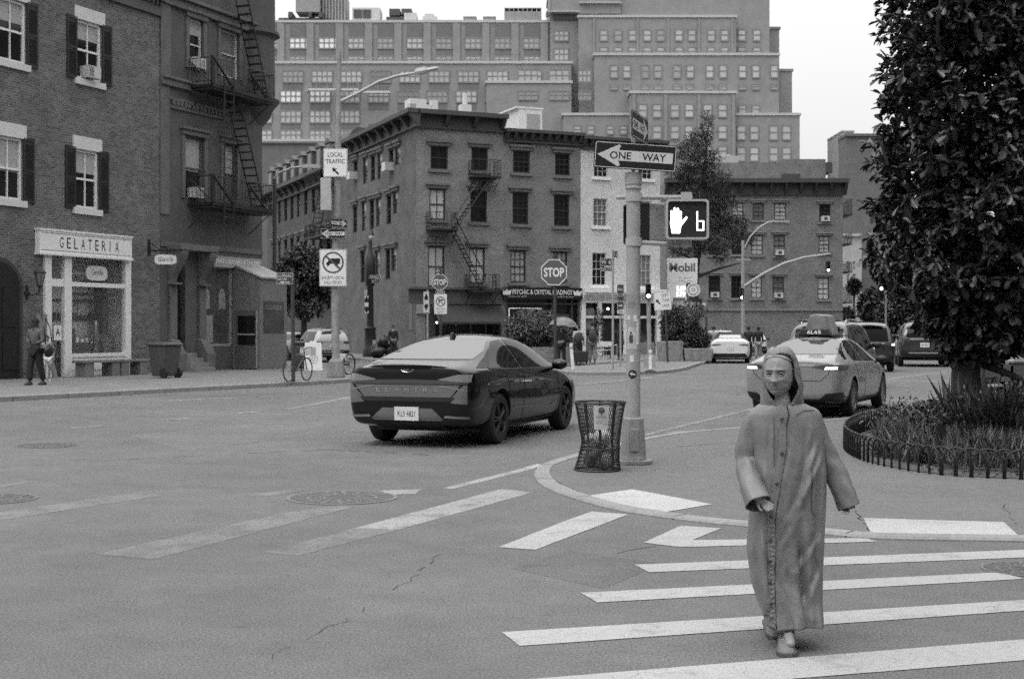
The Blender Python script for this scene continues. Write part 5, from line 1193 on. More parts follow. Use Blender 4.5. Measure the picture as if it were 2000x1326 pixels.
# ---------------------------------------------------------------- sport utility cars ahead
def suv_spec(L, w, h, boxy=1.0, rim=RIMD, taper=.0):
    a = L / 2
    return dict(xs=[-a, -a + .01, -a + .04, -a + .15, -a + .35, -a * .62, -a * .35, 0, a * .2, a * .38, a * .52, a * .7, a * .88, a - .06, a],
        w=[(-a, w * .72), (-a + .02, w * .9), (-a + .2, w * .985), (-a * .5, w), (a * .6, w), (a * .9, w * .92), (a, w * .7)],
        zb=[(-a, .5), (-a + .06, .36), (-a * .7, .27), (a * .8, .26), (a, .4)],
        zs=[(-a, 1.0), (0, 1.03), (a * .5, 1.0), (a, .82)],
        zr=[(-a, 1.02 + .0), (-a + .04, 1.22), (-a + .15, h - .28), (-a + .35, h - .08), (-a * .5, h), (0, h), (a * .2, h - .06), (a * .38, h - .32), (a * .52, 1.09), (a * .9, .98), (a, .86)],
        wr=[(-a, w * .8), (-a + .3, w * .74), (0, w * .74), (a * .3, w * .78), (a * .5, w * .86), (a, w * .6)],
        wheels=(-a * .59, a * .59), track=w * 2 - .25, arch=.42, wr_=.37, rim=rim, spokes=5)
def make_suv(label, pose, L, w, h, g, lit=False, pl='JRT 7105', rails=False, paint=None):
    sp = suv_spec(L, w, h); a = L / 2
    t, bv = make_car('suv', label, 'car', sp, pose, paint or carpaint('suv_paint_%d' % int(g * 1000), g, 1, 1.6))
    patch(t, bv, 'rear_window', [(-w * .68, 1.10), (w * .68, 1.10), (w * .64, h - .22), (-w * .64, h - .22)], 'x', CGR if g > .05 else CG, .006, -1)
    for sg in (-1, 1):
        patch(t, bv, 'side_window', [(-a + .45, 1.08), (-a * .15, 1.06), (-a * .15, h - .14), (-a + .55, h - .18)], 'y', CG, .006, sg); patch(t, bv, 'side_window', [(-a * .11, 1.06), (a * .42, 1.04), (a * .22, h - .25), (a * .1, h - .14), (-a * .11, h - .13)], 'y', CG, .006, sg)
        mirror_part(t, a * .36, sg * w * .95, 1.12, sg, PLAS, 1.15)
        if rails: yr = sg * w * .60; rz = [bv.ray_cast(Vector((xx, yr, 4)), Vector((0, 0, -1)))[0].z for xx in (-a * .7, -a * .6, -a * .25, a * .05, a * .15)]; q = MB(); q.tube([(xx, yr, zz + dz_) for xx, zz, dz_ in zip((-a * .7, -a * .6, -a * .25, a * .05, a * .15), rz, (-.01, .06, .065, .06, -.01))], .02, 6); q.build('roof_rail', CHR, t)
    for f_ in (lambda q: q, mir):
        patch(t, bv, 'tail_light', f_([(w * .55, .95), (w * .93, .92), (w * .93, 1.06), (w * .6, 1.05)]), 'x', LENS, .008, -1)
        if lit: patch(t, bv, 'lit_lamp', f_([(w * .80, .96), (w * .90, .96), (w * .90, 1.02), (w * .80, 1.02)]), 'x', LIT, .012, -1)
    patch(t, bv, 'tailgate_trim', [(-w * .55, 1.01), (w * .55, 1.01), (w * .55, 1.06), (-w * .55, 1.06)], 'x', SILV, .009, -1)
    patch(t, bv, 'bumper', [(-w * .9, .42), (w * .9, .42), (w * .9, .62), (-w * .9, .62)], 'x', PLAS, .008, -1)
    patch(t, bv, 'bumper_trim', [(-w * .6, .50), (w * .6, .50), (w * .58, .55), (-w * .58, .55)], 'x', SILV, .012, -1)
    q = MB(); q.box(-a + .06, -a + .36, -w * .55, w * .55, h - .04, h - .005); q.build('roof_spoiler', PLAS, t)
    plate(t, -a - .012, .82, pl); q = MB(); q.box(-a * .8, a * .8, -w * .75, w * .75, .24, .3); q.build('underbody', PLAS, t)
    return t
s = G(1613, 752); 
make_suv('dark estate with silver roof rails stopped just beyond the yellow taxi', (8.95, 37, R(23), 1.06), 4.7, .90, 1.76, .02, False, 'HJB 2290', True)
make_suv('black sport utility car with square tailgate and pale plate ahead of the taxi', (14.1, 53.5, R(9), 1.06), 4.9, .96, 1.82, .012, True, 'KDP 6613')
make_suv('dark grey crossover with a light bumper strip in the lane nearest the oak', (18.6, 60.5, R(14), 1.17), 4.7, .96, 1.70, .028, False, 'FRX 9027')
# ---------------------------------------------------------------- white convertible and the cars behind it
WP = carpaint('white_car_paint', .62, .6, 1.5)
CON = dict(SED); CON['rim'] = RIMM
c2, bv = make_car('convertible_car', 'white convertible with dark cloth top waiting beside the planters', 'car', CON, (10.9, 66.5, R(9.5), 1.06), WP)
patch(c2, bv, 'cloth_top', [(-1.75, -.74), (-1.75, .74), (.45, .7), (.45, -.7)], 'z', mat('cloth_top', .03, .9, .2, 20), .012)
patch(c2, bv, 'rear_window', [(-.52, 1.13), (.52, 1.13), (.46, 1.28), (-.46, 1.28)], 'x', mat('pale_rear_window', .4, .2, .05, 3), .02, -1)
for sg in (-1, 1): patch(c2, bv, 'side_window', [(-1.2, .985), (.95, .945), (.3, 1.26), (-.9, 1.26)], 'y', CG, .014, sg)
for f_ in (lambda q: q, mir): patch(c2, bv, 'tail_light', f_([(.36, .84), (.80, .80), (.80, .87), (.5, .88)]), 'x', LENS, .008, -1)
patch(c2, bv, 'bumper_grille', [(-.78, .30), (.78, .30), (.70, .46), (-.70, .46)], 'x', PLAS, .008, -1)
plate(c2, -2.345, .70, 'JTM 5518'); q = MB(); q.box(-1.7, 1.7, -.72, .72, .17, .21); q.build('underbody', PLAS, c2)
make_suv('white estate car just ahead of the convertible', (11.8, 75.5, R(9), 1.0), 4.5, .92, 1.62, .60, paint=WP)
make_suv('pale saloon facing away beyond the two men by the kerb', (15.6, 86, R(10), .95), 4.5, .9, 1.5, .5, paint=WP)
# parked cars in the side street
make_suv('white roofed car parked in the side street behind the signpost', (-9.75, 68, R(-23), 1.0), 4.6, .93, 1.7, .4, paint=carpaint('silver_car_paint', .40, .7, 1.5))
make_suv('dark car parked in the side street beside the cleaner booth', (-11.6, 72, R(-23), 1.0), 4.5, .92, 1.55, .05)
# ================================================================ street furniture
def T(p, rz=0.0, rx=0.0, ry=0.0): return Matrix.Translation(Vector(p)) @ Matrix.Rotation(rz, 4, 'Z') @ Matrix.Rotation(rx, 4, 'X') @ Matrix.Rotation(ry, 4, 'Y')
SW, SB, SR = M_['signw'], M_['signb'], M_['signr']
SG = mat('sign_grey_white', .55, .45, .06, 15)
def rrect(w, h, r, n=4):
    o = []
    for cx, cz, a0 in ((w / 2 - r, h / 2 - r, 0), (-w / 2 + r, h / 2 - r, pi / 2), (-w / 2 + r, -h / 2 + r, pi), (w / 2 - r, -h / 2 + r, 3 * pi / 2)):
        for k in range(n + 1): a = a0 + pi / 2 * k / n; o.append((cx + r * cos(a), cz + r * sin(a)))
    return o
def sign(parent, M, w, h, name, plate_m, border_m, ink_m, draw, r=.03, bw=.02):
    """plate with an inset border line; draw(mb) adds the marks in the plate's own x / z"""
    q = MB(); o_ = rrect(w, h, r); q.prism(o_, -.004, .004)
    s_ = q.build(name, plate_m, parent, M=M)
    a, b = rrect(w - .02, h - .02, r), rrect(w - .02 - 2 * bw, h - .02 - 2 * bw, max(r - bw, .005))
    if border_m:
        q = MB(); n = len(a)
        for k in range(n): q.face([(a[k][0], -.0055, a[k][1]), (a[(k + 1) % n][0], -.0055, a[(k + 1) % n][1]), (b[(k + 1) % n][0], -.0055, b[(k + 1) % n][1]), (b[k][0], -.0055, b[k][1])])
        q.build('border', border_m, s_)
    q = MB(); draw(q); ms = ink_m if isinstance(ink_m, list) else [ink_m]
    q.build('lettering', ms, s_)
    return s_
def one_way(parent, M, w=.914, h=.305, left=True):
    sg = 1 if left else -1
    def d(q):
        q.mi = 0; tip = [(-.45, 0), (-.20, .125), (-.175, .11), (-.20, .06), (.44, .06), (.44, -.06), (-.20, -.06), (-.175, -.11), (-.20, -.125)]
        k = w / .97; pts = [(sg * x * k, z * h / .305) for x, z in tip]
        for f_ in ([0, 1, 2, 3, 6, 7, 8], [3, 4, 5, 6]): poly(q, [pts[i] for i in f_], -.006)
        q.mi = 1; x0 = -.30 if left else -.40
        put_text(q, 'ONE', x0 * k, (x0 + .25) * k, -.042 * h / .305, .042 * h / .305, -.0075, .012); put_text(q, 'WAY', (x0 + .38) * k, (x0 + .66) * k, -.042 * h / .305, .042 * h / .305, -.0075, .012)
    return sign(parent, M, w, h, 'one_way_sign', SB, SG, [SG, SB], d, .02, .008)
def octagon(r): return [(r * cos(pi / 8 + k * pi / 4), r * sin(pi / 8 + k * pi / 4)) for k in range(8)]
def stop_sign(parent, M, r):
    q = MB(); q.prism(octagon(r), -.004, .004); s_ = q.build('stop_sign', SR, parent, M=M)
    q = MB(); a, b = octagon(r * .985), octagon(r * .92)
    for k in range(8): q.face([(a[k][0], -.0055, a[k][1]), (a[(k + 1) % 8][0], -.0055, a[(k + 1) % 8][1]), (b[(k + 1) % 8][0], -.0055, b[(k + 1) % 8][1]), (b[k][0], -.0055, b[k][1])])
    put_text(q, 'STOP', -r * .72, r * .72, -r * .33, r * .33, -.0055, .03); q.build('lettering', SW, s_); return s_
def arrow(q, cx, cz, L, ang, w, y):
    """plain arrow centred at cx, cz"""
    c, s_ = cos(ang), sin(ang)
    def t(x, z): return (cx + x * c - z * s_, cz + x * s_ + z * c)
    poly(q, [t(-L / 2, -w / 2), t(L * .12, -w / 2), t(L * .12, w / 2), t(-L / 2, w / 2)], y); poly(q, [t(L * .05, -w * 1.5), t(L / 2, 0), t(L * .05, w * 1.5)], y)
# ---------------------------------------------------------------- the corner signal pole
YP = 15.75; px = (1237 - U0) / F * YP
sp = thing('signal_pole', 'grey corner pole with two one way signs and a lit hand signal', 'signal pole', (px, YP, ZP))
def LP(u, v, Y=YP): p = P(u, v, Y); return Vector((p.x - px, Y - YP, p.z - ZP))
zt = LP(1237, 362).z
q = MB(); q.tube([(0, 0, .5), (0, 0, zt)], .083, 20); q.build('pole', M_['polegrey'], sp, smooth=40)
q = MB(); q.lathe([(.083, zt - .06), (.10, zt - .04), (.092, zt), (.102, zt + .005), (.102, LP(0, 338).z), (.02, LP(0, 336).z)], 20); q.build('pole_cap', M_['polegrey'], sp, smooth=40)
q = MB(); hb = .53
q.rings([[(sx_ * k, sy_ * k, z) for sx_, sy_ in ((-.5, -1), (.5, -1), (1, -.5), (1, .5), (.5, 1), (-.5, 1), (-1, .5), (-1, -.5))] for k, z in ((.155, .05), (.145, .1), (.118, hb), (.10, hb + .02))])
q.slab([(x * .215, y * .215) for x, y in ((-.5, -1), (.5, -1), (1, -.5), (1, .5), (.5, 1), (-.5, 1), (-1, .5), (-1, -.5))], 0, .05); q.box(-.05, .05, -.155, -.13, .15, .42); q.build('base', mat('cast_base_paint', .22, .6, .2, 5, fine=.12), sp, bevel=.008)
c_ = LP(1241, 306, 15.62); one_way(sp, T(c_, R(-3), 0, R(4.2)), .965, .315, True)
c_ = LP(1250, 250, 15.75); one_way(sp, T(c_, R(72), 0, R(0)), .88, .31, False)
q = MB(); q.box(-.02, .02, -.03, .05, LP(0, 338).z, LP(0, 225).z); q.build('sign_bracket', M_['steel'], sp)
ARM = mat('arm_paint', .36, .6, .15, 9)
for v0, v1, u1 in ((386, 386, 1348), (473, 479, 1340)):
    q = MB(); a, b = LP(1240, v0), LP(u1, v1); q.tube([a, b], .028, 8); q.tube([LP(1238, v0) + Vector((0, 0, -.05)), LP(1238, v0) + Vector((0, 0, .05))], .098, 16); q.tube([b + Vector((-.04, 0, 0)), b + Vector((.02, 0, 0))], .042, 8)
    q.tube([LP(1240, v0), LP(1205, v0, 15.95)], .026, 8) if v0 < 400 else None
    q.build('arm', ARM, sp)
# pedestrian signal facing the crossing
c_ = LP(1342, 429, 15.55); wS, hS = .50, .47
q = MB(); q.prism(rrect(wS, hS, .04), .0, .2); o_ = q.build('signal_case', mat('signal_case_paint', .30, .5, .15, 9), sp, M=T(c_, R(-2)), bevel=.012)
q = MB(); a, b = rrect(wS, hS, .04), rrect(wS - .05, hS - .05, .03); n = len(a)
q.rings([[(x, y, z) for x, z in pl] for y, pl in ((-.001, a), (-.045, a), (-.045, b), (-.001, b))], True, False, False); q.build('signal_rim', ARM, o_)
q = MB(); poly(q, rrect(wS - .05, hS - .05, .03), -.003); q.build('signal_face', mat('signal_lens_dark', .03, .35, .2, 30, spec=.4), o_)
LITW = mat('lit_signal', .95, .5, .01, 4, emit=2.2)
q = MB(); y = -.006; hx, hz, k = -.125, -.02, 1.18
poly(q, [(hx + x * k, hz + z * k) for x, z in ((-.045, -.12), (.035, -.12), (.045, -.06), (.055, -.02), (.05, .03), (-.058, .03), (-.062, -.02), (-.055, -.06))], y)
for x, h_ in ((-.047, .095), (-.016, .125), (.013, .12), (.040, .09)): 
    w_ = .0115; poly(q, [(hx + (x + a) * k, hz + b * k) for a, b in ((-w_, .0302), (w_, .0302), (w_ + .001, h_), (.5 * w_, h_ + .012), (-.5 * w_, h_ + .012), (-w_, h_))], y)
poly(q, [(hx + x * k, hz + z * k) for x, z in ((.0502, -.045), (.10, .02), (.108, .04), (.098, .048), (.0502, .0))], y); q.build('lit_hand', LITW, o_)
q = MB(); dx, dz = .155, -.035
for a in ((-.045, -.03, -.095, .13), (.027, .042, -.095, .02), ): q.box(dx + a[0], dx + a[1], -.007, -.004, dz + a[2], dz + a[3])
for z in (-.095, .008): q.box(dx - .03, dx + .027, -.0065, -.004, dz + z, dz + z + .014)
q.build('lit_digit', LITW, o_)
q = MB(); q.box(-.06, .06, .05, .15, hS / 2, hS / 2 + .09); q.box(-.06, .06, .05, .15, -hS / 2 - .08, -hS / 2); q.build('signal_hub', ARM, o_)
# second signal, seen from its side behind the pole
c_ = LP(1256, 437, 16.05); q = MB(); q.prism(rrect(.46, .47, .03), -.02, .2); o2 = q.build('side_signal_case', mat('signal_case_paint'), sp, M=T(c_, R(-72)), bevel=.012)
q = MB(); a, b = rrect(.47, .48, .03), rrect(.43, .44, .03); q.rings([[(x, y, z) for x, z in pl] for y, pl in ((-.021, a), (-.16, a), (-.16, b), (-.021, b))], True, False, False); q.build('visor', M_['black'], o2)
# stickers and posters on the shaft
def sticker(u, v, w, h, m, name='sticker', ang=0.0):
    z = LP(0, v).z; th = math.asin(max(-.95, min(.95, (u - 1237) / F * YP / .0845))); q = MB()
    for k in range(4):
        a0 = th - w / .17 + w / .085 * k / 4; a1 = th - w / .17 + w / .085 * (k + 1) / 4
        q.face([(.0848 * sin(a0), -.0848 * cos(a0), z - h / 2), (.0848 * sin(a1), -.0848 * cos(a1), z - h / 2), (.0848 * sin(a1), -.0848 * cos(a1), z + h / 2), (.0848 * sin(a0), -.0848 * cos(a0), z + h / 2)])
    q.build(name, m, sp)
PST = mat('pasted_poster', .42, .75, .35, 18); STK = mat('white_sticker', .6, .6, .15, 20)
sticker(1233, 660, .12, .26, PST, 'poster'); sticker(1227, 620, .04, .05, STK); sticker(1239, 622, .04, .08, STK); sticker(1233, 700, .05, .08, STK); sticker(1244, 648, .03, .3, STK); sticker(1231, 588, .10, .16, mat('faded_poster', .25, .8, .4, 7), 'poster'); sticker(1231, 662, .05, .10, mat('dark_print', .04, .7, .3, 20)); sticker(1231, 650, .022, .03, mat('dark_print'))
z = LP(0, 730).z; q = MB(); disc(q, -.018, z, .05, -.0862, 0, 20); q.mi = 1; arrow(q, -.018, z, .07, pi * .92, .018, -.0872); q.build('round_sticker', [M_['black'], STK], sp)
# ---------------------------------------------------------------- wire litter basket
YB = 15.0; bx_ = (1172 - U0) / F * YB
lb_ = thing('litter_basket', 'dented black wire litter basket with white bags beside the corner pole', 'litter bin', (bx_, YB, ZP))
prof = [(.0, .262), (.12, .245), (.33, .226), (.50, .240), (.66, .265), (.765, .285)]
def bw_(z, a):
    for (z0, r0), (z1, r1) in zip(prof, prof[1:]):
        if z <= z1 + 1e-6: t = (z - z0) / (z1 - z0); r = r0 + (r1 - r0) * t; break
    k = max(0, cos(a - pi)) ** 2                     # kicked-out foot and dent on the left side
    r += k * (.03 * max(0, 1 - z / .2) - .018 * math.exp(-((z - .33) / .12) ** 2)); r -= max(0, cos(a)) ** 2 * .03 * math.exp(-((z - .05) / .2) ** 2)
    return Vector((r * cos(a), r * sin(a), z))
q = MB()
for z, r in ((.765, .013), (.74, .009), (.25, .009), (.012, .012)): q = MB(); q.tube([bw_(z, 2 * pi * k / 32) for k in range(33)], r, 6); q.build('hoop', M_['black'], lb_)
q = MB()
for k in range(10):
    a = 2 * pi * k / 10 + .25; w = .016
    q.rings([[bw_(z, a - .06), bw_(z, a + .06), bw_(z, a + .06) * 1 + Vector((cos(a) * .006, sin(a) * .006, 0)), bw_(z, a - .06) + Vector((cos(a) * .006, sin(a) * .006, 0))] for z in (0, .12, .22, .33, .42, .50, .58, .66, .765)])
q.build('strap', M_['black'], lb_)
q = MB(); nd = 64
for k in range(nd):
    for sg in (-1, 1):
        pts = [bw_(.02 + .70 * j / 14, 2 * pi * k / nd + sg * .85 * j / 14) for j in range(15)]; q.tube(pts, .0027, 3, False)
q.build('wire_mesh', M_['black'], lb_)
q = MB(); a0 = -pi / 2 - .02
q.rings([[bw_(z, a) + Vector((cos(a) * o, sin(a) * o, 0)) for a in (a0 - .30, a0 - .15, a0, a0 + .15, a0 + .30)] + [bw_(z, a) + Vector((cos(a) * (o + .004), sin(a) * (o + .004), 0)) for a in (a0 + .30, a0 + .15, a0, a0 - .15, a0 - .30)] for z, o in ((.475, .012), (.6, .012), (.74, .012))]); pnl = q.build('notice_plate', SG, lb_)
q = MB(); yb = -.292; disc(q, -.003, .69, .034, yb - .004, .022, 20); poly(q, [(-.03, .668), (.024, .668), (.016, .695), (-.022, .695)], yb - .003)
for z, s_ in ((.62, 'DEPARTMENT OF'), (.60, 'SANITATION'), (.565, 'LITTER BASKET'), (.54, 'NO HOUSEHOLD TRASH')): put_text(q, s_, -.065, .06, z, z + .013, -.272 - (z - .475) * .08)
q.build('lettering', M_['darkm'], pnl)
def lump(mb, c, r, seed, n=14, m=9, amp=.25):
    rn = random.Random(seed); ph = [(rn.uniform(0, 6), rn.uniform(1, 4), rn.uniform(1, 5)) for _ in range(6)]; c = Vector(c)
    def rad(t, p): return 1 + amp * sum(sin(a + t * b + p * int(d_)) for a, b, d_ in ph) / 4
    mb.rings([[c + Vector((r[0] * rad(t, 2 * pi * k / n) * sin(t) * cos(2 * pi * k / n), r[1] * rad(t, 2 * pi * k / n) * sin(t) * sin(2 * pi * k / n), r[2] * rad(t, 2 * pi * k / n) * cos(t))) for k in range(n)] for t in [pi * (j + .03) / (m + .06) for j in range(m + 1)]]); return mb
TB = mat('plastic_bag_white', .62, .35, .15, 9, bump=.4)
for i, (c, r, m, lb) in enumerate((((.02, -.06, .37), (.11, .10, .09), TB, 'bulging white plastic bag on top inside the wire basket'), ((-.08, .02, .17), (.10, .12, .13), mat('bag_grey', .18, .4, .3, 8), 'crumpled grey bag low inside the wire basket'), ((.11, .0, .27), (.075, .09, .08), TB, 'small white bag at the right inside the wire basket'), ((.06, .02, .12), (.12, .12, .11), mat('bag_pale', .35, .5, .3, 9), 'pale crushed packaging at the bottom of the wire basket'), ((-.13, -.06, .36), (.05, .05, .05), TB, 'small white cup lying on bags at the basket left'))):
    q = MB(); lump(q, (0, 0, 0), r, i); o_ = q.build('rubbish_bag', m, None, True, M=T((bx_ + c[0], YB + c[1], ZP + c[2]))); tag(o_, lb, 'rubbish bag')
# ---------------------------------------------------------------- street light and sign post at the left kerb
g_ = G(656, 737, .12); YL = g_.y; lx = g_.x
ps = thing('sign_post', 'battered street light post carrying local traffic and no lorries signs', 'street light', (lx, YL, .12))
def LL(u, v, Y=YL): p = P(u, v, Y); return Vector((p.x - lx, Y - YL, p.z - .12))
q = MB(); q.tube([(0, 0, .5), LL(654, 560), LL(660, 300), LL(663, 95)], [.125, .12, .10, .065], 12); q.build('pole', mat('stickered_pole', .27, .7, .35, 3.5, fine=.3), ps, smooth=40)
q = MB(); q.rings([[(x * k, y * k, z) for x, y in ((-1, -1), (1, -1), (1, 1), (-1, 1))] for k, z in ((.27, 0), (.26, .1), (.21, .5), (.13, .6))]); q.build('base', mat('worn_base_paint', .20, .8, .35, 4, fine=.2, stretch=(3, 3, .5)), ps, bevel=.03)
pts = [LL(663, 200), LL(700, 182), LL(740, 160), LL(775, 149), LL(812, 143)]; q = MB(); q.tube(pts, [.06, .055, .05, .045, .04], 8); q.build('lamp_arm', M_['steel'], ps)
q = MB(); a, b = LL(810, 143), LL(857, 134); d_ = (b - a); q.rings([[a + d_ * t + Vector((0, y * w, z * h)) for y, z in ((-1, 0), (-.7, 1), (.7, 1), (1, 0), (.7, -.6), (-.7, -.6))] for t, w, h in ((0, .08, .10), (.1, .13, .12), (.45, .14, .12), (.5, .12, .07), (.9, .12, .06), (1, .05, .03))]); q.build('lamp_head', mat('lamp_head_grey', .42, .5, .1, 6), ps)
def loc_tr(q):
    put_text(q, 'LOCAL', -.24, .24, .18, .32, -.006, .008); put_text(q, 'TRAFFIC', -.30, .30, -.03, .11, -.006, .008); arrow(q, 0, -.26, .30, R(135), .055, -.006)
sign(ps, T(LL(655, 318, YL - .16)), .76, .90, 'local_traffic_sign', SW, SB, SB, loc_tr, .05, .012)
q = MB(); a = LL(639, 381, YL - .1); q.box(a.x - .16, a.x + .16, -.45, -.1, a.z - .5, a.z + .5); q.mi = 1
for k in range(8): q.box(a.x + .162, a.x + .17, -.42, -.2, a.z + .1 + .045 * k, a.z + .12 + .045 * k)
q.build('control_cabinet', [mat('cabinet_paint', .40, .55, .12, 5), M_['darkm']], ps, bevel=.02)
one_way(ps, T(LL(662, 436, YL - .15), R(55), 0, R(0)), .76, .28, False); one_way(ps, T(LL(650.5, 456.5, YL - .2), 0, 0, 0), .79, .32, True)
def no_truck(q):
    q.mi = 0; disc(q, 0, .16, .34, -.006, .285, 36); z = .16
    q.mi = 1; q.box(-.09, .22, -.0065, -.005, z - .04, z + .13); poly(q, [(-.09, z - .04), (-.09, z + .09), (-.13, z + .08), (-.17, z + .02), (-.21, z + .0), (-.21, z - .06), (-.09, z - .06)], -.0065)
    for x in (-.16, .12): disc(q, x, z - .07, .04, -.007, 0, 12)
    q.mi = 0; c, s_ = cos(R(-42)), sin(R(-42)); poly(q, [(x * c - zz * s_, .16 + x * s_ + zz * c) for x, zz in ((-.30, -.03), (.30, -.03), (.30, .03), (-.30, .03))], -.0085)
    q.mi = 1; put_text(q, 'EXCEPT LOCAL', -.36, .36, -.36, -.26, -.006); put_text(q, 'DELIVERIES', -.28, .28, -.51, -.41, -.006)
sign(ps, T(LL(650.5, 523, YL - .2)), .86, 1.17, 'no_lorries_sign', SW, SB, [mat('sign_ring', .09, .4, .1, 9), SB], no_truck, .05, .014)
# cart wheel and white cargo box parked behind it
g2 = G(676, 731, .12)
ct = thing('cargo_trike', 'small white cargo cart with one spoked wheel behind the sign post', 'cart', (g2.x, g2.y, .12))
q = MB(); r = .34; q.tube([(0.12, 0, r)] * 0 + [(.12 + .06 * 0, r * cos(2 * pi * k / 24), r + r * sin(2 * pi * k / 24)) for k in range(25)], .025, 6)
for k in range(10): q.tube([(.12, 0, r), (.12, r * cos(2 * pi * k / 10), r + r * sin(2 * pi * k / 10))], .006, 3)
q.build('wheel', M_['black'], ct, M=Matrix.Rotation(R(-28), 4, 'Z')); q = MB(); q.box(-.42, .02, -.3, .5, .45, .68); q.build('cargo_box', M_['offw'], ct); q = MB(); q.box(-.35, .1, -.05, .0, .3, .36); q.box(-.35, -.3, -.05, .4, .3, .45); q.build('axle', M_['black'], ct)
# sandwich board
g3 = G(612, 724, .12); sb_ = thing('sandwich_board', 'white folding sandwich board with a round emblem on the pavement', 'sign board', (g3.x, g3.y, .12), R(12))
q = MB(); q.rings([[(x, y, z) for x, z in ((-.33, 0), (.33, 0), (.30, 1.05), (-.30, 1.05))] for y in (-.03, .0)]); q.box(-.12, .12, -.02, .0, 1.05, 1.1); q.build('front_panel', M_['white'], sb_, M=Matrix.Rotation(R(-12), 4, 'X'))
q = MB(); q.rings([[(x, y, z) for x, z in ((-.33, 0), (.33, 0), (.30, 1.05), (-.30, 1.05))] for y in (.0, .03)]); q.build('rear_panel', mat('board_grey', .3, .6, .15, 4), sb_, M=T((0, .48, 0), 0, R(14)))
q = MB(); disc(q, 0, .42, .17, -.033, .13, 24); 
for k in range(6): disc(q, .06 * cos(k), .42 + .06 * sin(k * 1.0), .03, -.033, 0, 8)
q.build('emblem', mat('pale_emblem', .38, .6, .1, 8), sb_, M=Matrix.Rotation(R(-12), 4, 'X'))
def wheelie_bin(label, p, rz, s_=1.0):
    t = thing('wheelie_bin', label, 'bin', p, rz); t.scale = (s_,) * 3; BN = mat('bin_plastic', .07, .6, .25, 4)
    q = MB(); q.rings([[(x * w, y * d, z) for x, y in ((-1, -1), (1, -1), (1, 1), (-1, 1))] for w, d, z in ((.30, .25, .06), (.38, .33, .98))]); q.build('body', BN, t, bevel=.03)
    q = MB(); q.rings([[(x * w, y * d, z) for x, y in ((-1, -1), (1, -1), (1, 1), (-1, 1))] for w, d, z in ((.42, .37, .985), (.42, .37, 1.03), (.36, .3, 1.09))]); q.build('lid', BN, t, bevel=.02)
    for x in (-.3, .3): q = MB(); q.rings([[(xx, .26 * 0 - .25 + .15 * cos(2 * pi * k / 18), .15 + .15 * sin(2 * pi * k / 18)) for k in range(18)] for xx in (x - .04, x + .04)]); q.build('wheel', M_['rubber'], t)
wheelie_bin('black wheelie bin between the brick shop and the doorstep', G(322, 738, .12), WA.rz - .1, 1.02)
wheelie_bin('dark bin standing behind the white sandwich board', G(592, 723, .12), R(10), 1.0)
# bench
p0, p1 = WA.pt(WA.s(152, -.75), -.75), WA.pt(WA.s(283, -.75), -.75); LBn = (p1 - p0).length
bn = thing('bench', 'long plain bench against the white gelateria front', 'bench', (p0.x, p0.y, .12), WA.rz)
BW = mat('bench_concrete', .17, .85, .2, 3, fine=.1)
q = MB(); q.box(0, LBn, -.25, .25, .44, .52); q.build('seat', BW, bn, bevel=.01)
for x in (.12, LBn * .42, LBn * .56, LBn - .5): q = MB(); q.box(x, x + .38, -.22, .22, 0, .44); q.build('leg', BW, bn, bevel=.01)
# wall lantern and hanging sign on the brick house
t = thing('wall_lantern', 'black glazed lantern on a scrolled wall bracket by the shop door', 'lantern', WA.pt(WA.s(70)), WA.rz); zc = WA.z(77, 545, -.4); x = WA.s(78, -.45) - WA.s(70)
q = MB(); q.tube([(x - .1, -.02, zc - .45), (x - .1, -.18, zc - .5), (x, -.4, zc - .45), (x, -.45, zc - .22)], .025, 6); q.lathe([(.01, -.1), (.10, -.1), (.10, -.02), (.01, -.02)], 12, (x - .1, -.02, zc - .38)); q.tube([(x - .1, -.02, zc - .62), (x - .1, -.02, zc - .2)], .04, 6); q.build('bracket', M_['black'], t)
q = MB(); q.lathe([(.07, zc - .22), (.16, zc + .18)], 6, (x, -.45, 0)); q.build('lantern_glass', mat('lantern_glass', .16, .15, .3, 4, spec=.6), t)
q = MB(); q.lathe([(.19, zc + .18), (.19, zc + .21), (.08, zc + .34), (.03, zc + .40), (.045, zc + .44), (.01, zc + .5)], 6, (x, -.45, 0))
for k in range(6): a = 2 * pi * k / 6; q.tube([(x + .072 * cos(a), -.45 + .072 * sin(a), zc - .22), (x + .165 * cos(a), -.45 + .165 * sin(a), zc + .18)], .012, 4)
q.lathe([(.02, zc - .27), (.09, zc - .22), (.09, zc - .2)], 6, (x, -.45, 0)); q.build('lantern_frame', M_['black'], t)
hx = WA.s(294, -.3); t = thing('hanging_sign', 'small white curved sign hung from an iron arm by the dark doorway', 'sign', WA.pt(WA.s(290)), WA.rz)
xx = WA.s(313, -.75) - WA.s(290); zs = WA.z(313, 514, -.75)
q = MB(); q.tube([(.02, -.02, zs + .45), (.02, -1.3, zs + .45)], .022, 5); q.tube([(.02, -.02, zs + .75), (.02, -.55, zs + .45)], .016, 5); q.box(-.05, .09, -.02, 0, zs + .3, zs + .85); q.build('bracket', M_['black'], t)
q = MB(); q.prism([(.37 * math.copysign(abs(cos(a)) ** .5, cos(a)), .17 * math.copysign(abs(sin(a)) ** .5, sin(a))) for a in [2 * pi * k / 24 for k in range(24)]], -.015, .015); o_ = q.build('sign_panel', M_['white'], t, M=T((.02, -.72, zs + .14), R(-62)))
q = MB(); put_text(q, 'Gentile', -.26, .26, -.07, .09, -.017, 0, .2); q.build('lettering', M_['darkm'], o_)
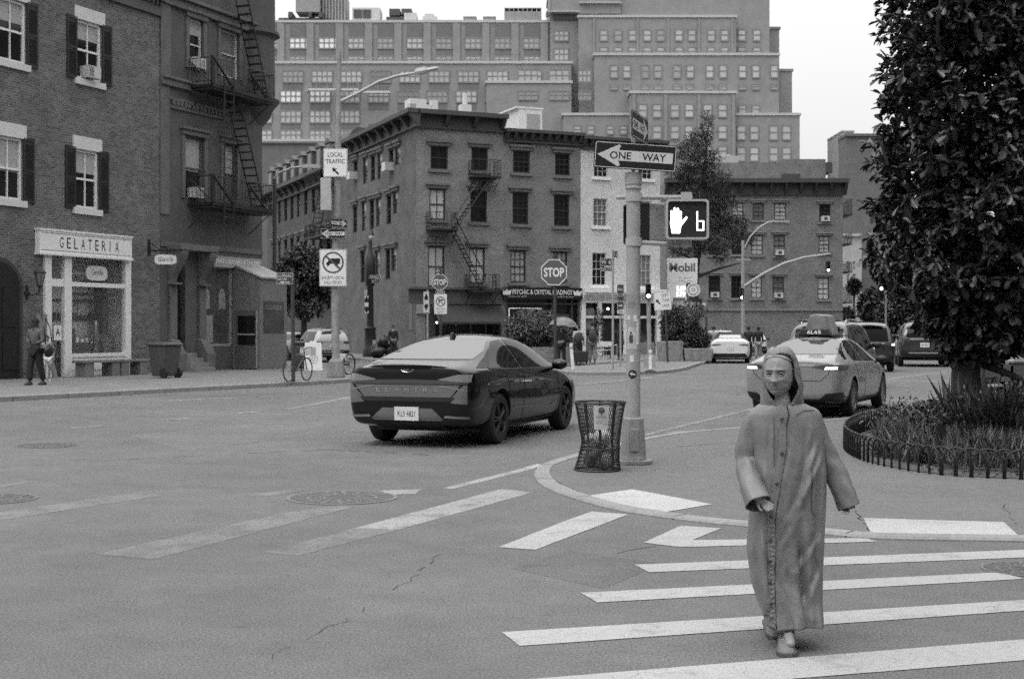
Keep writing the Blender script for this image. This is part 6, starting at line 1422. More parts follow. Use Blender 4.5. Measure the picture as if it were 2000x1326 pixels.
for i, (uu, lean) in enumerate(((47, .20), (72, -.22))):
    p = WA.pt(WA.s(uu + 8), -.6); pl = tag(MB().box(-.09, .09, -.02, .02, 0, 2.05).build('plank', mat('plank_wood', .17, .8, .3, 3, stretch=(8, 8, .6)), None, M=T((p.x, p.y, .12), WA.rz, R(-9), lean)), ('long plank leaning left of the woman by the arched door', 'dark plank held upright in front of the woman by the arched door')[i], 'plank')
# street cleaning sign and bicycle
g4 = G(573, 746, .12); t = thing('parking_sign', 'thin dark post with a white edged street cleaning notice', 'sign', g4)
q = MB(); q.tube([(0, 0, 0), (-.03, 0, P(571, 532, g4.y).z)], .055, 8); q.build('post', M_['darkm'], t)
def clean(q): put_text(q, 'NO STANDING', -.20, .18, .04, .10, -.006); put_text(q, 'ANYTIME', -.20, .05, -.05, .01, -.006); arrow(q, -.02, -.11, .32, pi, .02, -.006)
c_ = P(556.5, 544, g4.y - .06) - g4; sign(t, T(c_), .48, .34, 'notice', mat('sign_dark_red', .06, .5, .1, 9), SW, SW, clean, .02, .008)
bk = thing('bicycle', 'bicycle seen end on leaning against the cleaning notice post', 'bicycle', (g4.x + .05, g4.y + .5, .12), R(70))
for x in (-.52, .52):
    q = MB(); q.tube([(x + .33 * cos(2 * pi * k / 28), 0, .34 + .33 * sin(2 * pi * k / 28)) for k in range(29)], .02, 6); w_ = q.build('wheel', M_['rubber'], bk)
    q = MB(); [q.tube([(x, 0, .34), (x + .32 * cos(2 * pi * k / 14), 0, .34 + .32 * sin(2 * pi * k / 14))], .003, 3) for k in range(14)]; q.tube([(x, -.05, .34), (x, .05, .34)], .025, 6); q.build('spoke', M_['steel'], w_)
q = MB(); FR = mat('bicycle_frame', .10, .4, .1, 9)
for a, b in (((-.52, 0, .34), (-.1, 0, .3)), ((-.1, 0, .3), (-.22, 0, .82)), ((-.1, 0, .3), (.38, 0, .72)), ((-.2, 0, .76), (.36, 0, .8)), ((-.52, 0, .34), (-.2, 0, .76)), ((.52, 0, .34), (.36, 0, .88))): q.tube([a, b], .018, 6)
q.build('frame', FR, bk); q = MB(); q.tube([(.3, -.3, .98), (.36, -.1, .98), (.36, 0, .9), (.36, .1, .98), (.3, .3, .98)], .014, 6); q.build('handlebar', M_['black'], bk); q = MB(); lump(q, (-.24, 0, .88), (.14, .07, .04), 3, amp=.1); q.build('saddle', M_['black'], bk)
q = MB(); q.box(.45, .75, -.18, .18, .75, .98); q.build('basket', M_['offw'], bk)
# ---------------------------------------------------------------- stop signs and small posts across the junction
def post(name, label, u, vb, zb, cat='sign'):
    g_ = G(u, vb, zb); t = thing(name, label, cat, g_); return t, g_
t, g_ = post('stop_sign_post', 'larger stop sign on a dark post on the refuge', 1085, 733, .12)
q = MB(); q.tube([(0, 0, 0), (-.03, 0, P(1082, 505, g_.y).z)], .05, 8); q.build('post', M_['darkm'], t); c_ = P(1082, 532, g_.y - .08) - g_; stop_sign(t, T(c_), 25.5 / F * g_.y / .924)
t, g_ = post('stop_sign_post', 'smaller stop sign over a no right turn plate before the corner house', 861, 712, .12)
q = MB(); q.tube([(0, 0, 0), (0, 0, P(861, 530, g_.y).z)], .045, 8); q.build('post', M_['darkm'], t); k = g_.y / F
stop_sign(t, T(P(859, 551, g_.y - .08) - g_), 15.5 * k / .924); one_way(t, T(P(857, 529, g_.y - .05) - g_, R(48)), 14 * k, 10 * k, True)
sign(t, T(P(860, 571, g_.y - .06) - g_), 18 * k, 6 * k, 'all_way_plate', SR, SW, SW, lambda q: put_text(q, 'ALL WAY', -6 * k, 6 * k, -1.5 * k, 1.5 * k, -.006), .02, .01)
def no_right(q):
    q.mi = 0; disc(q, 0, 5 * k, 9.5 * k, -.006, 7.8 * k, 28); q.mi = 1; q.box(-4 * k, -2 * k, -.006, -.005, 0, 8 * k); q.box(-4 * k, 2 * k, -.0065, -.0055, 7 * k, 9 * k); poly(q, [(2 * k, 5 * k), (6 * k, 8 * k), (2 * k, 11 * k)], -.0065)
    q.mi = 0; c, s_ = cos(R(-45)), sin(R(-45)); poly(q, [(x * c - z * s_, 5 * k + x * s_ + z * c) for x, z in ((-8 * k, -.7 * k), (8 * k, -.7 * k), (8 * k, .7 * k), (-8 * k, .7 * k))], -.008)
    q.mi = 1; put_text(q, 'TRUCKS', -8 * k, 8 * k, -11 * k, -7.5 * k, -.006); put_text(q, 'BUSES', -6 * k, 6 * k, -17 * k, -13.5 * k, -.006)
sign(t, T(P(860.5, 594, g_.y - .06) - g_), 25 * k, 39 * k, 'no_right_turn_sign', SW, None, [mat('sign_ring'), SB], no_right, .03)
t, g_ = post('bike_route_sign', 'narrow white plate with two arrowheads on a pale post', 835, 714, .12); k = g_.y / F
q = MB(); q.tube([(0, 0, 0), (0, 0, P(835, 572, g_.y).z)], .04, 8); q.build('post', M_['polegrey'], t)
def bike2(q):
    for sg in (-1, 1): poly(q, [(-3 * k, sg * 4 * k), (3 * k, sg * 4 * k), (4 * k, sg * 9 * k), (0, sg * 17 * k), (-4 * k, sg * 9 * k)][::sg], -.006)
sign(t, T(P(832.5, 590, g_.y - .05) - g_), 11 * k, 40 * k, 'plate', SG, None, SB, bike2, .02)
# dark ornate lamp post
g_ = G(723, 697, .12); k = g_.y / F; lpz = lambda v: P(723, v, g_.y).z - .12
t = thing('ornate_lamp_post', 'tall black fluted lamp post with a pale globe and street name blades', 'street light', g_)
q = MB(); q.lathe([(.42, 0), (.42, .35), (.34, .5), (.30, 1.5), (.36, 1.6), (.20, 1.7), (.17, lpz(560)), (.26, lpz(556)), (.30, lpz(520)), (.24, lpz(500)), (.13, lpz(494)), (.10, lpz(470))], 12); q.build('column', M_['iron'], t, smooth=40)
q = MB(); q.sphere((2.5 * k, 0, lpz(463)), (5 * k, 5 * k, 5.5 * k)); q.build('globe', mat('lamp_globe', .45, .3, .1, 4), t); q = MB(); q.lathe([(6 * k, lpz(459)), (4 * k, lpz(455)), (1.5 * k, lpz(449)), (1 * k, lpz(440))], 12, (2.5 * k, 0, 0)); q.build('globe_cap', M_['iron'], t)
def blade(parent, M, w, h, s_, name='street_name_sign'): return sign(parent, M, w, h, name, mat('street_sign_dark', .04, .5, .1, 9), SW, SW, lambda q: put_text(q, s_, -w * .4, w * .4, -h * .28, h * .28, -.006), .02, .01)
blade(t, T(P(735, 541, g_.y - .3) - g_, R(8)), 28 * k, 7 * k, 'Hudson St'); blade(t, T(P(733, 550, g_.y - .25) - g_, R(60)), 26 * k, 7 * k, 'W 12 St')
sign(t, T(P(716, 595, g_.y - .45) - g_), 7 * k, 34 * k, 'bike_plate', SG, None, SB, bike2, .02); q = MB(); q.lathe([(.01, -.15), (.12, -.15), (.12, .15), (.01, .15)], 10, (P(716, 571, g_.y) - g_)); q.build('lantern', M_['polegrey'], t)
q = MB(); q.box(6 * k, 13 * k, -.4, .2, 0, lpz(664)); q.build('post_box', mat('stickered_pole'), t)
# street name post on the refuge
t, g_ = post('street_name_post', 'thin grey post with numbered street blades before the white house', 1197, 722, .12); k = g_.y / F
q = MB(); q.tube([(0, 0, 0), (0, 0, P(1197, 488, g_.y).z - .12)], .045, 8); q.build('post', M_['polegrey'], t)
blade(t, T(P(1183, 512, g_.y - .06) - g_, R(20)), 25 * k, 15 * k, 'W 4'); blade(t, T(P(1184, 526, g_.y - .06) - g_, R(20)), 26 * k, 8 * k, 'Eighth Ave'); blade(t, T(P(1203, 497, g_.y - .06) - g_, R(60)), 16 * k, 13 * k, '12')
t, g_ = post('bike_sign_post', 'dark upright sign with a white arrow between thin post and signal pole', 1212, 716, .12); k = g_.y / F
q = MB(); q.tube([(0, 0, 0), (0, 0, P(1212, 558, g_.y).z - .12)], .04, 8); q.build('post', M_['polegrey'], t)
def bsig(q): put_text(q, 'Bike', -4.5 * k, 4.5 * k, 12 * k, 18 * k, -.006); disc(q, -2.5 * k, 4 * k, 3 * k, -.006, 2.2 * k, 14); disc(q, 2.5 * k, 4 * k, 3 * k, -.006, 2.2 * k, 14); put_text(q, 'Lane', -4.5 * k, 4.5 * k, -10 * k, -5 * k, -.006); arrow(q, 0, -17 * k, 9 * k, 0, 2 * k, -.006)
sign(t, T(P(1212, 580, g_.y - .06) - g_), 14 * k, 49 * k, 'sign', mat('street_sign_dark'), SG, SG, bsig, .03, .012); sign(t, T(P(1212, 609, g_.y - .06) - g_), 13 * k, 7 * k, 'small_plate', SG, None, SB, lambda q: q.box(-4 * k, 4 * k, -.006, -.005, -.8 * k, .8 * k), .02)
# signal and left turn lane sign on the refuge end
def signal_head(parent, p, k, lit, name='signal_head', rz=0.0):
    """three lens head; lit = index of the glowing lens from the top"""
    q = MB(); q.box(-.18, .18, -.12, .12, -.5, .5); o_ = q.build(name, M_['black'], parent, M=T(p, rz) @ Matrix.Scale(k, 4), bevel=.03)
    for i in range(3):
        z = .32 - .32 * i
        q = MB(); q.rings([[(r_ * cos(2 * pi * j / 14), yy, z + r_ * sin(2 * pi * j / 14)) for j in range(14)] for r_, yy in ((.14, -.12), (.145, -.30), (.13, -.30), (.125, -.12))], True, False, False); q.build('visor', M_['black'], o_)
        q = MB(); disc(q, 0, z, .125, -.125, 0, 16); q.build('lit_lens' if i == lit else 'lens', M_['lamp'] if i == lit else mat('dark_lens', .03, .2, .2, 9), o_)
    return o_
t, g_ = post('traffic_signal', 'pale post with a small lit traffic signal beside the left turn sign', 1269, 718, .12, 'traffic signal'); k = g_.y / F
q = MB(); q.tube([(0, 0, 0), (-.05, 0, P(1267, 580, g_.y).z - .12)], .085, 8); q.build('post', mat('stickered_pole'), t); signal_head(t, P(1266, 569, g_.y - .12) - g_, 29 * k, 2)
q = MB(); q.box(-.22, .2, -.2, .2, 0, .42); q.build('base', M_['steel'], t)
t, g_ = post('left_turn_sign', 'tilted white left turn lane sign on a leaning dark post', 1304, 708, .12); k = g_.y / F
q = MB(); q.tube([(0, 0, 0), (-4 * k, 0, P(1298, 600, g_.y).z - .12)], .05, 8); q.build('post', M_['darkm'], t)
def ltl(q):
    for i, s_ in enumerate(('LEFT', 'TURN', 'LANE')): put_text(q, s_, -1 * k, 13 * k, (8 - 10 * i) * k, (14 - 10 * i) * k, -.006, .006)
    arrow(q, -9 * k, -1 * k, 13 * k, R(130), 2.6 * k, -.006)
sign(t, T(P(1294, 588, g_.y - .08) - g_, 0, 0, R(-4)), 34 * k, 36 * k, 'left_turn_lane_sign', SW, SB, SB, ltl, .05, .012)
for u, vb, vt, lb in ((1120, 728, 670, 'white bollard leaning left near the rolling suitcase'), (1270.5, 727, 690, 'white bollard right of the big signal pole')):
    g_ = G(u, vb, .12 if u > 1200 else .0); t = thing('flexible_bollard', lb, 'bollard', g_); z = P(u, vt, g_.y).z; q = MB(); q.tube([(0, 0, 0), (-.10 if u < 1200 else 0, 0, z)], .065, 10); q.build('post', M_['white'], t); q = MB(); q.lathe([(.2, 0), (.19, .04), (.08, .1)], 12); q.build('base', M_['black'], t)
    q = MB(); x_ = -.10 if u < 1200 else 0; q.tube([(x_ * .8, 0, z * .8), (x_ * .88, 0, z * .88)], .067, 10); q.build('band', M_['polegrey'], t)
# petrol price sign
YM = 84.0; k = YM / F; pm = P(1332, 600, YM)
t = thing('petrol_price_sign', 'white petrol station price sign reading Mobil above lit prices', 'sign', (pm.x, YM, 0))
def MZ(v): return H - (v - V0) * k
def MX(u): return (u - 1332) * k
q = MB(); q.box(MX(1303), MX(1362), -.12, .2, MZ(553), MZ(505)); q.box(MX(1303), MX(1340), -.12, .2, MZ(589), MZ(553) - .001); q.build('panel', SW, t, bevel=.02)
q = MB(); q.box(MX(1306), MX(1309), .0, .15, 0, MZ(589)); q.box(MX(1334), MX(1337), .0, .15, 0, MZ(589)); q.build('post', M_['steel'], t)
q = MB(); put_text(q, 'Mobil', MX(1307), MX(1357), MZ(531), MZ(514), -.13, .03); q.mi = 1; put_text(q, 'Super', MX(1325), MX(1352), MZ(545), MZ(541), -.13); put_text(q, 'Regular', MX(1325), MX(1352), MZ(551), MZ(547), -.13); q.mi = 0; q.box(MX(1314), MX(1338), -.135, -.12, MZ(588), MZ(582)); q.build('lettering', [mat('sign_lettering_grey', .12, .5, .1, 9), mat('faint_lettering', .35, .5, .1, 9)], t)
q = MB(); [put_text(q, s_, MX(1321), MX(1338), MZ(v + 9), MZ(v), -.13, .04) for s_, v in (('5.09', 559), ('5.79', 570))]; q.build('lit_prices', mat('lit_price', .9, .5, .02, 4, emit=1.6), t)
q = MB(); disc(q, MX(1353.5), MZ(566), 13.5 * k, -.15, 0, 28); q.build('round_sign', SW, t); q = MB(); disc(q, MX(1353.5), MZ(566), 11 * k, -.155, 8 * k, 28); disc(q, MX(1353.5), MZ(566), 4 * k, -.155, 2 * k, 16); q.build('round_emblem', mat('faint_lettering'), t)
q = MB(); q.box(MX(1300), MX(1372), -1.5, 2, MZ(598), MZ(592)); q.build('canopy_edge', M_['offw'], t)
# mast arm signal down the avenue
YA = 92.0; k = YA / F
t = thing('mast_arm_signal', 'grey mast arm reaching right with two lit signals and a lamp arm', 'traffic signal', P(1451, V0, YA) * 1); t.location.z = 0; px_ = t.location.x
def AL(u, v): p = P(u, v, YA); return Vector((p.x - px_, 0, p.z))
q = MB(); q.tube([(0, 0, 0), AL(1451, 560), AL(1451, 470)], [.16, .13, .1], 8); q.build('pole', M_['polegrey'], t)
q = MB(); q.tube([AL(1452, 560), AL(1490, 535), AL(1530, 515), AL(1570, 503), AL(1620, 496)], [.11, .1, .09, .08, .06], 8); q.build('mast_arm', M_['steel'], t)
q = MB(); q.tube([AL(1451, 490), AL(1465, 463), AL(1482, 445), AL(1500, 434), AL(1515, 432)], .06, 6); q.box(AL(1512, 0).x, AL(1540, 0).x, -.2, .2, AL(0, 435).z, AL(0, 431).z); q.build('lamp_arm', M_['steel'], t)
signal_head(t, AL(1617, 521), .78, 2); signal_head(t, AL(1449, 574), .85, 2); q = MB(); q.box(AL(1438, 0).x, AL(1466, 0).x, -.1, -.05, AL(0, 509).z, AL(0, 506).z); q.build('cross_arm', M_['steel'], t)
for i, (u, v, Y, lit, lb) in enumerate(((1719, 572, 120, 0, 'far signal with a glowing top lens by the oak leaves'), (1696, 612, 150, 2, 'far low signal near the stopped cars'), (1708, 630, 170, 1, 'tiny far signal between the parked cars and the oak'))):
    p = P(u, v, Y); t = thing('traffic_signal', lb, 'traffic signal', (p.x, Y, 0)); q = MB(); q.tube([(.5, 0, 0), (.5, 0, p.z + .5)], .1, 6); q.tube([(.5, 0, p.z + .3), (0, 0, p.z + .3)], .05, 5); q.build('post', M_['polegrey'], t); signal_head(t, Vector((0, -.2, p.z)), 1.15, lit)
# lamp arm left, from a post hidden by the booth
t = thing('street_light', 'pale street light arm reaching right beside the fire escape', 'street light', (-10.35, 58, .12)); 
def SL(u, v): p = P(u, v, 58); return Vector((p.x + 10.35, 0, p.z - .12))
q = MB(); q.tube([(0, 0, 0), (0, 0, SL(520, 350).z), ], .09, 8); q.build('post', M_['darkm'], t); q = MB(); q.tube([SL(535, 350) * 1.0, SL(545, 338), SL(570, 328), SL(592, 326)], .05, 6); q.build('lamp_arm', M_['steel'], t)
q = MB(); a = SL(590, 326); q.box(a.x, a.x + .75, -.12, .12, a.z - .06, a.z + .1); q.build('lamp_head', M_['offw'], t)
# newspaper boxes and a meter across the plaza
for i, (u, vt, w_, g, lb) in enumerate(((1934, 690, .46, .06, 'dark newspaper box with scrawled white tags behind the oak'), (1959, 702, .32, .34, 'pale newspaper box beside the tagged dark one'), (1985, 705, .5, .05, 'dark round topped litter bin at the right edge behind the oak'))):
    Yb = 24.5; p = P(u, vt, Yb); t = thing('newspaper_box' if i < 2 else 'street_bin', lb, 'news box' if i < 2 else 'bin', (p.x, Yb, ZP)); h_ = p.z - ZP
    q = MB(); q.box(-w_ / 2, w_ / 2, -.2, .2, .12, h_); q.box(-w_ * .3, w_ * .3, -.15, .15, 0, .12); q.build('box', mat('news_box_%d' % i, g, .5, .2, 5), t, bevel=.03)
    q = MB(); q.box(-w_ * .36, w_ * .36, -.208, -.2, h_ * .62, h_ * .92); q.build('window', M_['glassm'], t)
    if i == 0:
        q = MB(); q.box(-.12, .13, -.207, -.201, h_ * .47, h_ * .52); q.tube([(.0 + .05 * cos(a), -.21, h_ * .32 + .10 * sin(a)) for a in [j * .5 for j in range(11)]], .014, 4); q.tube([(-.02, -.21, h_ * .2), (.06, -.21, h_ * .05)], .012, 4); q.build('graffiti', SW, t)
# planter pergola by the petrol sign, cafe table and chairs
t = thing('pergola', 'dark square frame hung with plants beside the waiting convertible', 'pergola', (P(1345, V0, 72).x, 72, 0)); k = 72 / F
q = MB(); x0, x1 = (1320 - 1345) * k, (1380 - 1345) * k
for x in (x0, x1):
    for y in (0, 3): q.box(x - .05, x + .05, y, y + .1, 0, (645 - 619) * k + H)
for y in (0, 3): q.box(x0, x1, y, y + .1, (645 - 619) * k + H, (645 - 616) * k + H)
q.build('frame', M_['darkm'], t)
q = MB(); q.box((1358 - 1345) * k, (1364 - 1345) * k, .2, .4, 2.7, 3.3); q.box((1367 - 1345) * k, (1373 - 1345) * k, .2, .4, 2.7, 3.3); q.build('hanging_box', M_['black'], t)
for i, (u, w_, lb) in enumerate(((1306, .55, 'stone planter beside the leaning dark post'), (1312, .5, 'mottled planter box before the pergola'), (1352, .45, 'first pale planter tub under the pergola plants'), (1370, .5, 'pale planter tub nearest the convertible'))):
    g_ = G(u, 705, .12); t = thing('planter', lb, 'planter', g_); q = MB(); q.rings([[(x * s_, y * s_, z) for x, y in ((-1, -1), (1, -1), (1, 1), (-1, 1))] for s_, z in ((w_ * .85, 0), (w_, .95 if i < 2 else .6), (w_ * .9, .95 if i < 2 else .6), (w_ * .85, .5))]); q.build('tub', mat('planter_stone', .24, .8, .3, 4, fine=.2), t, bevel=.02)
for i, (u, lb) in enumerate(((1178, 'pale cafe chair under the white house door'), (1190, 'second pale cafe chair beside the thin street post'))):
    g_ = G(u, 702, .12); t = thing('cafe_chair', lb, 'chair', (g_.x, g_.y + 1.5, .12), R(20 + 160 * i)); CW = M_['offw']
    q = MB(); q.box(-.22, .22, -.22, .22, .44, .48); q.build('seat', CW, t); q = MB(); q.box(-.22, .22, .2, .23, .62, .9); q.build('backrest', CW, t)
    for x in (-.2, .2):
        for y in (-.2, .2): q = MB(); q.tube([(x, y, 0), (x, y, .44 if y < 0 else .9)], .014, 5); q.build('leg', CW, t)
g_ = G(1216, 702, .12); t = thing('cafe_table', 'round cafe table by the white shop front', 'table', (g_.x - .5, g_.y + 1.6, .12)); q = MB(); q.lathe([(.02, .7), (.38, .7), (.38, .73), (.02, .735)], 20); q.build('tabletop', M_['white'], t); q = MB(); q.tube([(0, 0, .02), (0, 0, .7)], .03, 6); q.lathe([(.02, 0), (.25, 0), (.2, .03), (.03, .05)], 12); q.build('pedestal', M_['darkm'], t)
# suitcase
g_ = G(1131, 709, .12); g_.y -= .8; t = thing('suitcase', 'dark wheeled suitcase lying behind the leaning bollard', 'suitcase', g_); q = MB(); q.box(-.36, .36, -.2, .2, .06, .55); q.build('case', mat('suitcase_cloth', .03, .8, .2, 8), t, bevel=.05); q = MB(); q.tube([(-.1, 0, .55), (-.1, 0, .62), (.1, 0, .62), (.1, 0, .55)], .015, 5); q.build('handle', M_['black'], t); q = MB(); [q.sphere((x, -.15, .05), .05, 8, 5) for x in (-.28, .28)]; q.build('wheel', M_['black'], t)
# ================================================================ trees, shrubs, planting
import numpy as np
def leaf_mat(name, g, var=.45, rough=.42, spec=.5, trans=.0):
    m = bpy.data.materials.new(name); m.use_nodes = True; t = m.node_tree; L = t.links.new; b = t.nodes['Principled BSDF']
    b.inputs['Roughness'].default_value = rough; b.inputs['Specular IOR Level'].default_value = spec
    ge = N(t, 'ShaderNodeNewGeometry'); r = N(t, 'ShaderNodeMapRange'); r.inputs[3].default_value = g * (1 - var); r.inputs[4].default_value = g * (1 + var); L(ge.outputs['Random Per Island'], r.inputs[0])
    cc = N(t, 'ShaderNodeCombineColor'); [L(r.outputs[0], cc.inputs[i]) for i in range(3)]; L(cc.outputs[0], b.inputs['Base Color']); return m
OAK = [(0, 0), (.05, .10), (.16, .20), (.10, .28), (.24, .42), (.16, .50), (.30, .64), (.20, .72), (.24, .86), (.10, .92), (0, 1.0)]
OVAL = [(0, 0), (.16, .25), (.2, .5), (.14, .78), (0, 1.0)]
THIN = [(0, 0), (.04, .3), (.04, .6), (0, 1)]
def leaves_mesh(name, P_, D_, Nn, size, outline, m, fold=.25):
    """many small leaves: base points, directions, normals, lengths -> one mesh of two-winged blades"""
    P_ = np.asarray(P_, float); D_ = np.asarray(D_, float); Nn = np.asarray(Nn, float); size = np.asarray(size, float)
    D_ /= np.linalg.norm(D_, axis=1)[:, None] + 1e-9; X = np.cross(D_, Nn); X /= np.linalg.norm(X, axis=1)[:, None] + 1e-9; Z = np.cross(X, D_)
    o = outline; k = len(o); loc = [(x, y, x * fold) for x, y in o] + [(-x, y, x * fold) for x, y in o[1:-1]]
    nl = len(loc); V = np.zeros((len(P_), nl, 3))
    for j, (x, y, z) in enumerate(loc): V[:, j] = P_ + (X * x + D_ * y + Z * (z - .25 * y * y)) * size[:, None]
    f1 = list(range(k)); f2 = [0] + list(range(k, nl)) + [k - 1]; f2 = f2[::-1]
    n = len(P_); me = bpy.data.meshes.new(name); me.vertices.add(n * nl); me.vertices.foreach_set('co', V.reshape(-1))
    per = np.array(f1 + f2); loops = (per[None, :] + np.arange(n)[:, None] * nl).reshape(-1)
    me.loops.add(len(loops)); me.loops.foreach_set('vertex_index', loops.astype(np.int32)); me.polygons.add(2 * n)
    st = np.empty(2 * n, np.int32); st[0::2] = np.arange(n) * len(per); st[1::2] = np.arange(n) * len(per) + len(f1); me.polygons.foreach_set('loop_start', st)
    me.update(calc_edges=True); me.validate(); me.materials.append(m); return me
def unit(rn, n):
    v = rn.normal(size=(n, 3)); return v / np.linalg.norm(v, axis=1)[:, None]
LOAK = leaf_mat('oak_leaf', .042, .75, .36, .5); LDARK = leaf_mat('dark_leaf', .025, .5); LMID = leaf_mat('mid_leaf', .075, .5); LPALE = leaf_mat('grass_blade', .12, .6); BARK = mat('bark', .035, .9, .4, 6, bump=.6, bscale=20, stretch=(3, 3, .5))
# ---------------------------------------------------------------- the oak at the right
YO = 20.0; ox = (1900 - U0) / F * YO
oak = thing('oak_tree', 'tall narrow oak with dense dark lobed leaves rising from the fenced bed', 'tree', (ox, YO, ZP))
q = MB(); q.tube([(-.1, 0, 0), (-.09, 0, .45), (-.1, .02, .9), (-.05, 0, 1.6), (0, .05, 3), (.05, 0, 5), (0, 0, 7.5), (0, 0, 9.5)], [.33, .24, .21, .19, .16, .12, .07, .02], 14)
rnb = random.Random(3)
for k in range(16):
    z = .75 + k * .1 if k < 6 else 1.4 + (k - 6) * .6; a = k * 2.4 + .3; l = 1.1 if z > 1.9 else (.3 if z < 1.3 else .7)
    q.tube([(-.05, 0, z), (-.05 + .45 * l * cos(a), .45 * l * sin(a), z + .25), (l * 1.1 * cos(a), l * 1.1 * sin(a), z + .75), (1.3 * l * cos(a + .1), 1.3 * l * sin(a + .1), z + 1.3)], [.06, .045, .03, .01], 6)
q.tube([(.15, -.1, 1.05), (.5, -.3, .9), (.95, -.35, .62), (1.2, -.3, .40)], [.06, .05, .04, .03], 7)
q.build('trunk', BARK, oak, smooth=True)
rn = np.random.default_rng(11)
def crown_r(z, th):
    base = np.interp(z, [1.15, 1.3, 1.56, 1.87, 2.25, 2.6, 3.5, 5, 7, 9, 10.5], [.30, .42, .6, .85, 1.22, 1.34, 1.36, 1.36, 1.3, 1.0, .3])
    base = np.where((np.cos(th) > .1) & (z > 1.25), np.maximum(base, np.minimum(1.25, .5 + .8 * (z - 1.1))), base)
    return base * (1 + .10 * np.sin(3 * th + 1.7 * z) + .08 * np.sin(5 * th - 2.9 * z + 1) + .06 * np.sin(2.3 * z * 3 + th))
nT = 6500
z = rn.uniform(1.15, 9.8, nT); th = rn.uniform(0, 2 * np.pi, nT); rr = np.sqrt(rn.uniform(.12, 1, nT)) * crown_r(z, th) * rn.uniform(.93, 1.10, nT)
keep = (np.sin(4.1 * th + 2.2 * z) * np.sin(2.6 * z - 1.3 * th) > -.50) | (rr < .75 * crown_r(z, th)); z, th, rr = z[keep], th[keep], rr[keep]; nT = len(z)
C_ = np.stack([rr * np.cos(th), rr * np.sin(th), z], 1); out_ = np.stack([np.cos(th), np.sin(th), rn.uniform(-.1, .7, nT)], 1)
per = 7; base = np.repeat(C_, per, 0) + rn.normal(0, .018, (nT * per, 3)); ax = np.repeat(out_, per, 0); ax /= np.linalg.norm(ax, axis=1)[:, None]
D = ax * .45 + unit(rn, nT * per) * .9; D[:, 2] -= .15
Nn = ax * .3 + np.array([0, 0, 1.0]) + unit(rn, nT * per) * .45
link('crown', leaves_mesh('crown', base, D, Nn, rn.uniform(.11, .21, nT * per) * np.repeat(rn.uniform(.8, 1.2, nT), per), OAK, LOAK), oak)
# ---------------------------------------------------------------- generic leafy crowns from soft clumps
def blob_tree(name, label, cat, root, blobs, n, size, m, trunk=None, outline=OVAL, seed=1, up=.6, part='crown', spray=.0, dens=.35):
    rn = np.random.default_rng(seed); t = thing(name, label, cat, root); vol = np.array([b[3] * b[4] * b[5] for b in blobs]) ** .67; cnt = np.maximum(8, (n * vol / vol.sum()).astype(int)); PP, DD, NN = [], [], []
    for (x, y, z, a, b, c), k in zip(blobs, cnt):
        u = unit(rn, k); r = rn.uniform(dens, 1, k) ** .5 * (1 + .16 * np.sin(u[:, 0] * 7 + z) * np.sin(u[:, 2] * 6 + x) + rn.uniform(-.1, .12 + spray, k)); p = u * r[:, None] * np.array([a, b, c]) + np.array([x, y, z])
        PP.append(p); d = u * .5 + unit(rn, k) * .9; d[:, 2] += .1; DD.append(d); NN.append(np.array([0, 0, up]) + u * .5 + unit(rn, k) * .5)
    if trunk: q = MB(); [q.tube(pts, rad, 8) for pts, rad in trunk]; q.build('trunk', BARK, t, smooth=True)
    PP = np.concatenate(PP); link(part, leaves_mesh(part, PP, np.concatenate(DD), np.concatenate(NN), rn.uniform(.6, 1.25, len(PP)) * size, outline, m), t); return t
def pb(u, v, ru, rv, Y, rx, dy=0.0, ky=1.0):
    """clump from its size in the photo, relative to the tree's foot"""
    p = P(u, v, Y); return (p.x - rx, dy, p.z, ru / F * Y, ru / F * Y * ky, rv / F * Y)
Yg = 97.0; gx_ = P(1362, 0, Yg).x
gb = [pb(u, v, a, b, Yg, gx_, d) for u, v, a, b, d in ((1380, 245, 11, 26, 0), (1366, 275, 22, 16, .3), (1345, 300, 30, 16, -.6), (1378, 312, 30, 18, .5), (1330, 335, 26, 14, 0), (1362, 345, 36, 20, .4), (1395, 352, 26, 14, -.5), (1350, 388, 46, 22, 0), (1400, 392, 40, 18, .8), (1330, 430, 26, 26, -.5), (1385, 432, 50, 22, .6), (1432, 440, 32, 20, 0), (1455, 468, 18, 12, .4), (1402, 470, 46, 18, -.6), (1360, 478, 34, 20, .4), (1408, 498, 12, 16, 0), (1322, 480, 16, 22, 0))]
blob_tree('ginkgo_tree', 'feathery dark street tree rising behind the lit hand signal', 'tree', (gx_, Yg, 0), gb, 15000, .42, leaf_mat('ginkgo_leaf', .05, .5), [([(-.3, 0, 0), (-.2, 0, 5), (.2, 0, 9), (.8, 0, 16.5)], [.35, .28, .2, .05])] + [([(0, 0, z), (x * .5, 0, z + .6), (x, 0, z + 1)], [.12, .08, .03]) for z, x in ((5.5, 3.2), (6.5, -2), (8, 2.5), (9.5, -1.8), (11, 1.6))], seed=4, spray=.25, outline=THIN, dens=.1)
Yl = 70.0; tx_ = P(592, 0, Yl).x
blob_tree('street_tree', 'dark leafy tree in the side street behind the left sign post', 'tree', (tx_, Yl, .12), [pb(u, v, a, b, Yl, tx_, d) for u, v, a, b, d in ((590, 505, 34, 24, 0), (560, 535, 30, 28, .4), (615, 535, 30, 26, -.4), (585, 560, 44, 26, 0), (628, 570, 26, 26, .5), (560, 590, 30, 26, 0), (600, 605, 36, 22, -.3))], 9000, .22, LDARK, [([(0, 0, 0), (.05, 0, 2), (0, 0, 4)], [.2, .15, .08])], seed=9)
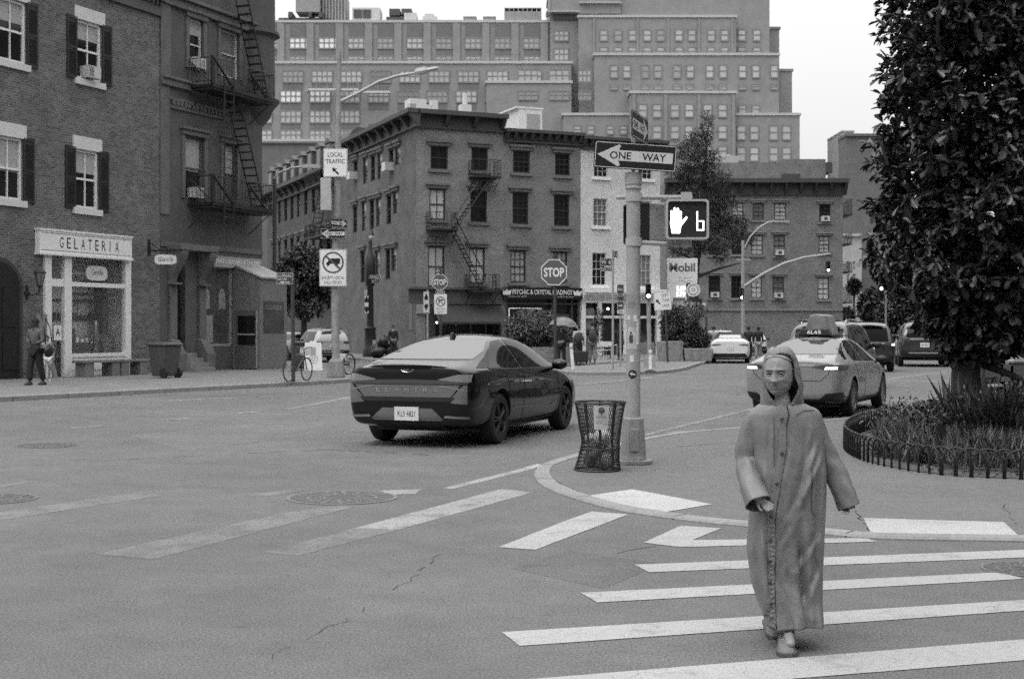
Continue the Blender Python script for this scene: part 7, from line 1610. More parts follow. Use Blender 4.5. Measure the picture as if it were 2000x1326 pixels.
# bush in its low brick planter
Yh = 61.0; hx_ = P(1040, 0, Yh).x
blob_tree('round_bush', 'dense rounded bush growing out of the low brick planter', 'bush', (hx_, Yh, .6), [(x, y, z - .6, a, b, c) for x, y, z, a, b, c in [pb(u, v, a, b, Yh, hx_, d) for u, v, a, b, d in ((1040, 640, 52, 34, 0), (1010, 645, 28, 26, -.2), (1070, 645, 28, 28, .2), (1040, 625, 30, 20, 0))]], 9000, .13, LMID, seed=5, part='foliage')
t = thing('brick_planter', 'low brick planter wall under the round bush', 'planter', (hx_, Yh, .12), R(3)); q = MB(); x0, x1 = P(975, 0, Yh).x - hx_, P(1116, 0, Yh).x - hx_
q.box(x0, x1, -1.0, -.75, 0, .72); q.box(x0, x1, .75, 1.0, 0, .72); q.box(x0, x0 + .25, -.75, .75, 0, .72); q.box(x1 - .25, x1, -.75, .75, 0, .72); q.build('wall', brick_mat('planter_brick', .17, .26, var=.3), t)
q = MB(); q.box(x0 + .25, x1 - .25, -.75, .75, .0, .6); q.build('soil', mat('garden_soil', .03, .95, .3, 9), t)
blob_tree('feathery_plant', 'pale feathery plant in the planter beside the man with an umbrella', 'plant', (P(1106, 0, Yh).x, Yh, .7), [(0, 0, .4, .35, .3, .4)], 500, .3, LPALE, outline=THIN, seed=8, part='foliage')
blob_tree('wall_climber', 'thin leafy climber beside the white house door', 'plant', (P(1166, 0, 76.5).x, 76.3, .12), [(0, 0, 1.2, .35, .3, 1.1), (.1, 0, 2.2, .25, .25, .5)], 700, .14, LMID, seed=6, part='foliage')
Yq = 70.0
for i, (u, v, a, b, n, lb) in enumerate(((1312, 640, 20, 42, 2500, 'tall dark shrub behind the leaning dark post'), (1345, 660, 24, 26, 2000, 'bushy dark shrub under the pergola frame'), (1366, 664, 20, 20, 1500, 'rounded shrub in the tub nearest the convertible'), (1350, 610, 26, 18, 700, 'thin leaves hanging from the pergola top'))):
    p = P(u, v, Yq); blob_tree('shrub', lb, 'shrub', (p.x, Yq, p.z - b / F * Yq), [(0, 0, b / F * Yq, a / F * Yq, a / F * Yq, b / F * Yq)], n, .16, LDARK if i < 3 else LMID, seed=20 + i, part='foliage', spray=.2)
Yz = 150
for i, (u, v, a, b, Y) in enumerate(((1650, 622, 16, 18, 150), (1700, 600, 22, 34, 140), (1745, 618, 30, 30, 130), (1735, 575, 20, 26, 165), (1668, 560, 10, 12, 160))):
    p = P(u, v, Y); k = Y / F; blob_tree('street_tree', ('small dark tree at the foot of the edge on fire escape', 'dark far tree left of the glowing top signal', 'low dark tree over the stopped crossover', 'far tree brushing the oak leaves', 'tiny street tree in front of the pale three storey front')[i], 'tree', (p.x, Y, 0), [(0, 0, p.z, a * k, a * k, b * k)], 1800, .5, LDARK, [([(0, 0, 0), (0, 0, p.z)], [.2, .12])], seed=30 + i)
# unseen park trees added right of the view to darken reflections in the cars
for i, (x, y, h, r, lb) in enumerate(((17, 13, 7.5, 4.2, 'unseen broad park tree added right of the view'), (27, 26, 8, 5, 'unseen broad park tree added further along the square'))):
    blob_tree('unseen_park_tree', lb, 'tree', (x, y, 0), [(0, 0, h, r, r, r * .75), (r * .5, r * .3, h + 2, r * .7, r * .7, r * .6), (-r * .5, -.3 * r, h + 1.5, r * .7, r * .7, r * .6), (0, 0, h - 3, r * .8, r * .8, r * .4)], 7000, .55, LDARK, [([(0, 0, 0), (.1, 0, 3), (0, 0, h)], [.4, .3, .2])], seed=50 + i, dens=.2)
# ---------------------------------------------------------------- fenced garden bed
fence_px = [(1760, 826), (1700, 838), (1664, 853), (1648, 868), (1652, 884), (1690, 903), (1760, 918), (1850, 930), (2000, 937), (2150, 940)]
fp = smooth([xy(G(u, v, ZP)) for u, v in fence_px], 2)
bed = offset(fp, .06)
back = [tuple(Vector(bed[-1]) + Vector((2, 6))), tuple(Vector(bed[0]) + Vector((6, 2.5)))]
mb = MB(); ol = bed + back
mb.face([(x, y, ZP + .006) for x, y in ol]); o_ = mb.build('soil', mat('garden_mulch', .085, .95, .5, 14, fine=.5, bump=.8, bscale=50)); structure(o_)
bm = bmesh.new(); bm.from_mesh(o_.data); bmesh.ops.triangulate(bm, faces=bm.faces); [f.normal_flip() for f in bm.faces if f.normal.z < 0]; bm.to_mesh(o_.data); bm.free()
fence = thing('hoop_fence', 'low black fence of overlapping iron hoops round the planted bed', 'fence', (fp[0][0], fp[0][1], ZP))
q = MB(); hw, hh = .155, .31; q.tube([(-hw, 0, -.02), (-hw, 0, hh - hw)] + [(-hw * cos(a), 0, hh - hw + hw * sin(a)) for a in [pi * k / 10 for k in range(1, 10)]] + [(hw, 0, hh - hw), (hw, 0, -.02)], .0115, 6)
hm = q.mesh('hoop', M_['black'], True)
d_acc = 0; nxt = 0
for a, b in zip(fp, fp[1:]):
    a, b = Vector(a), Vector(b); L_ = (b - a).length
    while nxt < d_acc + L_:
        p = a.lerp(b, (nxt - d_acc) / L_); an = math.atan2((b - a).y, (b - a).x); link('hoop', hm, fence, Matrix.Translation((p.x - fp[0][0], p.y - fp[0][1], 0)) @ Matrix.Rotation(an + .05, 4, 'Z')); nxt += .165
    d_acc += L_
q = MB(); q.tube([(x - fp[0][0], y - fp[0][1], .10) for x, y in fp], .006, 5); q.build('rail', M_['black'], fence)
def inside(p, poly_):
    c = False; j = len(poly_) - 1
    for i in range(len(poly_)):
        if (poly_[i][1] > p[1]) != (poly_[j][1] > p[1]) and p[0] < (poly_[j][0] - poly_[i][0]) * (p[1] - poly_[i][1]) / (poly_[j][1] - poly_[i][1]) + poly_[i][0]: c = not c
        j = i
    return c
rn = np.random.default_rng(21)
inner = offset(fp, .42) + back
cx_ = [p[0] for p in inner]; cy_ = [p[1] for p in inner]
pts = []
while len(pts) < 7500:
    p = (rn.uniform(min(cx_), min(max(cx_), 9.5)), rn.uniform(min(cy_), max(cy_)))
    if inside(p, inner): pts.append(p)
pts = np.array(pts); k = np.sin(pts[:, 0] * 3.1) * np.sin(pts[:, 1] * 2.3 + 1); pts = pts[k > -.55]; n = len(pts)
B0 = np.column_stack([pts, np.full(n, ZP)]); D = unit(rn, n) * .55; D[:, 2] = np.abs(D[:, 2]) + .75
me = leaves_mesh('grass', B0, D, unit(rn, n), rn.uniform(.12, .46, n), [(0, 0), (.010, .35), (.009, .7), (0, 1)], LPALE, .1)
stuff(link('grass', me), 'ragged grass and ground cover inside the hoop fence', 'grass')
nl = 2600; pts = []
while len(pts) < nl:
    p = (rn.uniform(min(cx_), min(max(cx_), 9.0)), rn.uniform(min(cy_), max(cy_)))
    if inside(p, offset(fp, .07) + back): pts.append(p)
pts = np.array(pts); me = leaves_mesh('leaf_litter', np.column_stack([pts, np.full(nl, ZP + .015)]), np.column_stack([rn.normal(size=(nl, 2)), rn.uniform(-.1, .3, nl)]), np.tile([0, 0, 1.], (nl, 1)) + unit(rn, nl) * .3, rn.uniform(.03, .09, nl), OVAL, leaf_mat('dry_leaf', .12, .6, .8))
stuff(link('leaf_litter', me), 'fallen leaves and mulch scraps along the foot of the hoop fence', 'leaf litter')
def grass_clump(label, u, v, h, n, spread, m, seed, w=.011):
    rn = np.random.default_rng(seed); g_ = G(u, v, ZP); t = thing('ornamental_grass', label, 'grass clump', g_)
    b = np.column_stack([rn.normal(0, .10, n), rn.normal(0, .10, n), np.zeros(n)]); D = rn.normal(0, spread, (n, 3)); D[:, 2] = 1
    link('blades', leaves_mesh('blades', b, D, unit(rn, n), rn.uniform(.5, 1, n) * h, [(0, 0), (w, .3), (w * .8, .65), (0, 1)], m, .1), t)
grass_clump('tall wispy grass standing left of the oak trunk', 1868, 862, 1.05, 60, .30, LMID, 1, .006)
grass_clump('tall feathery grass mass before the newspaper boxes', 1955, 880, .95, 800, .38, LMID, 11, .004); grass_clump('feathery grass mass right of the oak foot', 1915, 875, .8, 600, .42, LMID, 12, .004)
grass_clump('arching pale grass in the middle of the bed front', 1905, 905, .5, 260, .55, LPALE, 2); grass_clump('tufted grass near the right edge of the bed', 1975, 912, .5, 260, .5, LPALE, 3); grass_clump('small grass tuft behind the front hoops', 1800, 905, .40, 180, .55, LPALE, 4)
grass_clump('dark grass mound against the left hoops', 1735, 893, .32, 220, .6, LMID, 5); grass_clump('grass tuft right of the oak foot', 1945, 868, .75, 260, .4, LMID, 6)
for i, (u, v, a, b, n, lb) in enumerate(((1792, 850, .62, .34, 1500, 'fine leaved bush at the left of the bed'), (1925, 868, .80, .44, 2600, 'dark bush before the oak trunk'), (1990, 868, .75, .52, 2600, 'dark bush at the right edge of the bed'), (1850, 862, .5, .26, 1100, 'low bush between the fine leaved bush and the oak'))):
    g_ = G(u, v, ZP); blob_tree('shrub', lb, 'shrub', (g_.x, g_.y, ZP), [(0, 0, b * .75, a, a * .8, b * .8), (a * .4, .1, b * .9, a * .6, a * .6, b * .5), (-a * .4, 0, b * .6, a * .6, a * .6, b * .6)], n, .085, (LMID, LDARK, LDARK, LMID)[i], seed=70 + i, part='foliage', spray=.35, dens=.1)
# ================================================================ people
def skin_obj(name, V, E, root=0, sub=2):
    """V: list of (x, y, z, radius); grown with Skin + Subdivision and baked"""
    me = bpy.data.meshes.new(name); me.from_pydata([v[:3] for v in V], E, []); o = bpy.data.objects.new(name, me); COL.objects.link(o)
    sk = o.modifiers.new('skin', 'SKIN'); sk.use_smooth_shade = True
    for i, v in enumerate(V):
        d = me.skin_vertices[0].data[i]; r = v[3]; d.radius = (r, r) if not isinstance(r, tuple) else r; d.use_root = i == root
    if sub: s_ = o.modifiers.new('s', 'SUBSURF'); s_.levels = sub; s_.render_levels = sub
    bpy.context.view_layer.update(); mapply(o); return o
SKIN = mat('skin', .25, .55, .10, 30, bump=.1); SKIND = mat('dark_skin', .045, .5, .1, 20); SKINF = mat('old_skin', .24, .5, .14, 34, bump=.12, bscale=150)
def chain(V, E, pts, start=None):
    prev = start
    for p in pts:
        V.append(p); i = len(V) - 1
        if prev is not None: E.append((prev, i))
        prev = i
    return prev
def fingers(V, E, wrist_i, w, d, side, spread=.018, curl=.5, s_=1.0):
    """palm plus four unequal bent fingers and a thumb from the side; w wrist, d hand direction"""
    w = Vector(w); d = Vector(d).normalized(); a = Vector(side).normalized(); n = d.cross(a).normalized()
    pm = w + d * .045 * s_; V.append((*pm, .022 * s_)); E.append((wrist_i, len(V) - 1)); pi_ = len(V) - 1
    for k, L_ in enumerate((.062, .072, .068, .052)):
        b = w + d * .082 * s_ + a * (k - 1.5) * spread * s_; m_ = b + d * L_ * .5 * s_ + n * L_ * .5 * curl * .5; t_ = m_ + d * L_ * .45 * (1 - curl * .6) * s_ + n * L_ * .55 * curl
        chain(V, E, [(*b, .0105 * s_), (*m_, .009 * s_), (*t_, .007 * s_)], pi_)
    b = w + d * .03 * s_ - a * .03 * s_; t1 = b + d * .035 * s_ - a * .018 * s_; chain(V, E, [(*b, .011 * s_), (*t1, .0095 * s_), (*(t1 + d * .03 * s_ + n * .01), .0075 * s_)], pi_)
# ---------------------------------------------------------------- the old woman in the hooded raincoat
YW = 6.8; WX = (1532 - U0) / F * YW
lady = thing('person', 'old woman in a long hooded grey raincoat walking over the crossing', 'person', (WX, YW, 0))
def WL(u, v, dy=0.0): p = P(u, v, YW + dy); return Vector((p.x - WX, dy, p.z))
# ---- head
HC = WL(1521, 731, -.06); HW = R(-25)               # turned to her right (left in the picture)
def face_off(x, z):
    g = lambda cx, cz, wx, wz: math.exp(-((x - cx) / wx) ** 2 - ((z - cz) / wz) ** 2)
    ax = abs(x); f = 0
    t = min(1, max(0, (.022 - z) / .05)); f += .028 * t ** 1.2 * math.exp(-(x / (.008 + .006 * t)) ** 2) * (1 if z > -.030 else math.exp(-((z + .030) / .006) ** 2)) * (1 if z < .022 else 0)
    f += .006 * math.exp(-(x / .010) ** 2) * g(0, .022, 1, .02)
    f += .009 * math.exp(-((ax - .012) / .006) ** 2 - ((z + .027) / .007) ** 2)
    f -= .015 * math.exp(-((ax - .030) / .015) ** 2 - ((z - .010) / .010) ** 2)
    f += .006 * math.exp(-((ax - .030) / .020) ** 2 - ((z - .029) / .006) ** 2)
    f -= .005 * math.exp(-((ax - .028) / .014) ** 2 - ((z + .008) / .004) ** 2)
    f += .0035 * math.exp(-((ax - .042) / .016) ** 2 - ((z + .016) / .018) ** 2) + .004 * math.exp(-((ax - .046) / .014) ** 2 - ((z + .066) / .016) ** 2)
    f -= .003 * math.exp(-((ax - .050) / .010) ** 2 - ((z + .040) / .012) ** 2) + .0022 * math.exp(-((ax - .026 + .15 * (z + .07)) / .003) ** 2 - ((z + .072) / .010) ** 2)
    d = abs((ax - .018) * .83 - (-.032 - z) * .50); f -= .0055 * math.exp(-(d / .0035) ** 2) * (1 if -.066 < z < -.030 else 0)
    f -= .0075 * math.exp(-((z + .0555 + .10 * ax * ax * 8) / .0026) ** 2) * math.exp(-(x / .022) ** 4)
    f += .0045 * math.exp(-((z + .049) / .005) ** 2 - (x / .020) ** 2) + .0055 * math.exp(-((z + .063) / .0055) ** 2 - (x / .018) ** 2)
    f -= .004 * math.exp(-((z + .073) / .004) ** 2 - (x / .018) ** 2); f += .011 * math.exp(-((z + .090) / .014) ** 2 - (x / .022) ** 2)
    f -= .0022 * sum(math.exp(-((z - c - .1 * ax) / .0022) ** 2) for c in (.042, .052, .062)) * math.exp(-(x / .04) ** 4)
    return f
def head_mesh(mb, C_, yaw, s_=1.0, pitch=0.0):
    n, m = 72, 64; M = Matrix.Translation(C_) @ Matrix.Rotation(yaw, 4, 'Z') @ Matrix.Rotation(pitch, 4, 'X'); rings = []
    for j in range(m + 1):
        t = pi * (j + .05) / (m + .1); zz = .112 * cos(t); row = []; hf = max(0, 1 - abs(cos(t)) ** 2.7) ** .42; hx_f = max(0, 1 - abs(cos(t)) ** 2.4) ** .45
        for k in range(n):
            p = 2 * pi * k / n; x = .074 * hx_f * math.copysign(abs(sin(p)) ** .92, sin(p)); y = -.088 * hf * cos(p)
            jaw = 1 - .20 * max(0, min(1, (-zz - .03) / .08)); x *= jaw
            if y > 0: y *= 1.05 if zz > -.03 else max(.4, 1.05 + (zz + .03) * 8)
            if y < 0:
                y *= 1 - .08 * max(0, zz / .112) ** 2; y -= face_off(x, zz) * min(1, -y / .045)
            row.append(M @ Vector((x * s_, y * s_, zz * s_)))
        rings.append(row)
    mb.rings(rings); return M
hb = MB(); HM = head_mesh(hb, HC, HW, 1.0, R(3)); ho = hb.build('body', SKINF, None)
# ---- body below the coat: torso, arms, legs, hands
V, E = [], []
V.append((0, .02, .80, .11)); chain(V, E, [(0, .03, 1.0, (.13, .10)), (0, .02, 1.14, (.13, .09)), (*WL(1527, 794, -.05), .056), (*WL(1527, 780, -.066), .046), (*WL(1525, 752, .015), .040)], 0)
sh = 2
cl = WL(1480, 966, -.165); cr = WL(1659, 985, -.03)
e1 = chain(V, E, [(*WL(1490, 815, .01), .05), (*WL(1463, 880, .01), .040), (*WL(1468, 940, -.09), .034), (*cl, .027)], sh); fingers(V, E, e1, cl, (.45, -.25, -.55), (.55, .1, .45), .015, 1.0, .80)
e2 = chain(V, E, [(*WL(1575, 815, .01), .05), (*WL(1617, 895, .02), .040), (*WL(1648, 955, -.02), .032), (*cr, .027)], sh); fingers(V, E, e2, cr + Vector((-.008, 0, .062)), (-.05, -.1, -1), (.7, -.3, 0), .015, .8, .82)
fa = WL(1541, 1240, -.16); ra = WL(1508, 1214, .25)
chain(V, E, [(.07, .02, .74, .075), (.04, -.06, .42, .052), (fa.x + .005, fa.y + .02, .16, .042), (fa.x, fa.y + .01, .09, .032), (fa.x - .01, fa.y - .10, .045, .022)], 0)
chain(V, E, [(-.07, .03, .74, .075), (-.06, .07, .42, .052), (ra.x, ra.y + .02, .17, .042), (ra.x, ra.y, .10, .032), (ra.x, ra.y - .10, .05, .022)], 0)
bo = skin_obj('body_core', V, E)
at_ = MB()
for A_, w_, d_ in (((1490, 815, .01), cl, (.45, -.25, -.55)), ((1575, 815, .01), cr + Vector((-.008, 0, .062)), (-.05, -.1, -1))):
    el = WL(1463, 880, .01) if A_[0] < 1500 else WL(1617, 895, .02); fo = WL(1468, 940, -.09) if A_[0] < 1500 else WL(1648, 955, -.02); w_ = Vector(w_); at_.tube([(0, .02, 1.14), WL(*A_), el, fo, w_, w_ + Vector(d_).normalized() * .05], [.06, .045, .036, .030, .025, .017], 10)
for b_, sg_ in ((fa, 1), (ra, -1)): at_.tube([(0, .02, .8), (.07 * sg_, .03, .72), (.04 * sg_, -.06 if sg_ > 0 else .07, .42), (b_.x, b_.y + .025, .18), (b_.x, b_.y + .02, .10)], [.09, .065, .045, .034, .028], 10)
at_.tube([(0, .02, .8), (0, .03, 1.0), (0, .02, 1.14), WL(1527, 792, -.04), WL(1525, 765, -.03), WL(1523, 745, -.03)], [.08, .08, .07, .045, .042, .04], 12)
tm_ = at_.mesh('core', SKINF); bm_ = bmesh.new(); bm_.from_mesh(bo.data); bm_.from_mesh(tm_); bm_.to_mesh(bo.data); bm_.free(); bpy.data.meshes.remove(tm_)
bm = bmesh.new(); bm.from_mesh(ho.data); bm.from_mesh(bo.data); bm.to_mesh(ho.data); bm.free(); bpy.data.objects.remove(bo)
rm_ = ho.modifiers.new('r', 'REMESH'); rm_.mode = 'VOXEL'; rm_.voxel_size = .0027; rm_.use_smooth_shade = True
sm_ = ho.modifiers.new('sm', 'SMOOTH'); sm_.iterations = 1; sm_.factor = .35
bpy.context.view_layer.update(); mapply(ho); 
bm = bmesh.new(); bm.from_mesh(ho.data); seen = set(); best = []; comps = []
for v0_ in bm.verts:
    if v0_.index in seen: continue
    comp = [v0_]; seen.add(v0_.index); st_ = [v0_]
    while st_:
        for e_ in st_.pop().link_edges:
            for w_ in e_.verts:
                if w_.index not in seen: seen.add(w_.index); st_.append(w_); comp.append(w_)
    comps.append(comp)
keep_ = {v for c in comps if len(c) > 900 for v in c}; bmesh.ops.delete(bm, geom=[v for v in bm.verts if v not in keep_], context='VERTS'); bm.to_mesh(ho.data); bm.free()
ho.data.materials.clear(); ho.data.materials.append(SKINF); ho.data.polygons.foreach_set('use_smooth', [True] * len(ho.data.polygons)); ho.parent = lady; ho.name = 'body'
# eyes, brows, hair
for sx_ in (-1, 1):
    q = MB(); q.X = HM @ Matrix.Translation((sx_ * .030, -.0705, .0085)); q.sphere((0, 0, 0), (.0125, .0085, .0042), 12, 8); q.build('eye', mat('eye_dark', .035, .25, .3, 40, spec=.6), lady, smooth=True)
    q = MB(); q.X = HM; q.tube([(sx_ * .0155, -.0765, .0085), (sx_ * .022, -.0815, .0135), (sx_ * .031, -.0825, .0150), (sx_ * .040, -.0785, .0125), (sx_ * .046, -.0715, .0065)], [.002, .0034, .0040, .0036, .002], 6); q.tube([(sx_ * .0165, -.0765, .006), (sx_ * .024, -.079, .0025), (sx_ * .033, -.079, .0015), (sx_ * .042, -.0745, .0040)], [.0015, .0028, .003, .0018], 6); q.build('eyelid', SKINF, lady, smooth=True)
    q = MB(); q.X = HM; q.tube([(sx_ * .012, -.090, .024), (sx_ * .030, -.089, .0295), (sx_ * .046, -.076, .024)], [.002, .003, .0015], 5); q.build('eyebrow', mat('grey_brow', .16, .8, .3, 60), lady, smooth=True)
q = MB(); q.X = HM; q.tube([(-.021, -.0885, -.0578), (-.008, -.0955, -.0556), (.008, -.0955, -.0556), (.021, -.0885, -.0578)], [.0010, .0019, .0019, .0010], 5); q.build('mouth', mat('lip_dark', .07, .6, .2, 40), lady, smooth=True)
hr = MB(); rings = []
for j in range(12):
    t = pi * .5 * (j + .02) / 11.5 * .86; row = []
    for k in range(40):
        p = 2 * pi * k / 40; fr_ = max(0, cos(p)); tt = t * .78 * (1 - .42 * fr_ ** 1.2); w_ = 1 + .012 * sin(p * 17 + j)
        hq = max(0, 1 - abs(cos(tt)) ** 2.6) ** .43; row.append(HM @ Vector((.078 * w_ * hq * sin(p), -.0905 * w_ * hq * cos(p), .116 * cos(tt))))
    rings.append(row)
hr.rings(rings, True, True, False); hr.build('hair', mat('white_hair', .34, .7, .2, 60, stretch=(1, 1, 6)), lady, smooth=True)
# ---- coat
COATM = mat('raincoat_cloth', .175, .42, .05, 5, fine=.05, bump=.2, bscale=11, spec=.45)
secs = [(783, 1499, 1553, .075, -.00), (788, 1485, 1574, .095, .0), (796, 1474, 1588, .105, .0), (808, 1465, 1597, .115, .0), (830, 1464, 1602, .125, 0), (870, 1467, 1607, .135, 0), (920, 1469, 1611, .145, -.01), (960, 1468, 1611, .150, -.01), (1000, 1464, 1609, .155, -.01), (1070, 1459, 1606, .165, 0), (1130, 1467, 1603, .165, 0), (1170, 1480, 1602, .175, -.01), (1200, 1492, 1601, .19, -.02), (1214, 1496, 1600, .195, -.025)]
folds = [((1585, 865), (1555, 960), .020, .016), ((1600, 880), (1530, 1010), .016, .014), ((1575, 830), (1560, 930), .008, .012), ((1600, 900), (1590, 1100), .014, .016), ((1560, 1000), (1575, 1190), .020, .020), ((1535, 1050), (1548, 1200), .014, .016), ((1480, 900), (1500, 1000), .014, .014), ((1475, 1010), (1490, 1190), .016, .014), ((1590, 1040), (1540, 1110), .012, .014), ((1555, 985), (1515, 1060), .010, .012), ((1545, 830), (1520, 940), .008, .010), ((1600, 1090), (1560, 1170), .012, .014), ((1500, 830), (1498, 905), .006, .008)]
_rf = random.Random(12)
for _ in range(22):
    _u, _v = _rf.uniform(1470, 1600), _rf.uniform(820, 1180); _l = _rf.uniform(90, 230); _t = _rf.choice((-1, 1)) * _rf.uniform(.05, .55); folds.append(((_u, _v), (_u - _l * _t, _v + _l), _rf.uniform(.002, .0045), _rf.uniform(.005, .009)))
def coat_disp(x, z):
    f = 0
    for (a, b), (c, d), amp, w in folds:
        p0, p1 = WL(a, b), WL(c, d); vx, vz = p1.x - p0.x, p1.z - p0.z; L2 = vx * vx + vz * vz; t = max(0, min(1, ((x - p0.x) * vx + (z - p0.z) * vz) / L2)); dx, dz = x - p0.x - t * vx, z - p0.z - t * vz
        s_ = (dx * vz - dz * vx) / math.sqrt(L2); e_ = math.sqrt(dx * dx + dz * dz); f += 1.15 * amp * (math.exp(-(e_ / w) ** 2) - .75 * math.exp(-((e_ - w * 1.9 * (1 if s_ > 0 else 1)) / w) ** 2) * (s_ > 0)) * min(1, 4 * t * (1.05 - t) + .15)
    return f
def coat():
    mb = MB(); n, m = 120, 110; rings = []; vs = [s_[0] for s_ in secs]
    for j in range(m + 1):
        v = 783 + (1214 - 783) * j / m; k = next(i for i in range(len(secs) - 1) if secs[i + 1][0] >= v - 1e-6); s0, s1 = secs[k], secs[k + 1]; t = (v - s0[0]) / (s1[0] - s0[0]); L_ = [a + (b - a) * t for a, b in zip(s0, s1)]
        pa, pb_ = WL(L_[1], v), WL(L_[2], v); cx, hw, dep, dy = (pa.x + pb_.x) / 2, (pb_.x - pa.x) / 2, L_[3], L_[4]; hem = max(0, (v - 960) / 254); row = []
        for q_ in range(n):
            a = 2 * pi * q_ / n; ex = .80; x = math.copysign(abs(sin(a)) ** ex, sin(a)) * hw; y = -math.copysign(abs(cos(a)) ** ex, cos(a)) * dep
            rip = hem * (.010 * sin(a * 9 + 1.2 + hem) + .006 * sin(a * 16 + 2.7 * hem)) ; k_ = 1 + rip / max(hw, .1) * (abs(cos(a)) + .25)
            x2, y2 = cx + x * k_, y * k_ + dy
            z2 = pa.z + .012 * sin(a * 2 + 1) * hem
            if cos(a) > 0: y2 -= coat_disp(x2, z2) * min(1, cos(a) * 1.6)
            y2 -= .004 * sin(z2 * 33 + x2 * 21) * (.4 + .6 * hem)
            row.append((x2, y2, z2))
        rings.append(row)
    mb.rings(rings, True, False, False)
    return mb
co = coat().build('raincoat', COATM, lady, smooth=True); sol = co.modifiers.new('t', 'SOLIDIFY'); sol.thickness = .006; sol.offset = -1
bvc = BVHTree.FromPolygons([v.co for v in co.data.vertices], [list(p.vertices) for p in co.data.polygons])
def sleeve(pts, rad, name='sleeve', wr=1.0, seed=0):
    """tube of cloth with bunched rings and an open cuff"""
    Pn = [Vector(p) for p in pts]; Q, Rr = [], []
    for i in range(len(Pn) - 1):
        for k in range(12):
            t = k / 12; p0, p1, p2, p3 = Pn[max(i - 1, 0)], Pn[i], Pn[i + 1], Pn[min(i + 2, len(Pn) - 1)]
            Q.append(.5 * ((2 * p1) + (p2 - p0) * t + (2 * p0 - 5 * p1 + 4 * p2 - p3) * t * t + (3 * p1 - p0 - 3 * p2 + p3) * t ** 3)); Rr.append(rad[i] + (rad[i + 1] - rad[i]) * t)
    Q.append(Pn[-1]); Rr.append(rad[-1]); n = 36; mb = MB(); rings = []
    for j, (c, r) in enumerate(zip(Q, Rr)):
        d = (Q[min(j + 1, len(Q) - 1)] - Q[max(j - 1, 0)]).normalized(); a = d.cross(Vector((0, 1, 0))).normalized(); b = a.cross(d); t = j / len(Q); row = []
        for k in range(n):
            th = 2 * pi * k / n; w_ = wr * (.065 * sin(t * 34 + 3.2 * sin(th + seed) + 1.4 * sin(2 * th) + seed) * math.exp(-((t - .62) / .20) ** 2) + .05 * sin(3 * th + t * 9 + seed) + .04 * sin(5 * th - t * 14))
            row.append(c + (a * cos(th) + b * sin(th) * 1.05) * r * (1 + w_))
        rings.append(row)
    mb.rings(rings, True, False, False); o = mb.build(name, COATM, lady, smooth=True); s_ = o.modifiers.new('t', 'SOLIDIFY'); s_.thickness = .006; s_.offset = -1; return o
sleeve([WL(1503, 808, .01), WL(1480, 816, .0), WL(1463, 860, .01), WL(1460, 905, .0), WL(1467, 945, -.09), WL(1482, 984, -.165)], [.030, .056, .058, .058, .062, .067], wr=.9, seed=1)
sleeve([WL(1570, 808, .01), WL(1583, 815, .0), WL(1600, 860, .02), WL(1622, 905, .02), WL(1645, 955, -.01), WL(1660, 990, -.03)], [.030, .056, .056, .057, .058, .058], wr=.7, seed=3)
# placket, buttons, seams
pl = [(1526, 790), (1529, 806), (1523, 830), (1521, 870), (1516, 905), (1507, 950), (1500, 1000), (1499, 1060), (1499, 1120), (1499, 1180), (1500, 1212)]
def pz(u, v): p = WL(u, v); return (p.x, p.z)
patch(lady, bvc, 'placket', strip([pz(u - 4, v) for u, v in pl[2:]], .036), 'y', COATM, .006, -1, .02); patch(lady, bvc, 'placket_edge', strip([pz(u + 2.5, v) for u, v in pl], .0055), 'y', mat('coat_shadow_gap', .02, .9, .2, 9), .005, -1, .02)
for u, v in ((1520, 815), (1519, 880), (1508, 937), (1497, 1000), (1496, 1045), (1495, 1085), (1495, 1125), (1496, 1165)):
    x, z = pz(u - 3, v); h = bvc.ray_cast(Vector((x, -3, z)), Vector((0, 1, 0)))
    if h[0]: q = MB(); q.X = Matrix.Translation(h[0] + Vector((0, -.011, 0))) @ Matrix.Rotation(pi / 2, 4, 'X'); q.lathe([(.009, -.003), (.0095, .001), (.007, .003), (.002, .002)], 12); q.build('button', mat('coat_button', .06, .3, .2, 9), lady)
for k in range(22):
    v = 1010 + k * 9; x, z = pz(1496 + (k % 2) * 2, v); h = bvc.ray_cast(Vector((x, -3, z)), Vector((0, 1, 0)))
    if h[0]: q = MB(); lump(q, h[0] + Vector((0, -.004, 0)), (.013, .006, .0075), k, 8, 5, .3); q.build('placket_pucker', COATM, lady, smooth=True)
patch(lady, bvc, 'pocket_flap', strip([pz(1572, 905), pz(1572, 990), pz(1578, 1000)], .005), 'y', mat('coat_seam', .085, .8, .2, 9), .004, -1, .02); patch(lady, bvc, 'seam', strip([pz(1503, 812), pz(1502, 860), pz(1502, 905)], .004), 'y', mat('coat_seam'), .004, -1, .02); patch(lady, bvc, 'seam', strip([pz(1545, 808), pz(1560, 800), pz(1585, 800)], .004), 'y', mat('coat_seam'), .004, -1, .02)
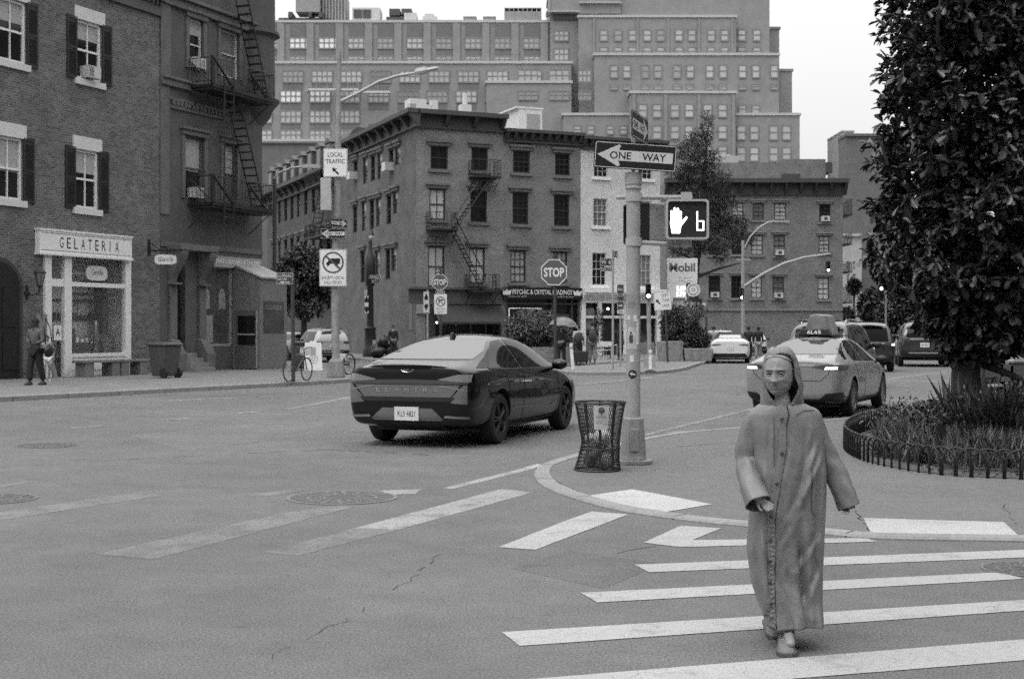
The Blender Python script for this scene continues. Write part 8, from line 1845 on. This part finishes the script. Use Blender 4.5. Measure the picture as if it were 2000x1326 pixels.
# hood: rows of cloth from one side of the face round the back to the other
hd = MB(); rows = []; HZ = HC.z; nr, nc = 34, 64
for j in range(nr + 1):
    t = j / nr; z = WL(0, 797).z + (WL(0, 679.5).z - WL(0, 797).z) * t; dz = z - HZ
    if dz > 0: k_ = math.sqrt(max(0, 1 - (dz / (.142)) ** 2)) ** .8
    else: k_ = 1 + .0 * dz
    wid = .088 * k_ if dz > -.06 else .088 + (-.06 - dz) * .16; dep = .112 * k_ if dz > -.06 else .112 - (-.06 - dz) * .2
    al = R(66) if -.06 < dz < .06 else (R(66) * max(0, 1 - ((dz - .06) / .044)) ** .42 if dz >= .06 else R(66) * max(.26, 1 - ((-.06 - dz) / .13) ** 1.25))
    cx = HC.x + .015 + (WL(1524, 0).x - HC.x - .010) * max(0, (-dz - .02) / .12); cy = HC.y + .022 + max(0, -dz - .05) * .30; row = []; yw = HW * .5 * (1 if dz > -.05 else max(0, 1 + (dz + .05) / .09))
    for k in range(nc + 1):
        al2 = al * (.86 if dz < .06 else .86 + .14 * min(1, (dz - .06) / .02)); a = al2 + (2 * pi - al2 - al) * k / nc; rp = 1 + .03 * sin(5 * a + dz * 30) * (1 if dz < .05 else .1) + .02 * sin(11 * a + dz * 55) * (1 if dz < .05 else .1)
        x, y = wid * rp * sin(a), -dep * rp * cos(a); 
        if sin(a) > 0 and dz < .02: x *= 1 + .16 * math.exp(-((dz + .055) / .05) ** 2)
        row.append((cx + x * cos(yw) - y * sin(yw), cy + x * sin(yw) + y * cos(yw), z + .006 * sin(a * 3) * k_))
    rows.append(row)
hd.rings(rows, False, False, False); ho_ = hd.build('hood', COATM, lady, smooth=True); s_ = ho_.modifiers.new('t', 'SOLIDIFY'); s_.thickness = .007; s_.offset = 1
q = MB(); q.tube([rows[j][0] for j in range(2, nr - 4)], .0045, 6); q.tube([rows[j][-1] for j in range(2, nr - 4)], .0045, 6); q.build('hood_hem', COATM, lady, smooth=True)
# trousers and shoes
V, E = [], []; V.append((0, .02, .8, .10)); chain(V, E, [(.07, .02, .70, .08), (.04, -.06, .42, .060), (fa.x + .004, fa.y + .03, .22, .044), (fa.x + .002, fa.y + .012, .115, .047)], 0); chain(V, E, [(-.07, .03, .70, .08), (-.06, .07, .42, .060), (ra.x, ra.y + .02, .2, .062), (ra.x, ra.y + .01, .12, .060)], 0)
tr_ = skin_obj('trousers', V, E); tr_.parent = lady; tr_.data.materials.append(mat('trouser_cloth', .16, .8, .15, 12, bump=.3))
q = MB(); p = WL(1568, 1214, .1); q.rings([[(p.x + x, p.y + y, z) for x, y in ((-.032, -.02), (.032, -.02), (.034, .03), (-.03, .03))] for z in (.085, .2)]); q.build('coat_lining', mat('lining_cloth', .05, .8, .2, 12), lady)
SHO = mat('walking_shoe', .17, .65, .15, 14, bump=.2); SOLE = mat('shoe_sole', .10, .8, .2, 14)
def shoe(x, y, z, rz, tilt=0.0):
    M = Matrix.Translation((x, y, z)) @ Matrix.Rotation(rz, 4, 'Z') @ Matrix.Rotation(tilt, 4, 'X')
    out_ = [(.12, .034, .036), (.10, .038, .075), (.05, .037, .088), (.0, .040, .086), (-.05, .046, .070), (-.10, .048, .050), (-.135, .040, .040), (-.155, .020, .030)]
    q = MB(); q.X = M; q.rings([[(w * cos(a) * (1.04 if sin(a) < 0 else .92), yy, .012 + max(0, sin(a)) ** .8 * (h - .012)) for a in [2 * pi * k / 24 for k in range(24)]] for yy, w, h in out_]); s_ = q.build('shoe', SHO, lady, smooth=60)
    q = MB(); q.X = M; q.rings([[(w * 1.07 * k_, yy * 1.02, zz) for yy, w, h in out_] + [(-w * 1.07 * k_, yy * 1.02, zz) for yy, w, h in out_[::-1]] for zz, k_ in ((.0, .95), (.006, 1), (.022, 1.02))]); q.build('sole', SOLE, s_, smooth=30)
    q = MB(); q.X = M
    for k in range(5): yy = .015 - .021 * k; q.tube([(-.026, yy - .006, .080 - .005 * k + .0), (0, yy, .0925 - .0075 * k), (.026, yy - .006, .080 - .005 * k)], .0028, 5)
    for sx_ in (-1, 1): q.tube([(0, .03, .094), (sx_ * .022, .035, .100), (sx_ * .030, .01, .094), (0, .028, .094)], .0022, 4)
    q.build('lace', mat('shoe_lace', .30, .8, .1, 20), s_)
p = G(1535, 1283); shoe(fa.x - .014, -.14, 0, R(-8)); shoe(ra.x, ra.y - .01, 0.012, R(-3), R(6))
# ---------------------------------------------------------------- smaller figures
def figure(label, loc, rz=0.0, h=1.7, top=.1, legs=.05, hair=.02, skin=None, arms=None, stride=.0, sleeves=True, lean=0.0, shorts=False, group=None, hat=False, extra=None):
    t = thing('person', label, 'person', loc, rz, group); t.scale = (h / 1.7,) * 3; skin = skin or SKIN
    arms = arms or {}
    L0 = arms.get(-1, [(-.23, .03, 1.13), (-.24, -.05, .89)]); R0 = arms.get(1, [(.23, .03, 1.13), (.24, -.05, .89)])
    def leg(sg, st_): return [(sg * .09, 0, .88, .075), (sg * .10, -.02 + st_ * .5, .50, .050), (sg * .10, .03 + st_, .09, .035)]
    V, E = [], []; V.append((0, 0, .95, .12)); chain(V, E, [(0, lean * .5, 1.2, (.13, .10)), (0, lean, 1.38, (.12, .08)), (0, lean, 1.48, .05), (0, lean - .01, 1.55, .07), (0, lean - .015, 1.62, .092), (0, lean - .01, 1.69, .075)], 0)
    for sg, A in ((-1, L0), (1, R0)):
        e_ = chain(V, E, [(sg * .18, lean, 1.40, .055), (*A[0], .042), (*A[1], .028)], 2); d = Vector(A[1]) - Vector(A[0]); fingers(V, E, e_, A[1], d, (0, -1, .1), .017, .4)
        i_ = chain(V, E, leg(sg, stride * sg), 0); lg = leg(sg, stride * sg)[-1]; chain(V, E, [(lg[0], lg[1] - .13, .035, .035)], i_)
    b = skin_obj('body', V, E, 0, 1); b.parent = t; b.data.materials.append(skin)
    q = MB(); q.X = Matrix.Translation((0, lean - .02, 1.60)); 
    q.sphere((0, -.088, -.012), (.014, .02, .018), 8, 6); q.build('nose', skin, t, smooth=True); q = MB(); q.X = Matrix.Translation((0, lean - .02, 1.60)); [q.sphere((sx_ * .032, -.082, .012), (.011, .008, .006), 8, 5) for sx_ in (-1, 1)]; q.tube([(-.022, -.083, -.05), (.022, -.083, -.05)], .004, 5); q.build('face_features', M_['darkm'], t)
    V, E = [], []; V.append((0, 0, .93, .15)); chain(V, E, [(0, lean * .5, 1.2, (.165, .125)), (0, lean, 1.38, (.155, .105)), (0, lean, 1.45, .07)], 0)
    for sg, A in ((-1, L0), (1, R0)):
        pts = [(sg * .185, lean, 1.40, .075), (*A[0], .06)]
        if sleeves: w = Vector(A[1]) * .92 + Vector(A[0]) * .08; pts.append((*w, .045))
        chain(V, E, pts, 2)
    o = skin_obj('top', V, E, 0, 1); o.parent = t; o.data.materials.append(mat('cloth_%d' % round(top * 1000), top, .85, .2, 8, bump=.3))
    V, E = [], []; V.append((0, 0, .93, .145))
    for sg in (-1, 1):
        l_ = leg(sg, stride * sg); pts = [(l_[0][0], l_[0][1], .85, .118), (l_[1][0], l_[1][1], l_[1][2] + (.08 if shorts else 0), .092)]
        if not shorts: pts.append((l_[2][0], l_[2][1], .10, .075))
        chain(V, E, pts, 0)
    o = skin_obj('shorts' if shorts else 'trousers', V, E, 0, 1); o.parent = t; o.data.materials.append(mat('cloth_%d' % round(legs * 1000), legs, .85, .2, 8, bump=.3))
    for sg in (-1, 1):
        l_ = leg(sg, stride * sg)[-1]; q = MB(); q.rings([[(l_[0] + w * cos(a), l_[1] + yy, max(0, .0 + hh * (.5 + .5 * sin(a)))) for a in [2 * pi * k / 12 for k in range(12)]] for yy, w, hh in ((.07, .035, .07), (.02, .045, .11), (-.08, .048, .075), (-.17, .03, .05))]); q.build('shoe', M_['darkm'] if not shorts else M_['offw'], t, smooth=50)
    q = MB(); rr_ = []
    for j in range(8):
        tt = pi * .62 * (j + .05) / 7; rr_.append([(.097 * sin(tt * (1 - .25 * max(0, cos(p)))) * sin(p), lean - .012 - .103 * sin(tt * (1 - .40 * max(0, cos(p)))) * cos(p), 1.63 + .105 * cos(tt * (1 - .30 * max(0, cos(p))))) for p in [2 * pi * k / 16 for k in range(16)]])
    q.rings(rr_, True, True, False); q.build('hat' if hat else 'hair', mat('hair_%d' % round(hair * 1000), hair, .8, .2, 20), t, smooth=True)
    return t
g_ = G(70, 752, .12); pw = figure('woman in patterned jacket and dark trousers by the arched door with a shoulder bag', g_, R(-25), 1.78, .10, .018, .012, SKIND, {-1: [(-.26, -.02, 1.15), (-.05, -.2, 1.10)], 1: [(.25, 0, 1.14), (.16, -.2, 1.08)]}, .14)
q = MB(); lump(q, (0, 0, 0), (.09, .17, .15), 4, 16, 10, .22); q.tube([(0, -.12, .18), (-.05, -.1, .62), (-.12, 0, .9), (-.06, .1, .62), (0, .12, .18)], .014, 5); o_ = q.build('shoulder_bag', mat('bag_leather', .016, .45, .2, 9), None, True, M=T(WA.pt(0) * 0 + Vector((g_.x + .36, g_.y - .02, .12 + .92)), R(-25))); tag(o_, 'big black bag hanging from the shoulder of the woman by the door', 'bag')
g_ = G(90, 745, .12); figure('child in white shorts standing half hidden behind the woman with the bag', (g_.x + .02, g_.y, .12), R(30), 1.32, .22, .55, .03, SKIN, None, .05, False, 0, True)
g_ = G(768, 700, .12); figure('person in dark jacket and cap by the corner lamp post', (g_.x, g_.y, .12), R(20), 1.72, .018, .02, .015, SKIN, None, .0, True, 0, False, None, True)
q = MB(); [lump(q, c_, r_, 40 + i_, 18, 10, .28) for i_, (c_, r_) in enumerate((((-.45, 0, .36), (.42, .34, .38)), ((.3, .05, .33), (.4, .34, .35)), ((-.1, .05, .85), (.38, .3, .32))))]; o_ = q.build('rubbish_heap', mat('black_bin_bag', .014, .4, .3, 6), None, True, M=T((P(755, 0, 71).x, 71, .12))); tag(o_, 'heap of black bags beside the person in the cap', 'rubbish bags')
g_ = G(1014, 704, .12); figure('person with pale hair seen over the saloon roof before the bush', (g_.x, g_.y, .12), R(160), 1.72, .3, .1, .2, SKIN)
g_ = G(1096, 713, .12); um = figure('man in black under a striped umbrella behind the dark stop post', (g_.x, g_.y, .12), R(150), 1.74, .018, .016, .02, SKIN, {1: [(.22, -.1, 1.15), (.14, -.28, 1.28)]}, .1)
t = thing('umbrella', 'open patterned umbrella tilted over the man in black', 'umbrella', (g_.x + .08, g_.y + .25, 1.45)); q = MB(); n = 16; q.rings([[(r * cos(2 * pi * k / n), r * sin(2 * pi * k / n), z - (.05 if k % 2 and r > .4 else 0)) for k in range(n)] for r, z in ((.02, .72), (.25, .68), (.48, .55), (.62, .36))], True, True, False); q.build('canopy', mat('umbrella_cloth', .15, .6, .5, 3.5), t, M=Matrix.Rotation(R(8), 4, 'Y')); q = MB(); q.tube([(0, 0, -.2), (0, 0, .7)], .012, 5); q.build('shaft', M_['darkm'], t)
for i, (u, top, lg, h, lb) in enumerate(((1130, .42, .05, 1.68, 'walker in a pale shirt with a dark backpack pulling the suitcase'), (1157, .02, .20, 1.82, 'walker in a black shirt and pale trousers with a black backpack'))):
    g_ = G(u, 709, .12); figure(lb, (g_.x, g_.y, .12), R(175), h, top, lg, .012, SKIN, None, .08 - .16 * i, False)
    q = MB(); lump(q, (0, 0, 0), (.19, .12, .27), 30 + i, 14, 9, .08); q.tube([(-.12, -.02, .2), (-.12, .22, .28), (-.12, .20, -.1)], .02, 5); q.tube([(.12, -.02, .2), (.12, .22, .28), (.12, .20, -.1)], .02, 5); o_ = q.build('backpack', mat('backpack_cloth', .018 + .03 * (1 - i), .8, .2, 9), None, True, M=T((g_.x, g_.y - .22, .12 + 1.15 * h / 1.7))); tag(o_, ('dark grey backpack on the walker in the pale shirt', 'black backpack on the walker in the black shirt')[i], 'backpack')
g_ = G(1214, 704, .12); figure('person in dark clothes beside the cafe chairs by the white shop', (g_.x, g_.y + .8, .12), R(60), 1.75, .02, .02, .02, SKIND)
for i, (u, Y, top, lb) in enumerate(((1462, 72, .02, 'man in dark clothes walking left of two by the convertible'), (1481, 74, .016, 'man in a dark shirt and pale trousers right of two by the convertible'), (1394, 71.5, .3, 'person in a pale shirt between the pergola and the convertible'))):
    p = P(u, 0, Y); figure(lb, (p.x, Y, .0), R(170), 1.78, top, (.02, .25, .1)[i], .012, SKIND if i < 2 else SKIN, None, .1)
